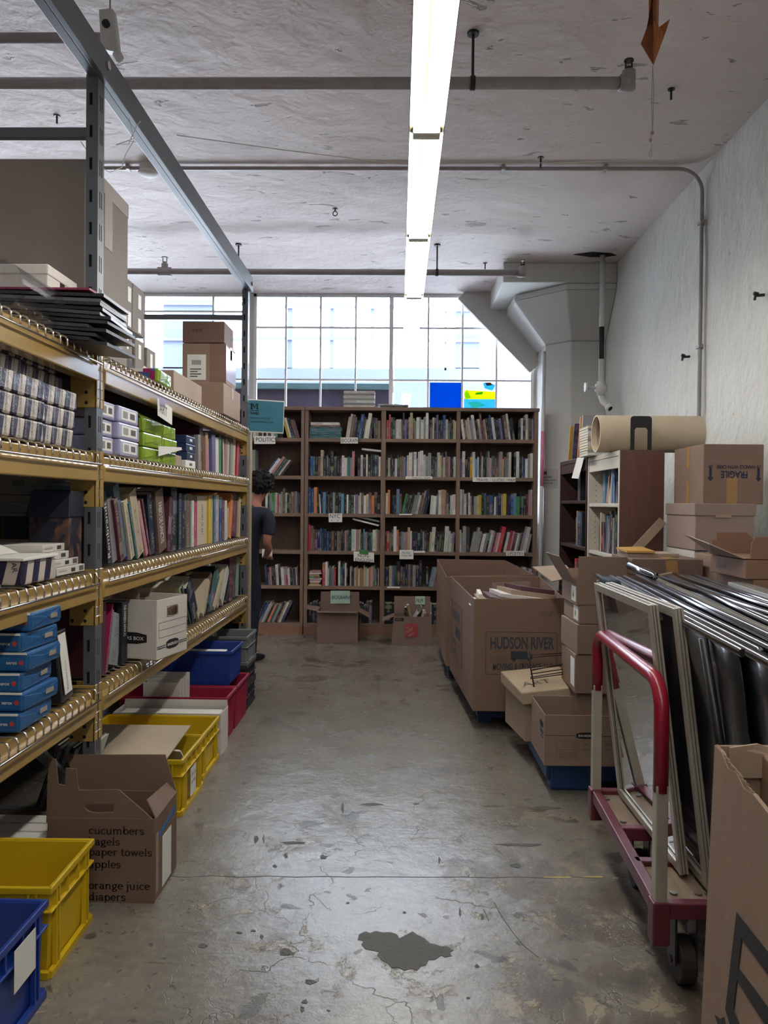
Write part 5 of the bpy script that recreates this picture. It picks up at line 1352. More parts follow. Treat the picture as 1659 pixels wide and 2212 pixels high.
for k in range(12):
    b = MB(); wx0 = -.56+R.uniform(-.02,.02); wx1 = .165+R.uniform(-.035, .03); ds = R.uniform(-.03, .03)
    sag = .012*(k > 2); th = .009
    n = 7; pts = []
    for q in range(n+1):
        x = wx0+(wx1-wx0)*q/n; pts.append((x, -.010*max(0, (q-4))*(1.0-k/16)))
    for q in range(n):
        (xa, za), (xb, zb) = pts[q], pts[q+1]
        b.hexa([(xa, -.11, za), (xb, -.11, zb), (xb, .095, zb), (xa, .095, za), (xa, -.11, za+th), (xb, -.11, zb+th), (xb, .095, zb+th), (xa, .095, za+th)])
    o = b.build('portfolio', plain('portfolio_%d' % k, cs[k], .35)); o.location = (-1.0, 2.235+ds*.3, zz+.001); o.rotation_euler = (0, 0, R.uniform(-.06, .06))
    tag(o, '%s%s portfolio in the drooping stack on the top shelf, %s up' % ('grey ' if k in (10, 7) else 'black ', 'leather-look' if k % 2 else 'smooth', ORD[k]), 'portfolio', 'stack of portfolios on the top shelf'); zz += .0105
o = quadpart('pink_folder', [(-1.28, 2.12, Z0+.128), (-.872, 2.12, Z0+.126), (-.86, 2.33, Z0+.126), (-1.28, 2.33, Z0+.128)], plain('magenta_card', '#86284f', .5), None, th=.006); tag(o, 'magenta folder lying on the black portfolios', 'folder')
b = MB()
n = 26; rr = .062
for k in range(n):
    a0, a1 = 2*PI*k/n*.93, 2*PI*(k+1)/n*.93
    for (ya, yb) in ((-.12, .12),):
        b.quad([(rr*math.cos(a0), ya, rr*math.sin(a0)), (rr*math.cos(a1), ya, rr*math.sin(a1)), (rr*math.cos(a1), yb, rr*math.sin(a1)), (rr*math.cos(a0), yb, rr*math.sin(a0))])
o = b.build('plastic_roll', glass_mat('clear_acetate', (.80,.80,.83), gloss=.22, rough=.12), smooth=True); o.location = (-.99, 1.975, Z0+.066)
tag(o, 'curled roll of clear plastic sheet at the edge of the top shelf', 'plastic roll')
# farther bay, top shelf
for k, (y0, y1, z0, z1) in enumerate(((3.02, 3.14, 0, .235), (3.145, 3.26, 0, .215), (3.265, 3.38, 0, .20))):
    t = carton('carton', 'grey carton with tape tabs, %s of the lower three behind the pink reams' % ORD[k], (.26, y1-y0, z1), (-1.24+.01*k, (y0+y1)/2, Z0), 0, card_mat('grey_cardboard', '#8a807c'), tape=False, group='grey cartons with tape tabs')
    for zt in (z1-.05, .06):
        b = MB(); b.box(.13, .1312, -.018, .012, zt-.03, zt+.03); b.build('clear_tape', M_label, t)
for k, (y0, y1) in enumerate(((3.03, 3.12), (3.125, 3.27))):
    t = carton('carton', 'grey carton stacked %s on the three taped cartons' % ('nearer the big box' if k == 0 else 'nearer the window'), (.26, y1-y0, .20), (-1.235, (y0+y1)/2, Z0+.237), 0, MC['grey_cardboard'], tape=False, group='grey cartons with tape tabs')
    for zt in (.14, .04):
        b = MB(); b.box(.13, .1312, -.006, .03, zt-.03, zt+.03); b.build('clear_tape', M_label, t)
def geo_mat(green):
    m, nt, nd, ln, b = new_mat('geometric_wrapper_%d' % green); tc = nd.new('ShaderNodeTexCoord')
    v = nd.new('ShaderNodeTexVoronoi'); v.inputs['Scale'].default_value = 26; ln.new(tc.outputs['Object'], v.inputs['Vector'])
    s = nd.new('ShaderNodeSeparateColor'); ln.new(v.outputs['Color'], s.inputs[0])
    r = ramp(nd, [(0, S('#8e2a4d')), (.22, S('#26202e')), (.42, S('#b02340')), (.55, S('#3a5a86')), (.68, S('#8a1f56')), (.84, S('#9fae3c'))], 'CONSTANT'); ln.new(s.outputs[0], r.inputs['Fac'])
    s2 = nd.new('ShaderNodeSeparateXYZ'); ln.new(tc.outputs['Object'], s2.inputs[0])
    gr = step(nd, ln, s2.outputs[0], .105, .108)
    col = mixc(nd, ln, gr, r.outputs['Color'], S('#86a32f'))
    ln.new(col, b.inputs['Base Color']); b.inputs['Roughness'].default_value = .2
    bp = nd.new('ShaderNodeBump'); bp.inputs['Strength'].default_value = .6; bp.inputs['Distance'].default_value = .015
    ln.new(noise(nd, ln, tc.outputs['Object'], 18, 3), bp.inputs['Height']); ln.new(bp.outputs['Normal'], b.inputs['Normal']); return m
M_geo = geo_mat(1)
def geo_ream(label, loc, rz=0, group='green and pink wrapped reams', size=(.24, .20, .052)):
    t = ream('paper_ream', label, size, loc, rz, M_geo, group); w, d, h = size
    b = MB(); b.box(-w/2+.004, w/2-.06, -d/2-.001, -d/2+.001, h*.72, h*.97); b.build('white_band', M_label, t)
    b = MB(); b.hexa([(w/2,-d/2+.01,.008),(w/2+.004,-d/2+.01,.010),(w/2+.004,.0,.024),(w/2,.0,.022),(w/2,-d/2+.008,h-.006),(w/2+.006,-d/2+.012,h-.008),(w/2+.004,.0,.030),(w/2,.0,.030)]); b.build('wrapper_fold', plain('lime_film', '#93ad3a', .18), t)
    text('lettering', 'A4  80gsm', .010, (w/2+.0012, .01, .012), (0,1,0), (0,0,1), M_ink, t)
    return t
geo_ream('green and pink patterned ream lying alone on the top shelf edge', (-1.06, 3.03, Z0), .05, group=None)
b = MB(); b.hexa([(-.07,-.06,0),(.07,-.06,0),(.07,.06,0),(-.07,.06,0),(-.012,-.03,.085),(.03,-.03,.085),(.03,.03,.085),(-.012,.03,.085)])
o = b.build('torn_wrapper', M_black, bevel=.003); o.location = (-1.14, 3.03, Z0+.0535); tag(o, 'dark folded wrapper standing on the lone patterned ream', 'wrapper')
t = carton('small_carton', 'low brown carton with crumpled paper top on the top shelf', (.25, .46, .095), (-1.085, 3.45, Z0), 0, M_card_l, tape=False)
b = MB()
for k in range(9): b.sphere((-.08+R.uniform(-.04,.05), -.19+k*.045, .105), .035, 6, 4, sc3=(1.2, 1, .5))
b.build('crumpled_paper', M_paper, t)
t = carton('carton', 'brown carton with barcode label at the base of the top-shelf tower', (.30, .42, .165), (-1.075, 4.20, Z0), 0, M_card)
b = MB(); b.box(-.13, .03, -.2112, -.21, .03, .14); sl_ = b.build('shipping_label', M_label, t)
b = MB()
for q in range(12): b.box(-.03+q*.0045, -.0275+q*.0045, -.2118, -.2112, .05, .12)
b.box(-.12, -.06, -.2118, -.2112, .115, .132); b.build('barcode', M_ink, sl_)
t = carton('carton', 'brown tape-wrapped carton with white shipping label, middle of the tower', (.235, .24, .215), (-1.045, 4.17, Z0+.167), 0, M_card)
b = MB(); b.box(-.09, .01, -.1213, -.12, .02, .155); sl_ = b.build('shipping_label', M_label, t)
b = MB()
for q in range(10): b.box(-.065+q*.005, -.0625+q*.005, -.122, -.1213, .10, .125)
for q in range(4): b.box(-.075, -.075+.04+.02*(q % 2), -.122, -.1213, .035+q*.013, .041+q*.013)
b.build('barcode', M_greyink, sl_)
b = MB(); b.box(.03, .1185, -.1215, -.12, .0, .214); b.box(.1175, .1187, -.12, .12, .02, .20); b.build('clear_tape', plain('brown_shiny_tape', '#85695c', .15), t)
t = carton('carton', 'plain dark carton with an upside-down date, topmost of the tower', (.225, .22, .115), (-1.05, 4.16, Z0+.385), 0, M_card_d, tape=False)
text('lettering', '18-9-8', .022, (.0, -.1105, .075), (-1,0,0), (0,0,-1), M_ink, t)
carton('small_carton', 'small pale carton behind the tower at the end of the top shelf', (.16, .22, .10), (-1.06, 4.54, Z0), 0, M_card_l, tape=False)
for k, (c, y) in enumerate((('o', 4.33), ('w', 4.46), ('c', 4.58))):
    pass

# second shelf, farther bay
Z1 = LV[1]+.001
M_lav = plain('lavender_wrapper', '#a09fc0', .3, 0, .12, 12, bump=.3, bs=25)
for (cx, cy, n, d, nm) in ((-1.075, 2.49, 3, .13, 'against the middle post'), (-1.06, 2.66, 3, .19, 'beside the green reams'), (-1.33, 2.58, 5, .28, 'in the back row behind the middle post')):
    for k in range(n):
        t = ream('paper_ream', 'lavender ream, %s in the stack %s' % (LV_[k], nm), (.22, d, .056), (cx+R.uniform(-.008,.008), cy, Z1+k*.0575), R.uniform(-.03,.03), M_lav, 'lavender labelled reams on the second shelf')
        b = MB(); b.box(.11, .1112, -d*.38, d*.36, .010, .046); sl_ = b.build('white_label', M_label, t)
        b = MB()
        for q in range(6): b.box(.1112, .1118, -d*.30+q*d*.04, -d*.285+q*d*.04, .016, .040)
        b.box(.1112, .1118, d*.05, d*.28, .018, .038); b.build('printing', M_greyink, sl_)
for (cx, cy, n, d, nm) in ((-1.095, 2.965, 3, .20, 'the stack next to the lavender reams'), (-1.09, 3.19, 3, .20, 'the stack next to the small dark boxes')):
    for k in range(n):
        geo_ream('green and pink patterned ream, %s of %s' % (LV_[k], nm), (cx+R.uniform(-.008,.008), cy, Z1+k*.0545), R.uniform(-.04,.04), size=(.25, d, .053))
b = MB(); b.hexa([(-.968,2.90,1.64),(-.966,2.90,1.64),(-.966,3.06,1.60),(-.968,3.06,1.60),(-1.0,2.87,1.69),(-.998,2.87,1.69),(-.955,3.07,1.66),(-.957,3.07,1.66)])
tag(b.build('torn_wrapper', MC['lime_film']), 'torn lime wrapper flap hanging over the patterned reams', 'wrapper')
b = MB(); b.hexa([(-.955,3.0,1.53),(-.953,3.0,1.53),(-.94,3.28,1.575),(-.942,3.28,1.575),(-.955,3.0,1.57),(-.953,3.0,1.57),(-.94,3.27,1.585),(-.942,3.27,1.585)])
tag(b.build('paper_scrap', M_paper), 'pale paper scrap sticking out between the patterned reams', 'paper')
t = carton('small_carton', 'little tan box beside the patterned reams', (.14, .09, .05), (-1.05, 3.37, Z1), 0, M_card_l, tape=False)
for k in range(4):
    mt = M_label if k == 0 else plain('navy_foil', '#28395c', .3)
    t = thing('small_box', ('white small box, lowest of the little stack before the books' if k == 0 else 'navy small box, %s in the little stack before the books' % LV_[k]), 'box', (-1.04, 3.53, Z1+k*.0375), R.uniform(-.06,.06), 'small boxes stacked beside the books')
    b = MB(); b.box(-.07, .07, -.075, .075, 0, .036); b.build('body', mt, t, bevel=.003)
    b = MB(); b.box(.07, .071, -.02, .02, .012, .024); b.build('sticker', M_label if k else M_greyink, t)

# lowest shelf, farther bay: archive box
t = thing('archive_box', 'white archive box full of files jutting out over the lowest shelf', 'archive box', (-.985, 2.855, LV[3]+.006), -math.radians(14))
w, d, h, th = .30, .215, .215, .003
b = MB(); b.box(-w/2, w/2, -d/2, d/2, 0, th); b.box(-w/2, w/2, -d/2, -d/2+th, th, h); b.box(-w/2, w/2, d/2-th, d/2, th, h); b.box(-w/2, -w/2+th, -d/2+th, d/2-th, th, h)
x0, x1 = w/2-th, w/2
b.box(x0, x1, -d/2+th, d/2-th, th, .145); b.box(x0, x1, -d/2+th, d/2-th, .185, h); b.box(x0, x1, -d/2+th, -.038, .145, .185); b.box(x0, x1, .038, d/2-th, .145, .185)
b.build('body', M_card_w, t, bevel=.001, seg=1)
b = MB(); pts = [(-.5+.0, 0)]; 
ov = [(.038*math.cos(a) if abs(math.cos(a)) < .5 else .038*(1 if math.cos(a) > 0 else -1), .165+.020*math.sin(a)) for a in [2*PI*k/16 for k in range(16)]]
b.tube([(w/2+.0005, y, z) for y, z in ov], .0014, 4, closed=True); b.build('hand_hole_edge', M_card_l, t)
b = MB()
for z in (.13, .103, .075): b.box(w/2, w/2+.0006, -d/2+.015, d/2-.006, z, z+.0012)
b.box(w/2, w/2+.0006, -d/2+.015, -d/2+.0162, .075, .131); b.box(w/2, w/2+.0006, d/2-.0072, d/2-.006, .075, .131); b.build('printed_form', M_greyink, t)
def logo_bankers(t, frame, cx, cz, L, H, s='BANKERS BOX'):
    """dark lozenge plate with the maker's lettering; frame = 'x' (on +x face) or 'y' (on -y face)"""
    pts = [(-L/2, -H*.32), (-L/4, -H*.5), (L/4, -H*.5), (L/2, -H*.32), (L/2, H*.32), (L/4, H*.5), (-L/4, H*.5), (-L/2, H*.32)]
    b = MB()
    if frame[0] == 'x': b.prism([(cx+u, cz+v) for u, v in pts], frame[1], frame[1]+.0008, 'x')
    else: b.prism([(cx+u, cz+v) for u, v in pts], frame[1]-.0008, frame[1], 'y')
    pl_ = b.build('logo_plate', M_ink, t)
    if frame[0] == 'x': text('logo_lettering', s, H*.42, (frame[1]+.0008, cx-L*.42, cz-H*.15), (0,1,0), (0,0,1), M_paper, pl_, bold=.015, fit=L*.84)
    else: text('logo_lettering', s, H*.42, (cx-L*.42, frame[1]-.0008, cz-H*.15), (1,0,0), (0,0,1), M_paper, pl_, bold=.015, fit=L*.84)
logo_bankers(t, ('x', w/2), .0, .043, .085, .034)
b = MB()
for z in (.036, .043): b.box(w/2, w/2+.0006, -d/2+.003, -.047, z, z+.003); b.box(w/2, w/2+.0006, .047, d/2, z, z+.003)
b.build('printed_line', M_navyink, t)
logo_bankers(t, ('y', -d/2), .03, .075, .16, .042)
b = MB()
for k in range(14): b.box(-w/2+.01+k*.02, -w/2+.0125+k*.02, -d/2+.008, d/2-.008, .01, .19+R.uniform(0, .012))
b.build('files', M_card_l, t)
b = MB(); b.box(-.02, .0, -.07, .07, 0, .001)
q = [(-.09, -.07, .195), (.03, -.07, .195), (.03, -.068, .195), (-.09, -.068, .195)]
b = MB(); b.prism([(-.12,.17),(.04,.17),(.04,.23),(.02,.25),(-.10,.25)], -.05, -.048, 'y'); b.build('file_divider', M_card_l, t)
o = quadpart('pink_card', [(-.99, 3.02, .782), (-.895, 3.03, .776), (-.90, 3.13, .778), (-.99, 3.13, .782)], plain('pink_paper', '#c0719d', .6), None, th=.002); tag(o, 'small pink card on the lowest shelf beside the archive box', 'card')

# signs hung on the rack
t = thing('paper_sign', 'white paper sign reading ART hung on the top shelf beam', 'sign', (-.919, 3.16, 1.80))
a = atX(341, 862, -.917); c = atX(372, 912, -.917)
b = MB(); b.hexa([(-.918, a.y, c.z+.006), (-.9172, a.y, c.z+.006), (-.9172, c.y, c.z-.012), (-.918, c.y, c.z-.012), (-.918, a.y-.003, a.z+.004), (-.9172, a.y-.003, a.z+.004), (-.9172, c.y, a.z-.012), (-.918, c.y, a.z-.012)]); b.build('sheet', M_paper, t, world=True)
text('lettering', 'ART', .052, (-.9165, a.y+.018, c.z+.022), (0,1,-.1), (0,0,1), M_greyink, t, world=True)
b = MB(); b.box(-.9168, -.9162, a.y+.02, a.y+.09, a.z-.022, a.z+.012); b.build('clear_tape', M_cleartape, t, world=True)
# timber post at the rack end and the blue sign on it
M_fir = wood_mat('pale_fir', '#8d7c68', '#a99882', .6, 'z', 8)
pa, pb = atY(528, 1100, 4.80).x, atY(540, 1100, 4.80).x
b = MB(); b.box(pa, pb, 4.80, 4.86, FL, atY(533, 868, 4.87).z); tag(b.build('timber_post', M_fir, bevel=.003), 'pale timber post standing upright at the end of the rack', 'post')
t = thing('paper_sign', 'blue paper sign for paper and posters fixed to the timber post', 'sign', ((pa+pb)/2, 4.79, 1.9))
q = [atY(534, 930, 4.79), atY(611, 934, 4.795), atY(613, 869, 4.795), atY(536, 864, 4.79)]
quadpart('sheet', [tuple(v) for v in q], plain('turquoise_paper', '#36788f', .5), t, world=True, th=.0006)
quadpart('sleeve', [tuple(v+Vector((0, .002, 0))+d_) for v, d_ in zip(q, (Vector((-.006,0,-.008)), Vector((.004,0,-.008)), Vector((.004,0,.008)), Vector((-.006,0,.008))))], M_label, t, world=True, th=.0006)
def on(px, py): v = atY(px, py, 4.788); return (v.x, v.y, v.z)
text('lettering', 'PAPER', .020, on(541, 895), (1,0,-.03), (0,0,1), M_ink, t, world=True, bold=.02)
text('lettering', 'POSTERS/FOAM CORE/', .0125, on(541, 904), (1,0,-.03), (0,0,1), M_ink, t, world=True)
text('lettering', 'CARDBOARD/WALLPAPER', .0125, on(541, 912), (1,0,-.03), (0,0,1), M_ink, t, world=True)
def m_logo(t, px, py, Y, s):
    v = atY(px, py, Y); b = MB()
    for pts in ([(0,0),(.18,0),(.18,1),(0,1)], [(.18,1),(.30,1),(.55,.35),(.5,.12)], [(.5,.12),(.60,.30),(.82,1),(.72,1)], [(.82,0),(1.0,0),(1.0,1),(.82,1)], [(-.1,.86),(.3,.86),(.3,1),(-.1,1)], [(-.1,0),(.3,0),(.3,.12),(-.1,.12)], [(.72,0),(1.1,0),(1.1,.12),(.72,.12)], [(-.1,-.28),(1.1,-.28),(1.1,-.2),(-.1,-.2)]):
        b.prism([(v.x+s*x, v.z+s*z*.8) for x, z in pts], v.y-.0006, v.y, 'y')
    b.build('logo', M_ink, t, world=True)
m_logo(t, 542, 884, 4.788, .045)
enlarge_end(_E1); BIG = False
# ---------------------------------------------------------------- right side: pallet boxes
M_pallet = plain('blue_painted_dolly', '#163a60', .6, 0, .15, 6)
M_moving = card_mat('moving_box_cardboard', '#8d6a55')
M_mink = plain('slate_print', '#3a414b', .7)
def open_box4(t, c, z0, z1, mat, th=.006, wav=None):
    """open box from four ground corners (ccw from above); local coordinates relative to t"""
    b = MB(); cx = sum(p[0] for p in c)/4; cy = sum(p[1] for p in c)/4
    inn = [(p[0]+(cx-p[0])*th*2/abs(cx-p[0]+1e-6)*.5 if p[0] != cx else p[0], p[1]+(cy-p[1])*th/abs(cy-p[1]+1e-6)) for p in c]
    tops = wav or [z1]*4
    for k in range(4):
        k2 = (k+1) % 4
        b.hexa([(*c[k], z0), (*c[k2], z0), (*inn[k2], z0), (*inn[k], z0), (*c[k], tops[k]), (*c[k2], tops[k2]), (*inn[k2], tops[k2]), (*inn[k], tops[k])])
    b.prism([(p[0], p[1]) for p in c], z0, z0+th, 'z')
    return b.build('body', mat, t, bevel=.002, seg=1, world=True)
# front pallet box
t = thing('moving_box', 'big open moving box printed with a river moving firm emblem', 'box', (.72, 5.0, .12))
C4 = [(.456, 4.51), (.992, 4.51), (1.04, 5.55), (.395, 5.66)]
open_box4(t, C4, .12, .79, M_moving, wav=[.79, .80, .83, .815])
def fr(px, py): v = atY(px, py, 4.508); return (v.x, 4.508, v.z)
b = MB(); o_, i_ = [], []
fx0, fz0 = fr(1049, 1456)[0], fr(1049, 1456)[2]; fx1, fz1 = fr(1203, 1367)[0], fr(1203, 1367)[2]
for (x0, x1, z0, z1) in ((fx0+.01, fx1-.01, fz0-.002, fz0+.001), (fx0+.01, fx1-.01, fz1-.001, fz1+.002), (fx0-.002, fx0+.001, fz0+.01, fz1-.01), (fx1-.001, fx1+.002, fz0+.01, fz1-.01)): b.box(x0, x1, 4.5085, 4.51, z0, z1)
for (cx, cz, a0) in ((fx0+.01, fz0+.01, 180), (fx1-.01, fz0+.01, 270), (fx1-.01, fz1-.01, 0), (fx0+.01, fz1-.01, 90)):
    b.tube([(cx+.0105*math.cos(math.radians(a0+q*15)), 4.509, cz+.0105*math.sin(math.radians(a0+q*15))) for q in range(7)], .0015, 4)
b.build('logo_frame', M_mink, t, world=True)
v = fr(1058, 1401); text('lettering', 'HUDSON RIVER', .098, v, (1,0,.01), (0,0,1), M_mink, t, bold=.028, fit=.378, world=True)
v = fr(1064, 1447); text('lettering', 'MOVING & STORAGE, LLC', .056, v, (1,0,.015), (0,0,1), M_mink, t, bold=.022, fit=.352, world=True)
b = MB(); a = fr(1103, 1424); c = fr(1140, 1407); b.box(a[0], c[0], 4.5085, 4.51, a[2], c[2]); a = fr(1141, 1424); c = fr(1150, 1412); b.box(a[0], c[0], 4.5085, 4.51, a[2], c[2])
for px in (1110, 1143): a = fr(px, 1425); b.tube([(a[0], 4.5085, a[2]), (a[0], 4.51, a[2])], .011, 12)
b.build('truck_print', M_mink, t, world=True)
b = MB()
for q in range(3):
    pts = []
    for k in range(25):
        a = fr(1059+k*1.6, 1420+q*3.6); pts.append((a[0], 4.5095, a[2]+.002*math.sin(k*1.5)))
    b.tube(pts, .0010, 4)
b.build('wave_print', M_mink, t, world=True)
v = fr(1166, 1325); text('lettering', 'PLACE LABEL', .016, v, (1,0,0), (0,0,1), M_mink, t, sx=.9, world=True)
v = fr(1168, 1331); text('lettering', 'OVER THIS', .015, v, (1,0,0), (0,0,1), M_mink, t, sx=.9, world=True)
# the same emblem on the long side
sd = Vector((C4[3][0]-C4[0][0], C4[3][1]-C4[0][1], 0)).normalized(); nrm = Vector((-1, 0, 0))
def sp(u, z): p = Vector((C4[0][0], C4[0][1], 0))+sd*u; return (p.x-.0022, p.y, z)
for s_, u, z, hh, sxx in (('HUDSON RIVER', .98, .545, .085, .62), ('MOVING &', .98, .365, .05, .8), ('STORAGE', .98, .30, .05, .8)):
    text('lettering', s_, hh, sp(u, z), tuple(-sd), (0,0,1), M_mink, t, bold=.028, sx=sxx, world=True)
b = MB(); p, q = Vector(sp(.82, .43)), Vector(sp(.58, .43)); b.hexa([p, q, q+Vector((.0005,0,0)), p+Vector((.0005,0,0)), p+Vector((0,0,.07)), q+Vector((0,0,.07)), q+Vector((.0005,0,.07)), p+Vector((.0005,0,.07))]); b.build('truck_print', M_mink, t, world=True)
b = MB(); 
for z in (.27, .66):
    p, q = Vector(sp(1.03, z)), Vector(sp(.50, z)); b.tube([p, q], .0015, 4)
for u in (1.03, .50): b.tube([sp(u, .27), sp(u, .66)], .0015, 4)
b.build('logo_frame', M_mink, t, world=True)
# contents
for k in range(6):
    b = MB(); x = .56+.05*k; b.hexa([(x-.12+.02*k, 4.62+.05*k, .60), (x+.25, 4.60+.05*k, .56), (x+.27, 5.05, .55), (x-.1, 5.05, .60), (x-.12+.02*k, 4.62+.05*k, .605+.006*k), (x+.25, 4.60+.05*k, .565+.008*k), (x+.27, 5.05, .556+.006*k), (x-.1, 5.05, .606+.006*k)])
    o = b.build('flat_sheet', (M_paper, M_card_l, plain('plum_print', '#5a3a46', .5))[k % 3]); o.location = (0, 0, .135+.012*k)
    tag(o, ('white', 'buff', 'plum printed')[k % 3]+' flat sheet lying in the front moving box, %s from underneath' % ORD[k], 'sheet', 'flat sheets in the moving box')
b = MB(); b.box(.44, .46, 0, .01, 0, .01)
b = MB(); b.hexa([(.66,5.38,.56),(.93,5.36,.56),(.93,5.365,.56),(.66,5.385,.56),(.67,5.36,.80),(.93,5.34,.815),(.93,5.345,.815),(.67,5.365,.80)])
tag(b.build('cardboard_sheet', M_card_l), 'small cardboard sheet standing inside the front moving box', 'cardboard')
b = MB(); b.hexa([(.49,4.85,.55),(.56,4.85,.55),(.56,4.95,.55),(.49,4.95,.55),(.52,4.85,.78),(.545,4.85,.78),(.54,4.95,.80),(.515,4.95,.80)])
tag(b.build('paper_bundle', M_paper, bevel=.004), 'crumpled printed paper poking up in the front moving box', 'paper')
b = MB(); b.box(.50, .96, 4.68, 5.45, .035, .118)
for x in (.55, .91):
    for y in (4.75, 5.35): b.box(x-.04, x+.04, y-.05, y+.05, 0, .036)
tag(b.build('dolly', M_pallet, bevel=.004), 'low blue dolly under the front moving box', 'dolly')
t = thing('moving_box', 'big open moving box behind the one with the emblem', 'box', (.68, 6.4, .12))
C5 = [(.372, 5.76), (1.03, 5.74), (.99, 7.0), (.362, 7.0)]
open_box4(t, C5, .12, .83, M_moving, wav=[.80, .83, .84, .845])
b = MB(); b.box(.375, .382, 5.77, 6.98, .755, .80); 
b = MB(); b.box(.40, 1.0, 5.85, 6.9, .035, .118)
for x in (.45, .95):
    for y in (6.0, 6.75): b.box(x-.04, x+.04, y-.05, y+.05, 0, .036)
tag(b.build('dolly', M_pallet, bevel=.004), 'low dolly under the rear moving box', 'dolly')

# boxes in front of the bookcase
M_kraft = card_mat('kraft_box', '#86695a')
tx = atY(729, 1384, 7.3)
t = carton('carton', 'open brown carton with a biography card, in front of the bookcase', (.395, .30, .31), (tx.x, 7.43, 0), 0, M_kraft, 'open', {'-y': (.06, 95), '+x': (.13, 118), '-x': (.13, 80), '+y': (.155, -2)})
t2 = quadpart('biography_card', [tuple(atY(*q, 7.565)) for q in ((714, 1304), (756, 1304), (756, 1276), (714, 1276))], plain('pale_mint_card', '#a9c3b8', .6), None, th=.001); t2.location = (0, 0, 0)
tag(t2, 'mint card reading BIOGRAPHY on the flap of the floor carton', 'card'); t2.name = 'paper_card'
v = atY(716, 1294, 7.563); text('lettering', 'BIOGRAPHY', .052, (v.x, v.y, v.z), (1,0,0), (0,0,1), M_navyink, t2, sx=.72, world=True)
t = thing('carton', 'torn open brown carton with a red square logo, full of books', 'box', (atY(890, 1387, 7.3).x, 7.35, 0))
xa, xb = atY(845, 1385, 7.22).x, atY(935, 1385, 7.22).x; xc, xd = atY(851, 1330, 7.22).x, atY(932, 1330, 7.22).x
zt = atY(890, 1333, 7.22).z
for nm, P8 in (('front', [(xa,7.22,0),(xb,7.22,0),(xb,7.225,0),(xa,7.225,0),(xc,7.24,zt),(xd,7.24,zt),(xd,7.245,zt),(xc,7.245,zt)]),): pass
b = MB(); b.hexa(P8); b.hexa([(xa,7.225,0),(xa+.005,7.225,0),(xa+.005,7.52,0),(xa,7.52,0),(xc,7.24,zt),(xc+.005,7.24,zt),(xc+.005,7.5,zt),(xc,7.5,zt)])
b.hexa([(xb-.005,7.225,0),(xb,7.225,0),(xb,7.52,0),(xb-.005,7.52,0),(xd-.005,7.24,zt),(xd,7.24,zt),(xd,7.5,zt),(xd-.005,7.5,zt)]); b.hexa([(xa,7.515,0),(xb,7.515,0),(xb,7.52,0),(xa,7.52,0),(xc,7.5,zt),(xd,7.5,zt),(xd,7.505,zt),(xc,7.505,zt)]); b.box(xa, xb, 7.22, 7.52, 0, .005)
b.build('body', M_kraft, t, world=True, bevel=.0015, seg=1)
b = MB(); b.hexa([(xc,7.5,zt),(xd,7.5,zt),(xd,7.505,zt),(xc,7.505,zt),(xc,7.53,zt+.16),(xd,7.53,zt+.16),(xd,7.535,zt+.16),(xc,7.535,zt+.16)]); b.build('flap', M_kraft, t, world=True)
b = MB(); b.hexa([(xc-.004,7.24,zt),(xc,7.24,zt),(xc,7.48,zt),(xc-.004,7.48,zt),(xc-.11,7.24,zt-.05),(xc-.106,7.24,zt-.05),(xc-.106,7.46,zt-.04),(xc-.11,7.46,zt-.04)]); b.build('flap', M_kraft, t, world=True)
def hd(px, py): v = atY(px, py, 7.229); return (v.x, v.y-.004, v.z)
a, c = hd(875, 1375), hd(903, 1348)
b = MB(); b.hexa([(a[0],7.2195,a[2]),(c[0],7.2195,a[2]),(c[0],7.222,a[2]),(a[0],7.222,a[2]),(a[0],7.2285,c[2]),(c[0],7.2285,c[2]),(c[0],7.231,c[2]),(a[0],7.231,c[2])]); b.build('logo', plain('red_print', '#a33a40', .7), t, world=True)
for q, (s_, px, py, hh) in enumerate((('THE', 878, 1358, .022), ('HOME', 877, 1368, .036), ('DEPOT', 883, 1375, .024))):
    v = hd(px, py); text('logo_lettering', s_, hh, (v[0], 7.2155, v[2]), (1,0,.55), (-.3,.03,1), M_card_l, t, sx=.75, world=True, bold=.02)
v = hd(877, 1380); text('lettering', 'SMALL BOX', .014, (v[0], 7.216, v[2]), (1,0,0), (0,0,1), M_ink, t, world=True)
v = hd(853, 1338); b = MB(); b.box(v[0], v[0]+.085, 7.234, 7.236, v[2]-.016, v[2]+.012); b.build('label', M_ink, t, world=True)
text('lettering', 'SMALL', .022, (v[0]+.008, 7.2335, v[2]-.009), (1,0,0), (0,0,1), M_card_l, t, world=True, sx=.9)
v = quadpart('paper_card', [tuple(atY(*q, 7.50)) for q in ((897, 1306), (918, 1306), (918, 1288), (897, 1288))], MC['pale_mint_card'], None, th=.001); tag(v, 'mint card reading FILM on the back flap of the logo carton', 'card')
w_ = atY(899, 1301, 7.498); text('lettering', 'FILM', .05, tuple(w_), (1,0,0), (0,0,1), M_ink, v, sx=.7, world=True)
for k, (px, hh, ln_, c) in enumerate(((872, .20, .55, 'w'), (880, .24, .45, 'e'), (889, .20, -.28, 'k'), (893, .22, -.25, 'u'), (903, .15, .2, 'w'), (912, .14, .1, 'u'), (918, .16, -.1, 'w'), (925, .13, .1, 'u'))):
    p = atY(px, 1335, 7.35); add_book(p.x, 7.33+.012*k, .10, 0, .022, hh+.05, .14, c, ln_, '%s book sticking out of the logo carton, %s from the torn flap' % (BC[c][0], ORD[k]), 'books in the logo carton')
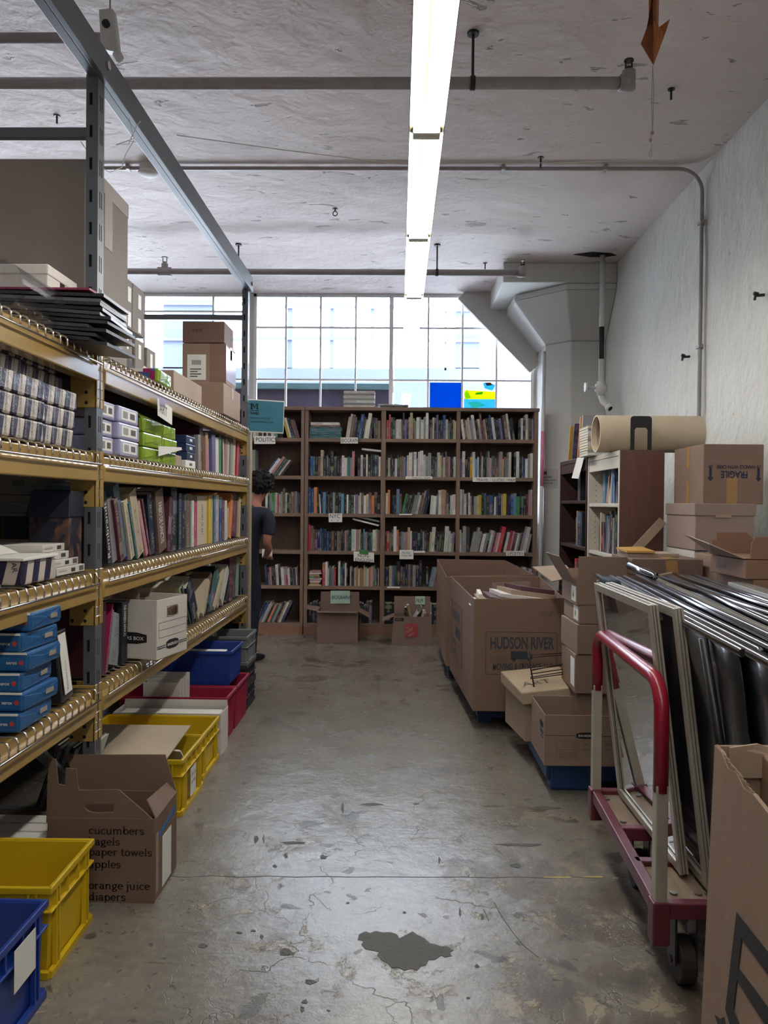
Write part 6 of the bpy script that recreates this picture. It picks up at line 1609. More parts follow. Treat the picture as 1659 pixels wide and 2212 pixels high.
# section cards on the bookcase edges
def card(px0, px1, py0, py1, s, h, label, name='paper_card', rows=None, mat=None, tilt=0, Y=BY-.022):
    t = quadpart(name, [tuple(atY(px0, py1, Y)), tuple(atY(px1, py1+tilt, Y)), tuple(atY(px1, py0+tilt, Y)), tuple(atY(px0, py0, Y))], mat or M_label, None, th=.001)
    tag(t, label, 'card')
    for k, (s_, px, py, hh, sx_) in enumerate(rows or [(s, px0+2, py1-3, h, .8)]):
        v = atY(px, py, Y); text('lettering', s_, hh, (v.x, Y-.0012, v.z), (1,0,-tilt*.02), (0,0,1), M_ink, t, sx=sx_, world=True)
    return t
card(549, 595, 942, 959, '', 0, 'white card reading POLITICS under the top shelf by the blue sign', rows=[('POLITICS', 552, 954, .062, .86)])
card(736, 773, 945, 958, '', 0, 'white card reading BIOGRAPHY under the top shelf edge', rows=[('BIOGRAPHY', 737, 956, .060, .62)])
card(710, 739, 1109, 1128, '', 0, 'white card reading NYC with two small arrows', rows=[('NYC', 712, 1119, .058, .9), ('\u2193', 714, 1126, .03, 1), ('\u2193', 727, 1126, .03, 1)])
card(764, 808, 1191, 1212, '', 0, 'white card reading NON-ENGLISH under a bit of green tape', rows=[('NON-', 772, 1203, .050, .95), ('ENGLISH', 767, 1212, .050, .92)], tilt=3)
g = quadpart('green_tape', [tuple(atY(*q, BY-.025)) for q in ((776, 1197), (796, 1198), (796, 1188), (776, 1187))], plain('green_tape', '#3f7f4a', .5), None, th=.001); tag(g, 'short piece of green tape above the NON-ENGLISH card', 'tape')
card(863, 893, 1188, 1208, '', 0, 'white card reading MUSIC THEATER on the fifth shelf edge', rows=[('MUSIC', 868, 1196, .026, 1.2), ('THEATER', 867, 1202, .026, 1.0)])
card(876, 934, 1029, 1035, '', 0, 'narrow white card reading PHOTO / FILM', rows=[('PHOTO / FILM', 890, 1034, .024, 1.2)])
card(1021, 1114, 1031, 1041, '', 0, 'long white card reading TRAVEL / GUIDES / MAPS', rows=[('TRAVEL / GUIDES / MAPS', 1029, 1039.5, .040, .92)])
card(1093, 1132, 1190, 1200.5, '', 0, 'white card reading POETRY with small arrows', rows=[('\u2193POETRY\u2193', 1095, 1199, .046, .80)])
card(862, 890, 1110, 1112.5, '', 0, 'thin white card edge under the third shelf of the music column', rows=[('', 870, 1112, .02, 1)])
card(836, 864, 1267, 1270.5, '', 0, 'thin white card edge under the fifth shelf of the music column', rows=[('', 870, 1269, .02, 1)])
card(894, 918, 1190, 1194, '', 0, 'thin white strip beside the MUSIC THEATER card', rows=[('', 870, 1192, .02, 1)])
card(568, 591, 1024, 1043, '', 0, 'white card half hidden behind the head of the person', rows=[('ART', 570, 1037, .062, .9)])
card(566, 588, 1186, 1204, '', 0, 'white card with an arrow beside the person\'s hand', rows=[('\u2193', 578, 1203, .05, 1)])

# white pole with pink tape beside the bookcase
a = atY(1162, 1250, 7.70); 
t = thing('white_pole', 'white pole wrapped with pink tape beside the bookcase', 'pole', (1.435, 7.70, 0))
b = MB(); b.tube([(1.435, 7.70, 0), (1.458, 7.70, 2.9)], .018, 12); b.build('pole', M_pipewhite, t, smooth=True, world=True)
za, zb = atY(1163, 1050, 7.70).z, atY(1163, 932, 7.70).z
b = MB(); b.tube([(1.435+.023*za/2.9, 7.70, za), (1.435+.023*zb/2.9, 7.70, zb)], .0186, 12); b.build('pink_tape', plain('pink_tape', '#cf7f9e', .5), t, smooth=True, world=True)
# sign on the column
t = thing('paper_sign', 'grey notice for books, art magazines and catalogues taped to the column', 'sign', (1.63, 7.84, 1.6))
def col(px, py):   # chamfered face of the column between (1.52,7.97) and (1.74,7.75)
    d = ray(px, py); n = Vector((1, 1, 0)).normalized(); p0 = Vector((1.52, 7.97, 0)); k = (p0-CPOS).dot(n)/d.dot(n); return CPOS+d*k-n*.002
q = [col(1172, 1054), col(1206, 1055), col(1206, 1014), col(1172, 1012)]
quadpart('sheet', [tuple(v) for v in q], plain('grey_notice', '#b5b3ae', .6), t, world=True, th=.0008)
cxd = Vector((1, -1, 0)).normalized()
for s_, px, py, hh in (('BOOKS/', 1174, 1033, .030), ('ART MAGAZINES &', 1174, 1039, .019), ('CATALOGUES', 1174, 1045, .019)):
    v = col(px, py)-Vector((1, 1, 0)).normalized()*.001; text('lettering', s_, hh, tuple(v), tuple(cxd), (0,0,1), M_ink, t, world=True, bold=.02)
v = col(1174, 1026)-Vector((1, 1, 0)).normalized()*.001; text('logo', 'M', .055, tuple(v), tuple(cxd), (0,0,1), M_ink, t, world=True, bold=.04)

# ---------------------------------------------------------------- bookshelves along the white wall
M_mahog = wood_mat('mahogany_veneer', '#32201f', '#472c29', .4, 'z', 7, knots=False)
M_walnut = wood_mat('brown_veneer', '#5a3c34', '#6c4a40', .45, 'z', 9, knots=False)
M_wlam = plain('white_laminate', '#c3bdb2', .5, 0, .04)
BX = 1.275
def side_shelf(name, label, y0, y1, H, depth, shelves, side_m, main_m):
    t = thing(name, label, 'bookshelf', (BX, (y0+y1)/2, 0)); th = .022
    b = MB(); b.box(BX, BX+depth, y0-.001, y0+th, 0, H); b.build('side_panel', side_m, t, world=True, bevel=.002)
    b = MB(); b.box(BX, BX+depth, y1-th, y1, 0, H); b.build('side_panel', main_m, t, world=True, bevel=.002)
    b = MB(); b.box(BX-.003, BX, y0, y0+th, 0, H); b.build('edge_strip', main_m, t, world=True)
    b = MB(); b.box(BX, BX+depth, y0+th, y1-th, H-.03, H); b.build('top_panel', main_m, t, world=True, bevel=.002)
    b = MB(); b.box(BX+.004, BX+.02, y0+th, y1-th, H-.10, H-.03); b.build('top_rail', main_m, t, world=True, bevel=.002)
    b = MB(); b.box(BX+depth-.008, BX+depth, y0+th, y1-th, 0, H-.03); b.build('back_panel', main_m, t, world=True)
    for z in shelves:
        b = MB(); b.box(BX+.006, BX+depth-.008, y0+th, y1-th, z-.022, z); b.build('shelf', main_m, t, world=True, bevel=.002)
    return t
HS = 1.672
t = side_shelf('side_bookshelf', 'white bookshelf with a brown veneered end, against the white wall', 4.40, 5.14, HS, .255, (1.365, 1.055, .72, .40, .08), M_walnut, M_wlam)
b = MB()
for zz in [1.10+.035*k for k in range(16)]:
    b.tube([(BX+.05, 5.1185, zz), (BX+.05, 5.1165, zz)], .003, 6)
b.build('peg_hole', M_hole, t, world=True)
t = side_shelf('side_bookshelf', 'dark mahogany bookshelf between the white bookshelf and the column', 5.16, 6.02, 1.69, .26, (1.385, 1.06, .74, .40, .08), M_mahog, M_mahog)
def side_books(lst, z, y_start, lab, grp, xs=BX+.03):
    y = y_start; n = 0
    for (c, t_, h, le) in lst:
        n += 1
        wd = t_/math.cos(le)
        zz = z+(t_*math.sin(le) if le > 0 else 0)
        add_book(xs, y, zz, -PI/2, t_, h, .17, c, le, '%s %sbook, %s from the column end, %s' % (BC[c][0], 'leaning ' if abs(le) > .1 else '', ORD[n-1], lab), grp)
        y -= wd+.002
side_books([('p',.02,.17,.35),('c',.03,.19,.30),('w',.03,.24,.14),('c',.035,.25,.0),('b',.03,.27,0),('b',.03,.26,0),('n',.03,.25,0),('v',.03,.2,-.25)], 1.366, 4.80, 'upper shelf of the white bookshelf', 'books in the white bookshelf')
side_books([('l',.05,.22,.0)], 1.366, 5.02, 'deep in the white bookshelf', 'books in the white bookshelf', xs=BX+.07)
side_books([('m',.02,.20,0),('c',.028,.25,0),('k',.03,.19,0),('r',.02,.19,0),('d',.02,.19,0),('n',.03,.24,.05),('s',.03,.23,.08),('p',.025,.21,.14),('h',.03,.26,.10),('k',.03,.24,.1),('m',.02,.22,.08),('a',.03,.22,.06),('k',.035,.28,.02),('h',.02,.24,0)], 1.056, 4.95, 'middle shelf of the white bookshelf', 'books in the white bookshelf')
side_books([('h',.035,.23,0),('k',.04,.26,0)], 1.386, 5.55, 'upper shelf of the mahogany bookshelf', 'books in the mahogany bookshelf')
side_books([('d',.02,.2,0),('a',.02,.25,0),('u',.015,.25,0),('n',.10,.24,0),('k',.03,.24,0)], 1.061, 5.60, 'middle shelf of the mahogany bookshelf', 'books in the mahogany bookshelf')
side_books([('r',.06,.22,0),('k',.05,.2,0),('d',.04,.2,0)], .741, 5.62, 'lower shelf of the mahogany bookshelf', 'books in the mahogany bookshelf')
t = thing('book', 'dark book with an orange disc facing out in the mahogany bookshelf', 'book', (1.345, 5.30, 1.387), 0)
b = MB(); b.box(-.015, .015, -.13, .08, 0, .265); b.build('cover', M_black, t, bevel=.002)
b = MB(); b.tube([(-.0155,-.02,.165), (-.0165,-.02,.165)], .075, 28); b.build('orange_disc', plain('terracotta_print', '#9c5648', .5), t)
b = MB(); b.prism([(-.045,.16),(-.01,.20),(.0,.24),(.012,.19),(.0,.12),(-.02,.10),(.005,.14)], -.0175, -.0165, 'x'); b.build('figure_print', M_ink, t)
text('lettering', 'THE', .028, (-.0165, .05, .045), (0,-1,0), (0,0,1), M_greyink, t)
b = MB(); b.prism([(-.13,0),(.08,0),(.08,.035),(-.02,.012),(-.13,.04)], -.0168, -.0156, 'x'); b.build('pale_band', M_paper, t)
# notice hanging from the mahogany shelf
t = quadpart('hanging_notice', [tuple(atX(*q, BX-.012)) for q in ((1235, 1033), (1250, 1034), (1262, 988), (1247, 989))], M_paper, None, th=.001); tag(t, 'pale paper slip hanging over the top of the mahogany bookshelf', 'paper')
# on top of the bookshelves
p = Vector((1.19, 4.62, HS+.001+.112))
t = thing('paper_roll', 'thick buff paper roll lying on top of the white bookshelf', 'paper roll', tuple(p))
b = MB(); n = 36; r0, r1, L = .111, .103, .62
pts0 = [(math.cos(2*PI*k/n), math.sin(2*PI*k/n)) for k in range(n)]
def ring(x, r): return [b.P((x, r*c, r*s)) for c, s in pts0]
o0, o1, i0, i1 = ring(0, r0), ring(L, r0), ring(0, r1), ring(L, r1)
for k in range(n):
    k2 = (k+1) % n
    b.face((o0[k], o0[k2], o1[k2], o1[k])); b.face((i0[k2], i0[k], i1[k], i1[k2])); b.face((o0[k2], o0[k], i0[k], i0[k2])); b.face((o1[k], o1[k2], i1[k2], i1[k]))
M_buff = plain('buff_paper', '#c2b29c', .7, 0, .04)
b.build('rolled_paper', M_buff, t, smooth=True).modifiers.new('edges', 'EDGE_SPLIT')
b = MB(); n = 30; rr0, rr1 = .102, .070
pp = []
for k in range(n*2):
    a = 2*PI*k/n; r = .102-.022*k/(n*2); pp.append((r*math.cos(a), r*math.sin(a)))
for (y0, z0), (y1, z1) in zip(pp[:-1], pp[1:]): b.quad([(.03, y0, z0), (.6, y0, z0), (.6, y1, z1), (.03, y1, z1)])
b.build('inner_layers', M_card_l, t)
t = thing('book_end', 'black metal book end with a slot standing on the white bookshelf edge', 'book end', (1.33, 4.415, HS+.001))
a = atY(1362, 965, 4.41).x-1.33; c = atY(1408, 965, 4.41).x-1.33; H_ = atY(1385, 899, 4.41).z-HS
b = MB(); e = .012
b.prism([(a,0),(a+.024,0),(a+.024,H_*.60),(a+.034,H_*.66),(c-.034,H_*.66),(c-.024,H_*.60),(c-.024,0),(c,0),(c,H_-.016),(c-.005,H_-.005),(c-.016,H_),(a+.016,H_),(a+.005,H_-.005),(a,H_-.016)], -.0016, .0016, 'y')
b.build('upright_plate', M_black, t)
b = MB(); b.box(a, c, 0, .10, 0, .002); b.build('foot_plate', M_black, t)
for k, (y, c, le, hh, th_, nm) in enumerate(((5.80, 'y', .22, .26, .02, 'ochre'), (5.68, 'v', .28, .27, .02, 'dark patterned'), (5.50, 'o', .26, .30, .02, 'orange'), (5.42, 'a', .24, .30, .03, 'grey'))):
    t = thing('art_catalogue', '%s covered catalogue leaning on top of the mahogany bookshelf' % nm, 'book', (1.38, y, 1.692))
    mt = (plain('ochre_cover', '#b8913a', .5), plain('patterned_cover', '#4a4660', .5, var=.6, vs=25), plain('orange_cover', '#c98f56', .5), plain('grey_cover', '#84838a', .5))[k]
    b = MB(); dy = hh*math.sin(le); hz_ = hh*math.cos(le)
    # the face looks to the aisle end; leans back along y
    b.hexa([(-.09,-.0,0),(.09,-.0,0),(.09,th_,0),(-.09,th_,0),(-.09,-dy,hz_),(.09,-dy,hz_),(.09,-dy+th_,hz_),(-.09,-dy+th_,hz_)]); b.build('cover', mt, t, bevel=.002)
    b = MB(); b.hexa([(-.0906,.002,.0),(-.0902,.002,0),(-.0902,th_-.002,0),(-.0906,th_-.002,0),(-.0906,-dy+.002,hz_),(-.0902,-dy+.002,hz_),(-.0902,-dy+th_-.002,hz_),(-.0906,-dy+th_-.002,hz_)]); b.build('spine_print', mt, t)
zz = 1.676
for k in range(11):
    add_book(1.35, 4.93, zz, 0, .017, .26, .24, 'wacw'[k % 4], 0, '%s flat volume in the pile beside the paper roll, %s one up' % (BC['wacw'[k % 4]][0], ORD[k]), 'flat pile beside the paper roll', flat=True); zz += .0175
for k in range(2):
    for j in range(2):
        b = MB(); b.box(0, .17, 0, .10, 0, .036); o = b.build('small_box', M_card_w, bevel=.002); o.location = (1.36+.172*j-.0+.012*k, 5.05, zz+.002+.0375*k)
        tag(o, 'small pale box, %s course, %s of the pair above the flat pile' % (('lower', 'upper')[k], ('aisle-side', 'wall-side')[j]), 'box', 'small pale boxes above the pile')
b = MB(); b.box(0, .42, 0, .30, 0, .012); 
for k in range(9): b.box(.0+R.uniform(-.01,.01), .42+R.uniform(-.01,.01), 0, .28, .012+.022*k, .012+.022*k+.020)
o = b.build('paper_stack', M_paper); o.location = (1.37, 5.16, 1.692); tag(o, 'tall white paper stack behind the paper roll', 'paper stack')

# ---------------------------------------------------------------- stacks of cartons along the wall
M_frag = card_mat('fragile_cardboard', '#8b6b59'); M_pink = card_mat('pinkish_cardboard', '#9a7f72')
t = carton('carton', 'brown carton printed upside down with fragile handle with care', (.305, .41, .305), (1.553+.1525, 4.105, 1.365), 0, M_frag, tape=False)
b = MB(); b.box(-.1537, -.1525, -.02, .02, .19, .306); b.box(-.1537, -.1525, -.02, .02, 0, .125); b.box(-.152, .152, -.02, .02, .305, .3062); b.build('packing_tape', M_tape, t)
b = MB(); b.box(-.035, .02, -.2062, -.205, .0, .14); b.build('packing_tape', M_tape, t)
yy = -.2064
text('lettering', 'HANDLE WITH CARE', .026, (.108, yy, .198), (-1,0,0), (0,0,-1), M_navyink, t, sx=.78, bold=.02)
text('lettering', 'FRAGILE', .050, (.072, yy, .167), (-1,0,0), (0,0,-1), M_navyink, t, sx=.74, bold=.02)
for x in (.125, -.117):
    text('lettering', 'UP', .018, (x+.011, yy, .198), (-1,0,0), (0,0,-1), M_navyink, t, bold=.02)
    b = MB(); b.prism([(x-.006,.185),(x+.006,.185),(x+.006,.135),(x+.015,.135),(x,.115),(x-.015,.135),(x-.006,.135)], yy-.0006, yy+.0004, 'y'); b.build('arrow_print', M_navyink, t)
t = carton('carton', 'pinkish lidded carton under the fragile carton', (.295, .41, .235), (1.50+.1475, 4.065, 1.128), 0, M_pink, tape=False, lid=(.062, .006))
b = MB(); b.box(-.05, .03, -.2125, -.2112, .168, .185); b.build('torn_edge', M_card_l, t)
t = carton('carton', 'cream crumpled carton below the pinkish lidded one', (.31, .40, .52), (1.66, 4.08, .606), 0, M_card_w, tape=False)
carton('carton', 'brown carton at the base of the tall wall stack', (.34, .42, .60), (1.66, 4.08, 0), 0, M_card, tape=False)
t = carton('carton', 'brown carton with an UP arrow, partly hidden by the tray stack', (.20, .26, .50), (1.60, 3.72, .62), 0, M_card, tape=False)
b = MB(); b.prism([(-.04,.36),(-.024,.36),(-.024,.42),(-.010,.42),(-.032,.455),(-.054,.42),(-.04,.42)], -.1312, -.130, 'y'); b.build('arrow_print', M_navyink, t)
text('lettering', 'UP', .028, (-.05, -.1304, .325), (1,0,0), (0,0,1), M_navyink, t)
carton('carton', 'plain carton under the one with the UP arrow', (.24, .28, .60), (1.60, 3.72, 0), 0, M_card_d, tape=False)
b = MB(); b.bar((1.30, 4.30, 1.06), (1.49, 4.30, 1.27), .05, .006, up=(0, 1, 0)); tag(b.build('cardboard_strip', M_card_l), 'pale cardboard strip leaning between the bookshelf and the wall stack', 'cardboard')
# flat lidded box
t = carton('carton', 'wide flat lidded carton with torn brown tape, before the bookshelf end', (.335, .34, .24), (1.135+.1675, 3.86, .852), 0, card_mat('umber_cardboard', '#7d6152'), tape=False, lid=(.078, .004))
b = MB(); b.hexa([(.0,-.176,.12),(.06,-.176,.12),(.06,-.174,.12),(.0,-.174,.12),(-.01,-.176,.235),(.045,-.176,.238),(.045,-.174,.238),(-.01,-.174,.235)]); b.box(-.005, .05, -.174, .0, .244, .2455); b.build('packing_tape', M_tape, t)
b = MB(); b.box(-.15, .10, -.05, .15, .244, .262); b.build('mailer', M_card_l, t, bevel=.002)
o = quadpart('padded_envelope', [(1.14, 3.80, 1.117), (1.28, 3.80, 1.117), (1.27, 3.98, 1.13), (1.14, 3.98, 1.125)], plain('manila', '#b98f48', .6), None, th=.01); tag(o, 'manila envelope lying on the flat lidded carton', 'envelope')
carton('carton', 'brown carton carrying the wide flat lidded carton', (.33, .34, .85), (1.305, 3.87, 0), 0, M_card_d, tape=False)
# tray stack at the far right
X0, Y0_, W_ = 1.385, 3.0, .50
for k, (z0, hh, lab, m) in enumerate(((0, .52, 'brown carton at the base of the tray stack', M_card), (.522, .44, 'large carton second up in the tray stack', M_card), (.965, .10, 'low carton under the marked one in the tray stack', card_mat('orange_brown_cardboard', '#8f6348')), (1.067, .075, 'low carton with a scribbled side in the tray stack', card_mat('orange_brown_cardboard', '#8f6348')))):
    dx = (0, -.005, .012, -.02)[k]
    t = carton('carton', lab, (W_, .34, hh), (X0+W_/2+dx, Y0_+.17, z0), 0, m, tape=False, group='cartons of the tray stack')
    if k == 3: text('lettering', 'DANIEL', .03, (-W_/2-.0005, .10, .025), (0,-1,0), (0,0,1), M_greyink, t)
t = thing('open_tray', 'open brown mailer tray with raised flaps on top of the tray stack', 'box', (X0+W_/2-.03, Y0_+.16, 1.145))
b = MB(); b.box(-.24, .26, -.15, .17, 0, .004); b.box(-.24, .26, .166, .17, 0, .06); b.prism([(-.22,.0),(.26,.0),(.26,.065),(-.02,.065),(-.05,.09),(-.20,.09),(-.215,.06)], -.152, -.148, 'y')
b.prism([(-.22,.06),(.26,.06),(.26,.10),(.09,.10),(.06,.065),(-.06,.065),(-.09,.095),(-.22,.095)], .166, .170, 'y'); b.build('body', MC['orange_brown_cardboard'], t, bevel=.001, seg=1)
b = MB(); b.hexa([(-.24,-.15,.0),(-.236,-.15,.0),(-.236,.17,.0),(-.24,.17,.0),(-.36,-.10,.055),(-.356,-.10,.058),(-.356,.17,.085),(-.36,.17,.085)]); b.build('flap', M_card_l, t)
b = MB(); b.box(-.0, .26, -.10, -.096, .0, .085); b.build('inner_flap', MC['orange_brown_cardboard'], t)

# ---------------------------------------------------------------- tower of cartons beside the moving box
M_tower = card_mat('tan_cardboard', '#91725d'); M_dkb = plain('blue_dolly_shell', '#1c3f6e', .5, 0, .15, 4)
t = carton('carton', 'tall closed carton at the base of the tower, mostly hidden', (.42, .36, .26), (1.11, 3.98, .155), 0, M_tower, tape=False)
TW = [(.417, .193, 'carton with two shipping labels low in the tower', False), (.612, .148, 'bulging plain carton in the middle of the tower', False), (.762, .092, 'carton with a green leaf label near the top of the tower', True), (.856, .098, 'topmost carton of the tower with its flaps standing open', True)]
for k, (z0, hh, lab, leaf) in enumerate(TW):
    dx = (.0, .0, .012, -.0)[k]
    if k < 3: t = carton('carton', lab, (.40, .34, hh), (.888+.20+dx, 3.94, z0), (-.02, .02, 0, 0)[k], M_tower, tape=False, group='tower of tan cartons')
    else: t = carton('carton', lab, (.40, .34, hh), (.888+.20+dx, 3.94, z0), 0, M_tower, 'open', {'-y': (.145, 4), '-x': (.17, 32), '+y': (.06, 20)}, group='tower of tan cartons')
    if leaf:
        b = MB(); b.box(-.2014, -.2006, -.155, -.06, .015, hh-.008); b.build('paper_label', M_label, t)
        b = MB(); b.prism([(-.10,.028),(-.085,.045),(-.10,.07),(-.115,.045)], -.2022, -.2014, 'x'); b.build('leaf_print', plain('leaf_green', '#5c8a45', .6), t)
    if k == 0:
        b = MB(); b.box(.04, .13, -.1712, -.1705, .025, .15); b.build('shipping_label', M_label, t)
        b = MB(); b.box(-.2014, -.2006, -.16, -.07, .03, .17); b.build('shipping_label', M_label, t)
        for q in range(5): text('lettering', 'contents  item', .010, (.05, -.1714, .13-.02*q), (1,0,0), (0,0,1), M_greyink, t)
b = MB(); b.hexa([(-.0,0,0),(.2,0,0),(.2,.2,0),(.0,.2,0),(.02,.0,.03),(.18,.0,.03),(.18,.2,.03),(.02,.2,.03)])
o = b.build('padded_envelope', MC['manila'], bevel=.004); o.location = (.93, 3.84, .90); tag(o, 'yellow padded envelope inside the topmost tower carton', 'envelope')
dimc = carton('carton', 'dim printed carton between the moving box and the tower', (.18, .5, .93), (1.16, 4.55, 0), 0, M_card_d, tape=False)
quadpart('flap', [tuple(atY(1150, 1226, 4.55)), tuple(atY(1192, 1258, 4.35)), tuple(atY(1244, 1246, 4.40)), tuple(atY(1222, 1222, 4.7))], M_card_l, dimc, world=True, th=.006)
# blue dolly, archive boxes on it
b = MB(); b.box(.72, 1.28, 3.62, 4.20, .035, .140)
b.box(.735, .93, 3.60, 3.70, .0, .135); b.box(1.1, 1.26, 3.62, 3.72, 0, .05); b.box(.74, .82, 4.0, 4.15, 0, .05)
tag(b.build('dolly', M_dkb, bevel=.01), 'blue plastic dolly carrying the two archive boxes', 'dolly')
t = carton('archive_box', 'open brown archive box with a dark lozenge emblem on the blue dolly', (.41, .355, .236), (.688+.205, 3.69, .145), 0, card_mat('archive_cardboard', '#96765f'), 'open')
b = MB()
for yv in (-.10,): b.tube([(-.2056, yv+.035*math.cos(a), .175+.014*math.sin(a)) for a in [2*PI*q/16 for q in range(16)]], .002, 5, closed=True)
b.box(-.2058, -.2052, -.135, -.065, .162, .188); b.build('hand_hole', M_hole, t)
b = MB(); b.box(-.2055, -.2052, -.14, -.06, .13, .150); b.box(-.2055, -.2052, -.14, -.08, .112, .122); b.build('side_print', M_navyink, t)
logo_bankers(t, ('y', -.178), .0, .142, .12, .030)
b = MB(); b.box(-.205, -.062, -.1786, -.178, .140, .142); b.box(.062, .205, -.1786, -.178, .140, .142); b.build('printed_line', M_navyink, t)
b = MB()
for q in range(5): b.box(-.14, -.05, -.1784, -.178, .032+.008*q, .0335+.008*q)
for (x0, x1, z0, z1) in ((-.15, .18, .0755, .077), (-.15, -.1485, .03, .118), (-.15, .18, .117, .1185)): b.box(x0, x1, -.1784, -.178, z0, z1)
for q in range(5):
    cx_ = -.115+.05*q; b.tube([(cx_+.016*math.cos(a), -.1784, .097+.012*math.sin(a)*(1+.2*math.sin(3*a))) for a in [2*PI*j/9 for j in range(9)]], .0007, 3, closed=True); b.tube([(cx_-.01, -.1784, .09), (cx_, -.1784, .104), (cx_+.012, -.1784, .095)], .0007, 3)
b.build('instruction_print', M_greyink, t)
t = carton('archive_box', 'buff archive box with a skewed lid, behind the open archive box', (.30, .37, .235), (.79, 4.13, .125), math.radians(8), card_mat('buff_cardboard', '#a58a6c'), tape=False)
b = MB(); b.hexa([(-.175,-.22,.20),(.17,-.20,.215),(.165,.20,.24),(-.175,.19,.22),(-.178,-.215,.262),(.168,-.195,.285),(.163,.20,.31),(-.178,.19,.285)]); b.build('lid', card_mat('buff_lid', '#b39a78'), t, bevel=.006)
b = MB()
for q in range(3):
    z0 = .03+.045*q
    for (x0, x1, za, zb) in ((-.10, -.045, z0, z0+.0015), (-.10, -.0985, z0, z0+.045), (-.0465, -.045, z0, z0+.045), (-.10, -.045, z0+.0435, z0+.045)): b.box(x0, x1, -.1862, -.185, za, zb)
b.build('printed_form', M_navyink, t)
for s_, z in (('BOX NO.', .155), ('FROM', .108), ('YEAR', .063)): text('lettering', s_, .009, (-.096, -.1856, z), (1,0,0), (0,0,1), M_navyink, t)
text('lettering', 'THESIS', .022, (-.096, -.1856, .006), (1,0,0), (0,0,1), M_navyink, t, bold=.02)
text('lettering', 'ART', .09, (-.14, -.12, .268), (.9,.15,.06), (.0,1,.08), M_greyink, t, bold=-.012, lift=.006)
# bronze wire file holder on the lid
t = thing('wire_file_holder', 'bronze wire file holder resting on the skewed buff lid', 'file holder', (.90, 4.1, .40))
M_bronze = plain('bronze_wire', '#3b2c28', .35, .6)
def W3(px, py, Y): v = atY(px, py, Y); return (v.x, v.y, v.z)
b = MB()
b.tube([W3(1141, 1402, 4.05), W3(1146, 1440, 4.02), W3(1154, 1487, 3.98)], .004, 6)
b.tube([W3(1222, 1402, 4.15), W3(1226, 1440, 4.12), W3(1238, 1468, 4.08)], .004, 6)
for (ya, yb_, yc2) in ((1415, 1410, 4.05), (1420, 1414, 4.05), (1449, 1432, 4.02), (1456, 1444, 4.02), (1463, 1450, 4.0), (1466, 1455, 4.0)):
    b.tube([W3(1146, ya, yc2), W3(1226, yb_, yc2+.08)], .0028, 5)
b.tube([W3(1222, 1404, 4.15), W3(1226, 1408, 4.14), W3(1227, 1436, 4.12), W3(1150, 1446, 4.0)], .003, 5)
b.build('wire_frame', M_bronze, t, world=True, smooth=True)

# ---------------------------------------------------------------- platform cart with frames
M_cart = plain('crimson_cart_paint', '#602833', .45, 0, .25, 7)
M_grip = plain('red_rubber_grip', '#8e1730', .28, 0, .05)
M_alu = plain('brushed_aluminium', '#b3ada2', .38, .45, .06, 20)
M_alud = plain('dull_frame_metal', '#77726c', .45, .45, .08, 20)
M_plank = wood_mat('scuffed_cart_board', '#6d5c4c', '#8a7662', .6, 'y', 8, knots=False)
ct = thing('platform_cart', 'red framed platform cart with a U-shaped handle, loaded with panels', 'cart', (1.1, 2.5, 0))
ZD = .255; CX0, CX1, CYA, CYB = .735, 1.52, 2.11, 2.94
for (a, c) in (((CX0, CYA), (CX0+.04, CYB)), ((CX1, CYA), (CX1, CYB)), ((CX0, CYA), (CX1, CYA)), ((CX0+.04, CYB), (CX1, CYB)), ((CX0+.01, 2.36), (CX1, 2.36)), ((CX0+.03, 2.60), (CX1, 2.60))):
    b = MB(); b.bar((*a, ZD-.022), (*c, ZD-.022), .034, .044); b.build('frame_bar', M_cart, ct, world=True, bevel=.004)
for (y0, y1) in ((2.13, 2.345), (2.62, 2.925)):
    b = MB(); b.box(CX0+.03, CX1-.015, y0, y1, ZD-.030, ZD-.016); b.build('deck_board', M_plank, ct, world=True)
    b = MB()
    for x in (.80, .87, .90):
        for y in (y0+.05, y1-.05): b.tube([(x, y, ZD-.016), (x, y, ZD-.010)], .011, 10)
    b.build('bolt_head', M_alud, ct, world=True)
for (x, y) in ((CX0, CYA), (CX0+.04, CYB)):
    b = MB(); b.box(x-.024, x+.024, y-.024, y+.024, ZD-.115, ZD+.004); b.build('corner_socket', M_cart, ct, world=True, bevel=.004)
HT = .862
b = MB()
for (x, y) in ((CX0, CYA), (CX0+.04, CYB)): 
    b = MB(); b.box(x-.017, x+.017, y-.017, y+.017, ZD, .58 if y < 2.5 else .66); b.build('handle_leg', M_alu, ct, world=True, bevel=.003)
pts = [(CX0, CYA, .56), (CX0, CYA, HT-.09)]
for q in range(1, 7):
    a = PI/2*q/6; pts.append((CX0+.004*q/6, CYA+.09*(1-math.cos(a)), HT-.09+.09*math.sin(a)))
for q in range(0, 7):
    a = PI/2*q/6; pts.append((CX0+.036+.004*q/6, CYB-.09+.09*math.sin(a), HT-.09+.09*math.cos(a)))
pts.append((CX0+.04, CYB, .64))
b = MB(); b.tube(pts, .021, 14); b.build('handle_grip', M_grip, ct, world=True, smooth=True)
for (x, y) in ((CX0+.085, CYA+.05), (CX0+.13, 2.70), (CX1-.08, 2.2), (CX1-.08, 2.85)):
    b = MB(); b.box(x-.032, x-.026, y-.03, y+.03, .06, ZD-.044); b.box(x+.026, x+.032, y-.03, y+.03, .06, ZD-.044); b.box(x-.04, x+.04, y-.045, y+.045, ZD-.054, ZD-.044); b.tube([(x-.036, y, .065), (x+.036, y, .065)], .01, 8); ck = b.build('caster', M_iron, ct, world=True)
    b = MB(); b.tube([(x-.022, y, .065), (x+.022, y, .065)], .064, 20); b.build('wheel', plain('black_rubber_wheel', '#26221f', .6), ck, world=True, bevel=.006)
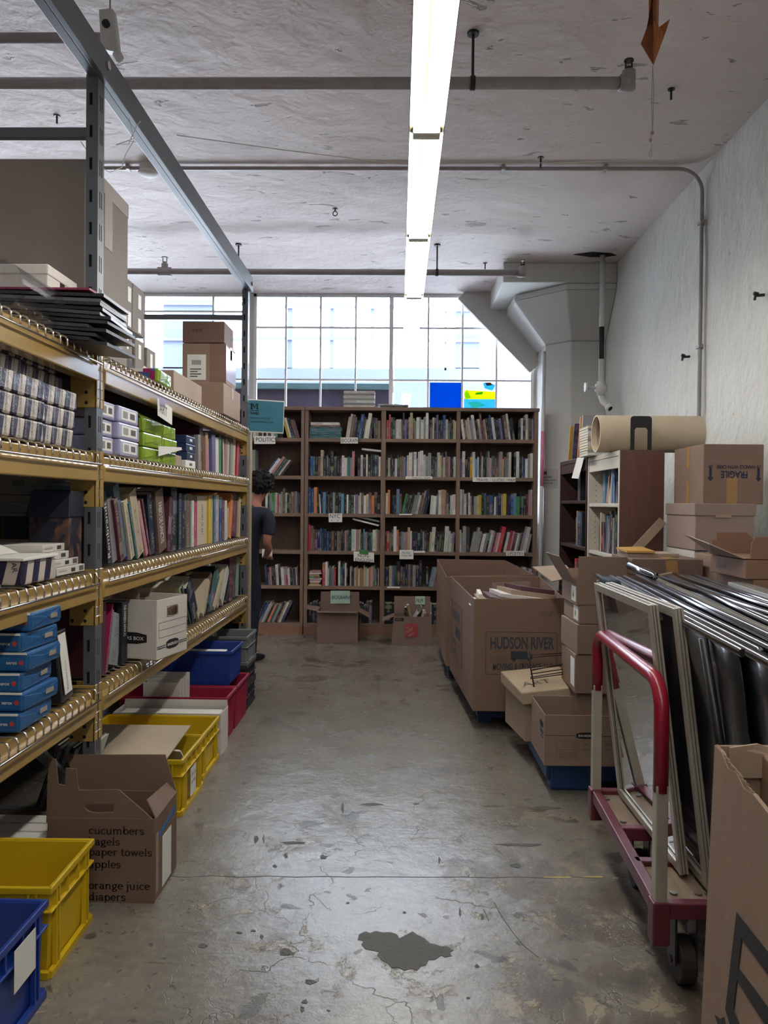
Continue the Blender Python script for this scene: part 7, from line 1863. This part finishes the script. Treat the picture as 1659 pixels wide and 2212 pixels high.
# framed transparent panels
def frame_panel(label, ya, yb_, xbot, xtop, z0, z1, w=.028, dp=.028, mat=M_alu, glass=None, group=None):
    t = thing('framed_panel', label, 'panel', (xbot, (ya+yb_)/2, z0), group=group)
    def P(y, f): return Vector((xbot+(xtop-xbot)*f, y, z0+(z1-z0)*f))
    upv = (P(0, 1)-P(0, 0)).normalized(); nv = Vector((0, 1, 0)).cross(upv)
    for (a, c) in ((P(ya+w/2, 0), P(ya+w/2, 1)), (P(yb_-w/2, 0), P(yb_-w/2, 1))):
        for q in (-1, 0, 1):
            b = MB(); b.bar(a+nv*q*dp/3, c+nv*q*dp/3, w*(1 if q else .86), dp/3-.002, up=nv); b.build('frame_profile', mat, t, world=True, bevel=.001, seg=1)
    for f in (0, 1):
        a, c = P(ya+w, f), P(yb_-w, f); sh = upv*(w/2)*(1 if f == 0 else -1)
        for q in (-1, 0, 1):
            b = MB(); b.bar(a+sh+nv*q*dp/3, c+sh+nv*q*dp/3, dp/3-.002, w*(1 if q else .86), up=upv); b.build('frame_profile', mat, t, world=True, bevel=.001, seg=1)
    if glass:
        b = MB(); a, c = P(ya+w*.8, 0)+upv*w*.8, P(yb_-w*.8, 0)+upv*w*.8; e, f_ = P(yb_-w*.8, 1)-upv*w*.8, P(ya+w*.8, 1)-upv*w*.8
        b.hexa([a-nv*.002, c-nv*.002, c+nv*.002, a+nv*.002, f_-nv*.002, e-nv*.002, e+nv*.002, f_+nv*.002]); b.build('pane', glass, t, world=True)
    return t
M_pane = glass_mat('dusty_acrylic', (.84, .82, .85), ior=1.18, haze=.20, hz=(.36, .32, .36))
frame_panel('aluminium framed clear panel leaning nearest the cart handle', 2.26, 2.90, .862, .760, ZD, 1.058, glass=M_pane)
frame_panel('aluminium framed clear panel just behind the one nearest the handle', 2.175, 2.90, .905, .803, ZD, 1.06, glass=M_pane)
# dark quilted sheet beyond the frames
M_quilt = plain('dark_teal_quilt', '#2b3c49', .8, 0, .3, 10, bump=.5, bs=18)
b = MB(); n = 10
for k in range(n):
    z0, z1 = .26+.80*k/n, .26+.80*(k+1)/n
    def Q(z): f = (z-.26)/.8; return .925-.10*f+.006*math.sin(z*40)
    b.hexa([(Q(z0), 2.96, z0), (Q(z0)+.05, 2.97, z0), (Q(z0)+.06, 3.14, z0), (Q(z0)+.01, 3.14, z0), (Q(z1), 2.96, z1), (Q(z1)+.05, 2.97, z1), (Q(z1)+.06, 3.14, z1), (Q(z1)+.01, 3.14, z1)])
tag(b.build('moving_blanket', M_quilt, bevel=.008), 'dark teal quilted pad standing behind the framed panels', 'blanket')
# pipe-framed black display panels
M_tubeblk = plain('glossy_black_tube', '#a3a6b0', .20, 1.0, .03)  # pale metal base stands in for bright highlights on black tubes
M_vinyl = plain('black_vinyl', '#1d2127', .38, 0, .1, 5, bump=.6, bs=3, coat=.6)
LEAN = .13
def tube_panel(label, y0, x0, y1, x1, ztop, zbot=.26, r=.0112, posts=True, mat=M_tubeblk, group='black display panels on the cart'):
    t = thing('display_panel', label, 'display panel', ((x0+x1)/2, (y0+y1)/2, zbot), group=group)
    A, B_ = Vector((x0, y0, ztop)), Vector((x1, y1, ztop)); dr = (B_-A).normalized(); nv = Vector((-dr.y, dr.x, 0)).normalized()
    b = MB(); b.tube([A, B_], r, 16); b.build('top_tube', mat, t, world=True, smooth=True)
    for e_, f_ in ((B_, B_+dr*.003), (A-dr*.003, A)):
        b = MB(); b.tube([e_, f_], r*.8, 14); b.build('tube_opening', M_hole, t, world=True)
    b = MB(); n, m = 14, 8
    # slack vinyl sheet hung from the tube, with soft folds
    a0, b0 = A+dr*.12, B_-dr*.02
    gr = [[None]*(m+1) for _ in range(n+1)]
    for i in range(n+1):
        for j in range(m+1):
            p = a0.lerp(b0, i/n); f = j/m; z = ztop-(ztop-zbot-.02)*f; p = Vector((p.x+LEAN*f, p.y, 0))
            off = .012*math.sin(i*1.1+j*.9)*f*(1-f)*3+.006*math.sin(i*.6-j*1.7)*f
            gr[i][j] = b.P((p.x+nv.x*off, p.y+nv.y*off, z))
    for i in range(n):
        for j in range(m): b.face((gr[i][j], gr[i+1][j], gr[i+1][j+1], gr[i][j+1]))
    o = b.build('vinyl_sheet', M_vinyl, t, world=True, smooth=True); o.modifiers.new('thick', 'SOLIDIFY').thickness = .003
    if posts:
        for f in (.10, .88):
            p = A.lerp(B_, f); b = MB(); b.tube([(p.x-.016, p.y, ztop-.008), (p.x-.016+LEAN, p.y, zbot)], .0115, 12); b.build('upright_tube', M_black, t, world=True, smooth=True)
    b = MB(); p, q = A.lerp(B_, .08), A.lerp(B_, .9); b.tube([(p.x+LEAN, p.y, zbot+.012), (q.x+LEAN, q.y, zbot+.012)], r*.7, 10); b.build('bottom_tube', M_black, t, world=True, smooth=True)
    return t
def tz(px, py, z): v = atZ(px, py, z); return v.y, v.x
TP = [((1316,1247,1.050),(1960,1640,1.052)),((1352,1247,1.052),(1960,1575,1.054)),((1376,1245,1.054),(1960,1545,1.054))]
nm = ['nearest the framed panels', 'second in from the framed panels', 'third in from the framed panels', 'fourth in, before the white rail', 'fifth in, beyond the white rail', 'sixth in, near the cartons', 'farthest in, by the tray stack']
# first: from behind the frames to the free tube end
y0, x0 = tz(1286, 1241, 1.02); y1, x1 = tz(1604, 1410, 1.02); tube_panel('black vinyl panel whose tube end pokes out toward the aisle', y0, x0, y1, x1, 1.02)
starts = [(1320,1246),(1350,1247),(1376,1244),(1425,1247),(1447,1244),(1457,1240),(1499,1243)]
ends = [(1659,1431),(1659,1400),(1659,1381),(1659,1325),(1659,1345),(1659,1310),(1659,1300)]
for k, ((pa, qa), (pb, qb)) in enumerate(zip(starts, ends)):
    zt_ = 1.022+.001*k
    y0, x0 = tz(pa, qa, zt_); y1, x1 = tz(pb, qb, zt_)
    d_ = Vector((x1-x0, y1-y0)); L_ = d_.length; d_ /= L_
    L_ = max(L_+.08, 1.72); ye, xe = y0+d_.y*L_, x0+d_.x*L_
    tube_panel('black tube-framed vinyl panel, %s' % nm[k], y0, x0, ye, xe, zt_, posts=False, r=.0108)
for k, ((pa, qa), (pb, qb), zt_, nm_) in enumerate((((1335,1248),(1659,1415),1.030,'between the second and third panels'), ((1392,1246),(1659,1372),1.034,'between the third and fourth panels'), ((1438,1244),(1659,1337),1.028,'between the fifth and sixth panels'), ((1475,1241),(1659,1305),1.030,'between the sixth and last panels'))):
    y0, x0 = tz(pa, qa, zt_); y1, x1 = tz(pb, qb, zt_); d_ = Vector((x1-x0, y1-y0)).normalized()
    b = MB(); b.tube([(x0, y0, zt_), (x0+d_.x*1.7, y0+d_.y*1.7, zt_)], .009, 12)
    tag(b.build('loose_tube', M_tubeblk, smooth=True), 'thin shiny tube lying %s on the cart' % nm_, 'tube', 'thin loose tubes on the cart')
def rail(label, s, e, z, w, h, mat, name='aluminium_rail', L=1.6):
    y0, x0 = tz(*s, z); y1, x1 = tz(*e, z); d_ = Vector((x1-x0, y1-y0)).normalized()
    t = thing(name, label, 'rail', (x0, y0, z-h))
    A = Vector((x0, y0, z-h/2)); B_ = A+Vector((d_.x, d_.y, 0))*L
    b = MB(); b.bar(A, B_, w, h); b.build('profile', mat, t, world=True, bevel=.002)
    b = MB()
    for q in (-.3, 0, .3): 
        n_ = Vector((-d_.y, d_.x, 0))*w*q; b.bar(A+n_+Vector((0,0,h/2)), B_+n_+Vector((0,0,h/2)), w*.12, .002)
    b.build('groove', M_alud, t, world=True)
    return t
M_cream_al = plain('anodised_white_rail', '#a39f97', .35, .4, .04)
rail('pale grooved rail lying between the black tubes', (1405, 1245), (1659, 1362), 1.035, .05, .05, M_cream_al)
rail('pale grooved rail beside the framed panels', (1335, 1256), (1659, 1475), 1.030, .020, .03, M_cream_al, L=.9)
t = rail('white aluminium frame rail at the tray stack', (1592, 1257), (1700, 1290), 1.05, .07, .055, M_cream_al, L=1.3)
b = MB(); b.tube([W3(1410, 1246, 3.2), W3(1450, 1238, 3.25)], .006, 6); tag(b.build('wooden_stick', M_card_l), 'short wooden stick lying across the tube ends', 'stick')
b = MB(); b.tube([W3(1360, 1222, 3.42), W3(1415, 1245, 3.2)], .017, 12); tag(b.build('black_tube', M_tubeblk, smooth=True), 'loose black tube end resting by the flat lidded carton', 'tube')

# ---------------------------------------------------------------- big torn box in the near corner
M_near = card_mat('near_cardboard', '#9a775c')
t = thing('torn_carton', 'large torn brown carton close to the viewer with a bold black print', 'box', (.95, 1.1, 0))
zt = .897; A = (.606, 1.45); D_ = (.500, .85); C_ = (1.25, 1.48); F_ = (1.18, .75)
base = lambda p: (p[0]+.012 if False else p[0]-.022, p[1])
b = MB()
def wallp(p, q, zp, zq, th, n=1, jag=None):
    P, Q = Vector((*p, 0)), Vector((*q, 0)); nn = Vector(((Q-P).y, -(Q-P).x, 0)).normalized()*th
    for k in range(n):
        a, c = P.lerp(Q, k/n), P.lerp(Q, (k+1)/n); za, zc = zp+(zq-zp)*k/n, zp+(zq-zp)*(k+1)/n
        if jag: za += jag[k]; zc += jag[k+1]
        s0, s1 = Vector((-.030, 0, 0)), Vector((-.030, 0, 0))
        b.hexa([a+s0, c+s1, c+s1+nn, a+s0+nn, a+Vector((0,0,za)), c+Vector((0,0,zc)), c+nn+Vector((0,0,zc)), a+nn+Vector((0,0,za))])
wallp(D_, A, .902, zt, .007, 12, [0,0,0,0,0,0,0,0,-.010,.0,-.012,.003,0])
wallp(A, C_, zt, .90, .007); wallp(C_, F_, .9, .9, .007); wallp(F_, D_, .9, .902, .007)
b.build('body', M_near, t, world=True, weld=True)
b = MB()
Rr = random.Random(3)
for k in range(150):     # torn corrugated edge along the rim
    f = k/150; p = Vector((*A, 0)).lerp(Vector((*D_, 0)), f*.42); z = zt+Rr.uniform(-.007, .002)-.003
    b.hexa([(p.x+.0015,p.y,z-.004),(p.x+.006,p.y,z-.004),(p.x+.006,p.y+.002,z-.004),(p.x+.0015,p.y+.002,z-.004),(p.x+Rr.uniform(.001,.003),p.y,z+.005),(p.x+.006,p.y,z+.003),(p.x+.006,p.y+.002,z+.004),(p.x+.0015,p.y+.002,z+.005)])
b.build('torn_edge', card_mat('torn_kraft_fibre', '#a08468'), t, world=True)
b = MB(); b.hexa([(.625,1.435,.84),(.90,1.445,.84),(.90,1.450,.84),(.625,1.440,.84),(.625,1.425,.900),(.68,1.435,.905),(.68,1.440,.905),(.625,1.430,.900)]); b.build('inner_flap', M_card_l, t, world=True)
# print on the long side: a bold angular figure
def near_side(px, py, lift=.0015):
    p0 = Vector((A[0], A[1], zt)); tdir = Vector((D_[0]-A[0], D_[1]-A[1], 0)).normalized(); dn = Vector((-.030, 0, -zt)).normalized()
    n = tdir.cross(dn).normalized()
    if n.x > 0: n = -n
    d = ray(px, py); k = (p0-CPOS).dot(n)/d.dot(n); return CPOS+d*k+n*lift
def zz5(x, y): return (1200+x/3.107, 1500+y/3.107)
def inkpoly(pts):
    b = MB(); v = [near_side(*zz5(*q)) for q in pts]; w_ = [near_side(*zz5(*q), .0008) for q in pts]
    i = [b.P(p) for p in v]; j = [b.P(p) for p in w_]; b.face(i); b.face(j[::-1])
    for k in range(len(i)): b.face((i[k], j[k], j[(k+1)%len(i)], i[(k+1)%len(i)]))
    return b
for pts in ([(1220,1460),(1255,1640),(1200,2115),(1190,2115),(1145,2115)], [(1220,1460),(1440,1740),(1440,1890),(1255,1640)], [(1235,1835),(1440,2110),(1440,2260),(1222,1920)], [(1145,2115),(1200,2115),(1245,2230),(1180,2230)], [(1072,2148),(1110,2180),(1135,2165),(1150,2230),(1100,2230)]):
    inkpoly(pts).build('bold_print', M_ink, t, world=True)
t = carton('inner_carton', 'smaller brown carton sitting inside the torn near carton', (.46, .44, .33), (.885, 1.20, .555), math.radians(-9), card_mat('inner_cardboard', '#a07c58'), tape=False)
carton('inner_carton', 'lower carton hidden under the one inside the torn near carton', (.46, .44, .545), (.885, 1.20, .005), math.radians(-9), M_card, tape=False)

# hanging orange paper with its strings
t = thing('hanging_paper', 'translucent orange folded paper hanging on a thread below the ceiling', 'paper ornament', (1.2, 3.3, 3.2))
YH = 3.3
def hz2(px, py, y=YH): v = atY(px, py, y); return (v.x, v.y, v.z)
mo = glass_mat('orange_tissue', (.75, .42, .25), haze=.75, hz=S('#c98f63'))
b = MB(); 
for pts in ([(1402,-30),(1412,-30),(1410,40),(1411,140),(1384,95),(1397,60),(1401,40)], [(1411,-30),(1424,-30),(1422,60),(1447,41),(1436,75),(1411,142),(1410,40)]):
    i = [b.P(hz2(x, y, YH+.02*(k % 3))) for k, (x, y) in enumerate(pts)]; b.face(i)
o = b.build('folded_sheet', mo, t, world=True); o.modifiers.new('thick', 'SOLIDIFY').thickness = .001
b = MB(); b.tube([hz2(1410,142), hz2(1412,200), hz2(1410,280)], .0016, 4); b.tube([hz2(1410,142), hz2(1407,220), hz2(1409,280)], .0016, 4)
b.tube([hz2(1409,280), hz2(1405,300), hz2(1408,315), hz2(1402,330), hz2(1404,342), hz2(1408,335), hz2(1406,318)], .0016, 4); b.tube([hz2(1410, -30), tuple(Vector((hz2(1410,-30)[0], YH, ZC)))], .001, 4)
b.build('string', M_pipe, t, world=True)
b = MB(); b.sphere(hz2(1409, 287), .008, 8, 6); b.sphere(hz2(1405, 303), .007, 8, 6); b.build('knot', M_card_l, t, world=True)
# ---------------------------------------------------------------- the person browsing the shelves
M_skin = plain('skin', '#a06a58', .55, 0, .05, 12)
M_shirt = plain('navy_tshirt', '#1b2130', .85, 0, .1, 9, bump=.6, bs=9)
M_jeans = plain('dark_jeans', '#151c2c', .85, 0, .12, 14, bump=.5, bs=12)
M_hair = plain('black_hair', '#0b090b', .85, 0, .2, 40, bump=1.0, bs=60)
M_shoe = plain('black_shoe', '#15151a', .5)
pr = thing('person', 'person in navy T-shirt and dark jeans seen from behind, browsing the narrow bookcase', 'person', (-1.325, 6.42, 0), math.radians(-22))
def skin_obj(name, nodes, edges, mat, parent, sub=2, root=0):
    nodes = [((n[0][0]+.115*max(0, n[0][2]-.75)/.75, n[0][1], n[0][2]),)+tuple(n[1:]) for n in nodes]
    me = bpy.data.meshes.new(name); me.from_pydata([n[0] for n in nodes], edges, []); me.materials.append(mat)
    o = bpy.data.objects.new(name, me); COL.objects.link(o); o.parent = parent
    o.modifiers.new('skin', 'SKIN')
    if not me.skin_vertices:
        bpy.context.view_layer.objects.active = o
    sv = me.skin_vertices[0].data if me.skin_vertices else None
    if sv is not None:
        for k, n in enumerate(nodes): sv[k].radius = (n[1], n[2] if len(n) > 2 else n[1])
        sv[root].use_root = True
    s = o.modifiers.new('smooth', 'SUBSURF'); s.levels = sub; s.render_levels = sub
    o.modifiers['skin'].use_smooth_shade = True
    return o
# x: the person's right, y: forward, z up
nodes = []; edges = []
def chain(pts, start=None):
    prev = start; ids = []
    for p in pts:
        nodes.append(p); i = len(nodes)-1; ids.append(i)
        if prev is not None: edges.append((prev, i))
        prev = i
    return ids
sp_ = chain([((0,0,.84),.10,.085), ((0,-.01,.98),.098,.08), ((0,0,1.12),.115,.085), ((0,.01,1.24),.125,.085), ((0,.02,1.315),.07,.065), ((.008,.045,1.365),.052,.055), ((.015,.07,1.42),.062,.072), ((.02,.085,1.49),.072,.088), ((.02,.085,1.555),.055,.07)])
for s_ in (1, -1):
    sh = chain([((s_*.14,.01,1.265),.055,.05), ((s_*.185,.01,1.22),.048), ((s_*.205,.0,1.12),.043), ((s_*.222,-.03,1.02),.037), ((s_*.205,.05,.955),.034), ((s_*.12,.16,.90),.025), ((s_*.09,.20,.885),.028,.019)], sp_[3])
    hand = sh[-1]
    for q, (dx, L_) in enumerate(((-.024,.07), (-.008,.08), (.008,.076), (.024,.062))):
        c = Vector(nodes[hand][0]); chain([(tuple(c+Vector((dx,.035,-.005))),.009), (tuple(c+Vector((dx*1.1,.035+L_*.45,-.014))),.0085), (tuple(c+Vector((dx*1.1,.035+L_*.8,-.034))),.007)], hand)
    c = Vector(nodes[hand][0]); chain([(tuple(c+Vector((-s_*.03,.012,-.006))),.010), (tuple(c+Vector((-s_*.045,.04,-.018))),.0085)], hand)
    chain([((s_*.075,0,.80),.058,.06), ((s_*.095,.015,.62),.072), ((s_*.10,.02,.45),.052), ((s_*.10,.0,.30),.055), ((s_*.10,-.015,.09),.036), ((s_*.105,.03,.045),.036,.03), ((s_*.115,.13,.03),.036,.022)], sp_[0])
# nose and ears
chain([((.024,.165,1.475),.013)], sp_[7]); chain([((.095,.08,1.475),.014,.02)], sp_[7]); chain([((-.055,.08,1.475),.014,.02)], sp_[7])
body = skin_obj('body', nodes, edges, M_skin, pr)
nodes, edges = [], []
t_ = chain([((0,-.005,.78),.166,.136), ((0,-.005,.87),.164,.134), ((0,-.01,.98),.152,.122), ((0,0,1.12),.162,.118), ((0,.01,1.235),.168,.110), ((0,.02,1.30),.105,.085), ((.003,.03,1.33),.075,.070)])
for s_ in (1, -1): chain([((s_*.15,.01,1.255),.068,.06), ((s_*.195,.01,1.21),.064), ((s_*.212,.0,1.10),.060), ((s_*.214,.0,1.075),.060)], t_[4])
skin_obj('tshirt', nodes, edges, M_shirt, pr)
nodes, edges = [], []
t_ = chain([((0,0,.92),.142,.114), ((0,-.008,.80),.158,.130)])
for s_ in (1, -1): chain([((s_*.088,-.003,.74),.098,.104), ((s_*.098,.015,.60),.084), ((s_*.102,.02,.45),.064), ((s_*.102,.0,.28),.062), ((s_*.102,-.012,.10),.054), ((s_*.103,-.01,.06),.054)], t_[1])
skin_obj('jeans', nodes, edges, M_jeans, pr)
for s_ in (1, -1):
    nodes, edges = [], []
    chain([((s_*.103,-.05,.035),.036,.034), ((s_*.107,.03,.04),.042,.040), ((s_*.117,.12,.028),.042,.028), ((s_*.12,.17,.022),.03,.020)])
    skin_obj('shoe', nodes, edges, M_shoe, pr)
nodes, edges = [], []
b = MB(); rr = random.Random(5)
hc = Vector((.02+.115*.765/.75, .075, 1.515))
me0 = None
b.sphere(hc, .112, 20, 14, sc3=(.92, 1.05, .92))
for i, v in enumerate(b.v):
    d_ = (v-hc); 
    if d_.z < -.03 and d_.y > .02: v.z = hc.z-.03+(.02*rr.random())
    b.v[i] = v+d_.normalized()*rr.uniform(-.010, .014)
for k in range(260):
    th = rr.uniform(0, 2*PI); ph = rr.uniform(-.45, 1.45); d_ = Vector((math.cos(th)*math.cos(ph)*.92, math.sin(th)*math.cos(ph)*1.05, math.sin(ph)*.92))
    if d_.y > .35 and d_.z < .25: continue
    p = hc+d_*.106; tg = Vector((rr.uniform(-1, 1), rr.uniform(-1, 1), rr.uniform(-1, .6))).normalized()
    b.tube([p, p+d_*.012+tg*.010, p+d_*.010+tg*.024], [.015, .012, .004], 5)
b.build('hair', M_hair, pr, smooth=True)
for s_ in (-1, 1):
    b = MB(); b.sphere((.135+s_*.030, .160, 1.495), .012, 10, 8); b.build('eye', M_paper, pr, smooth=True)
flush_books(285)
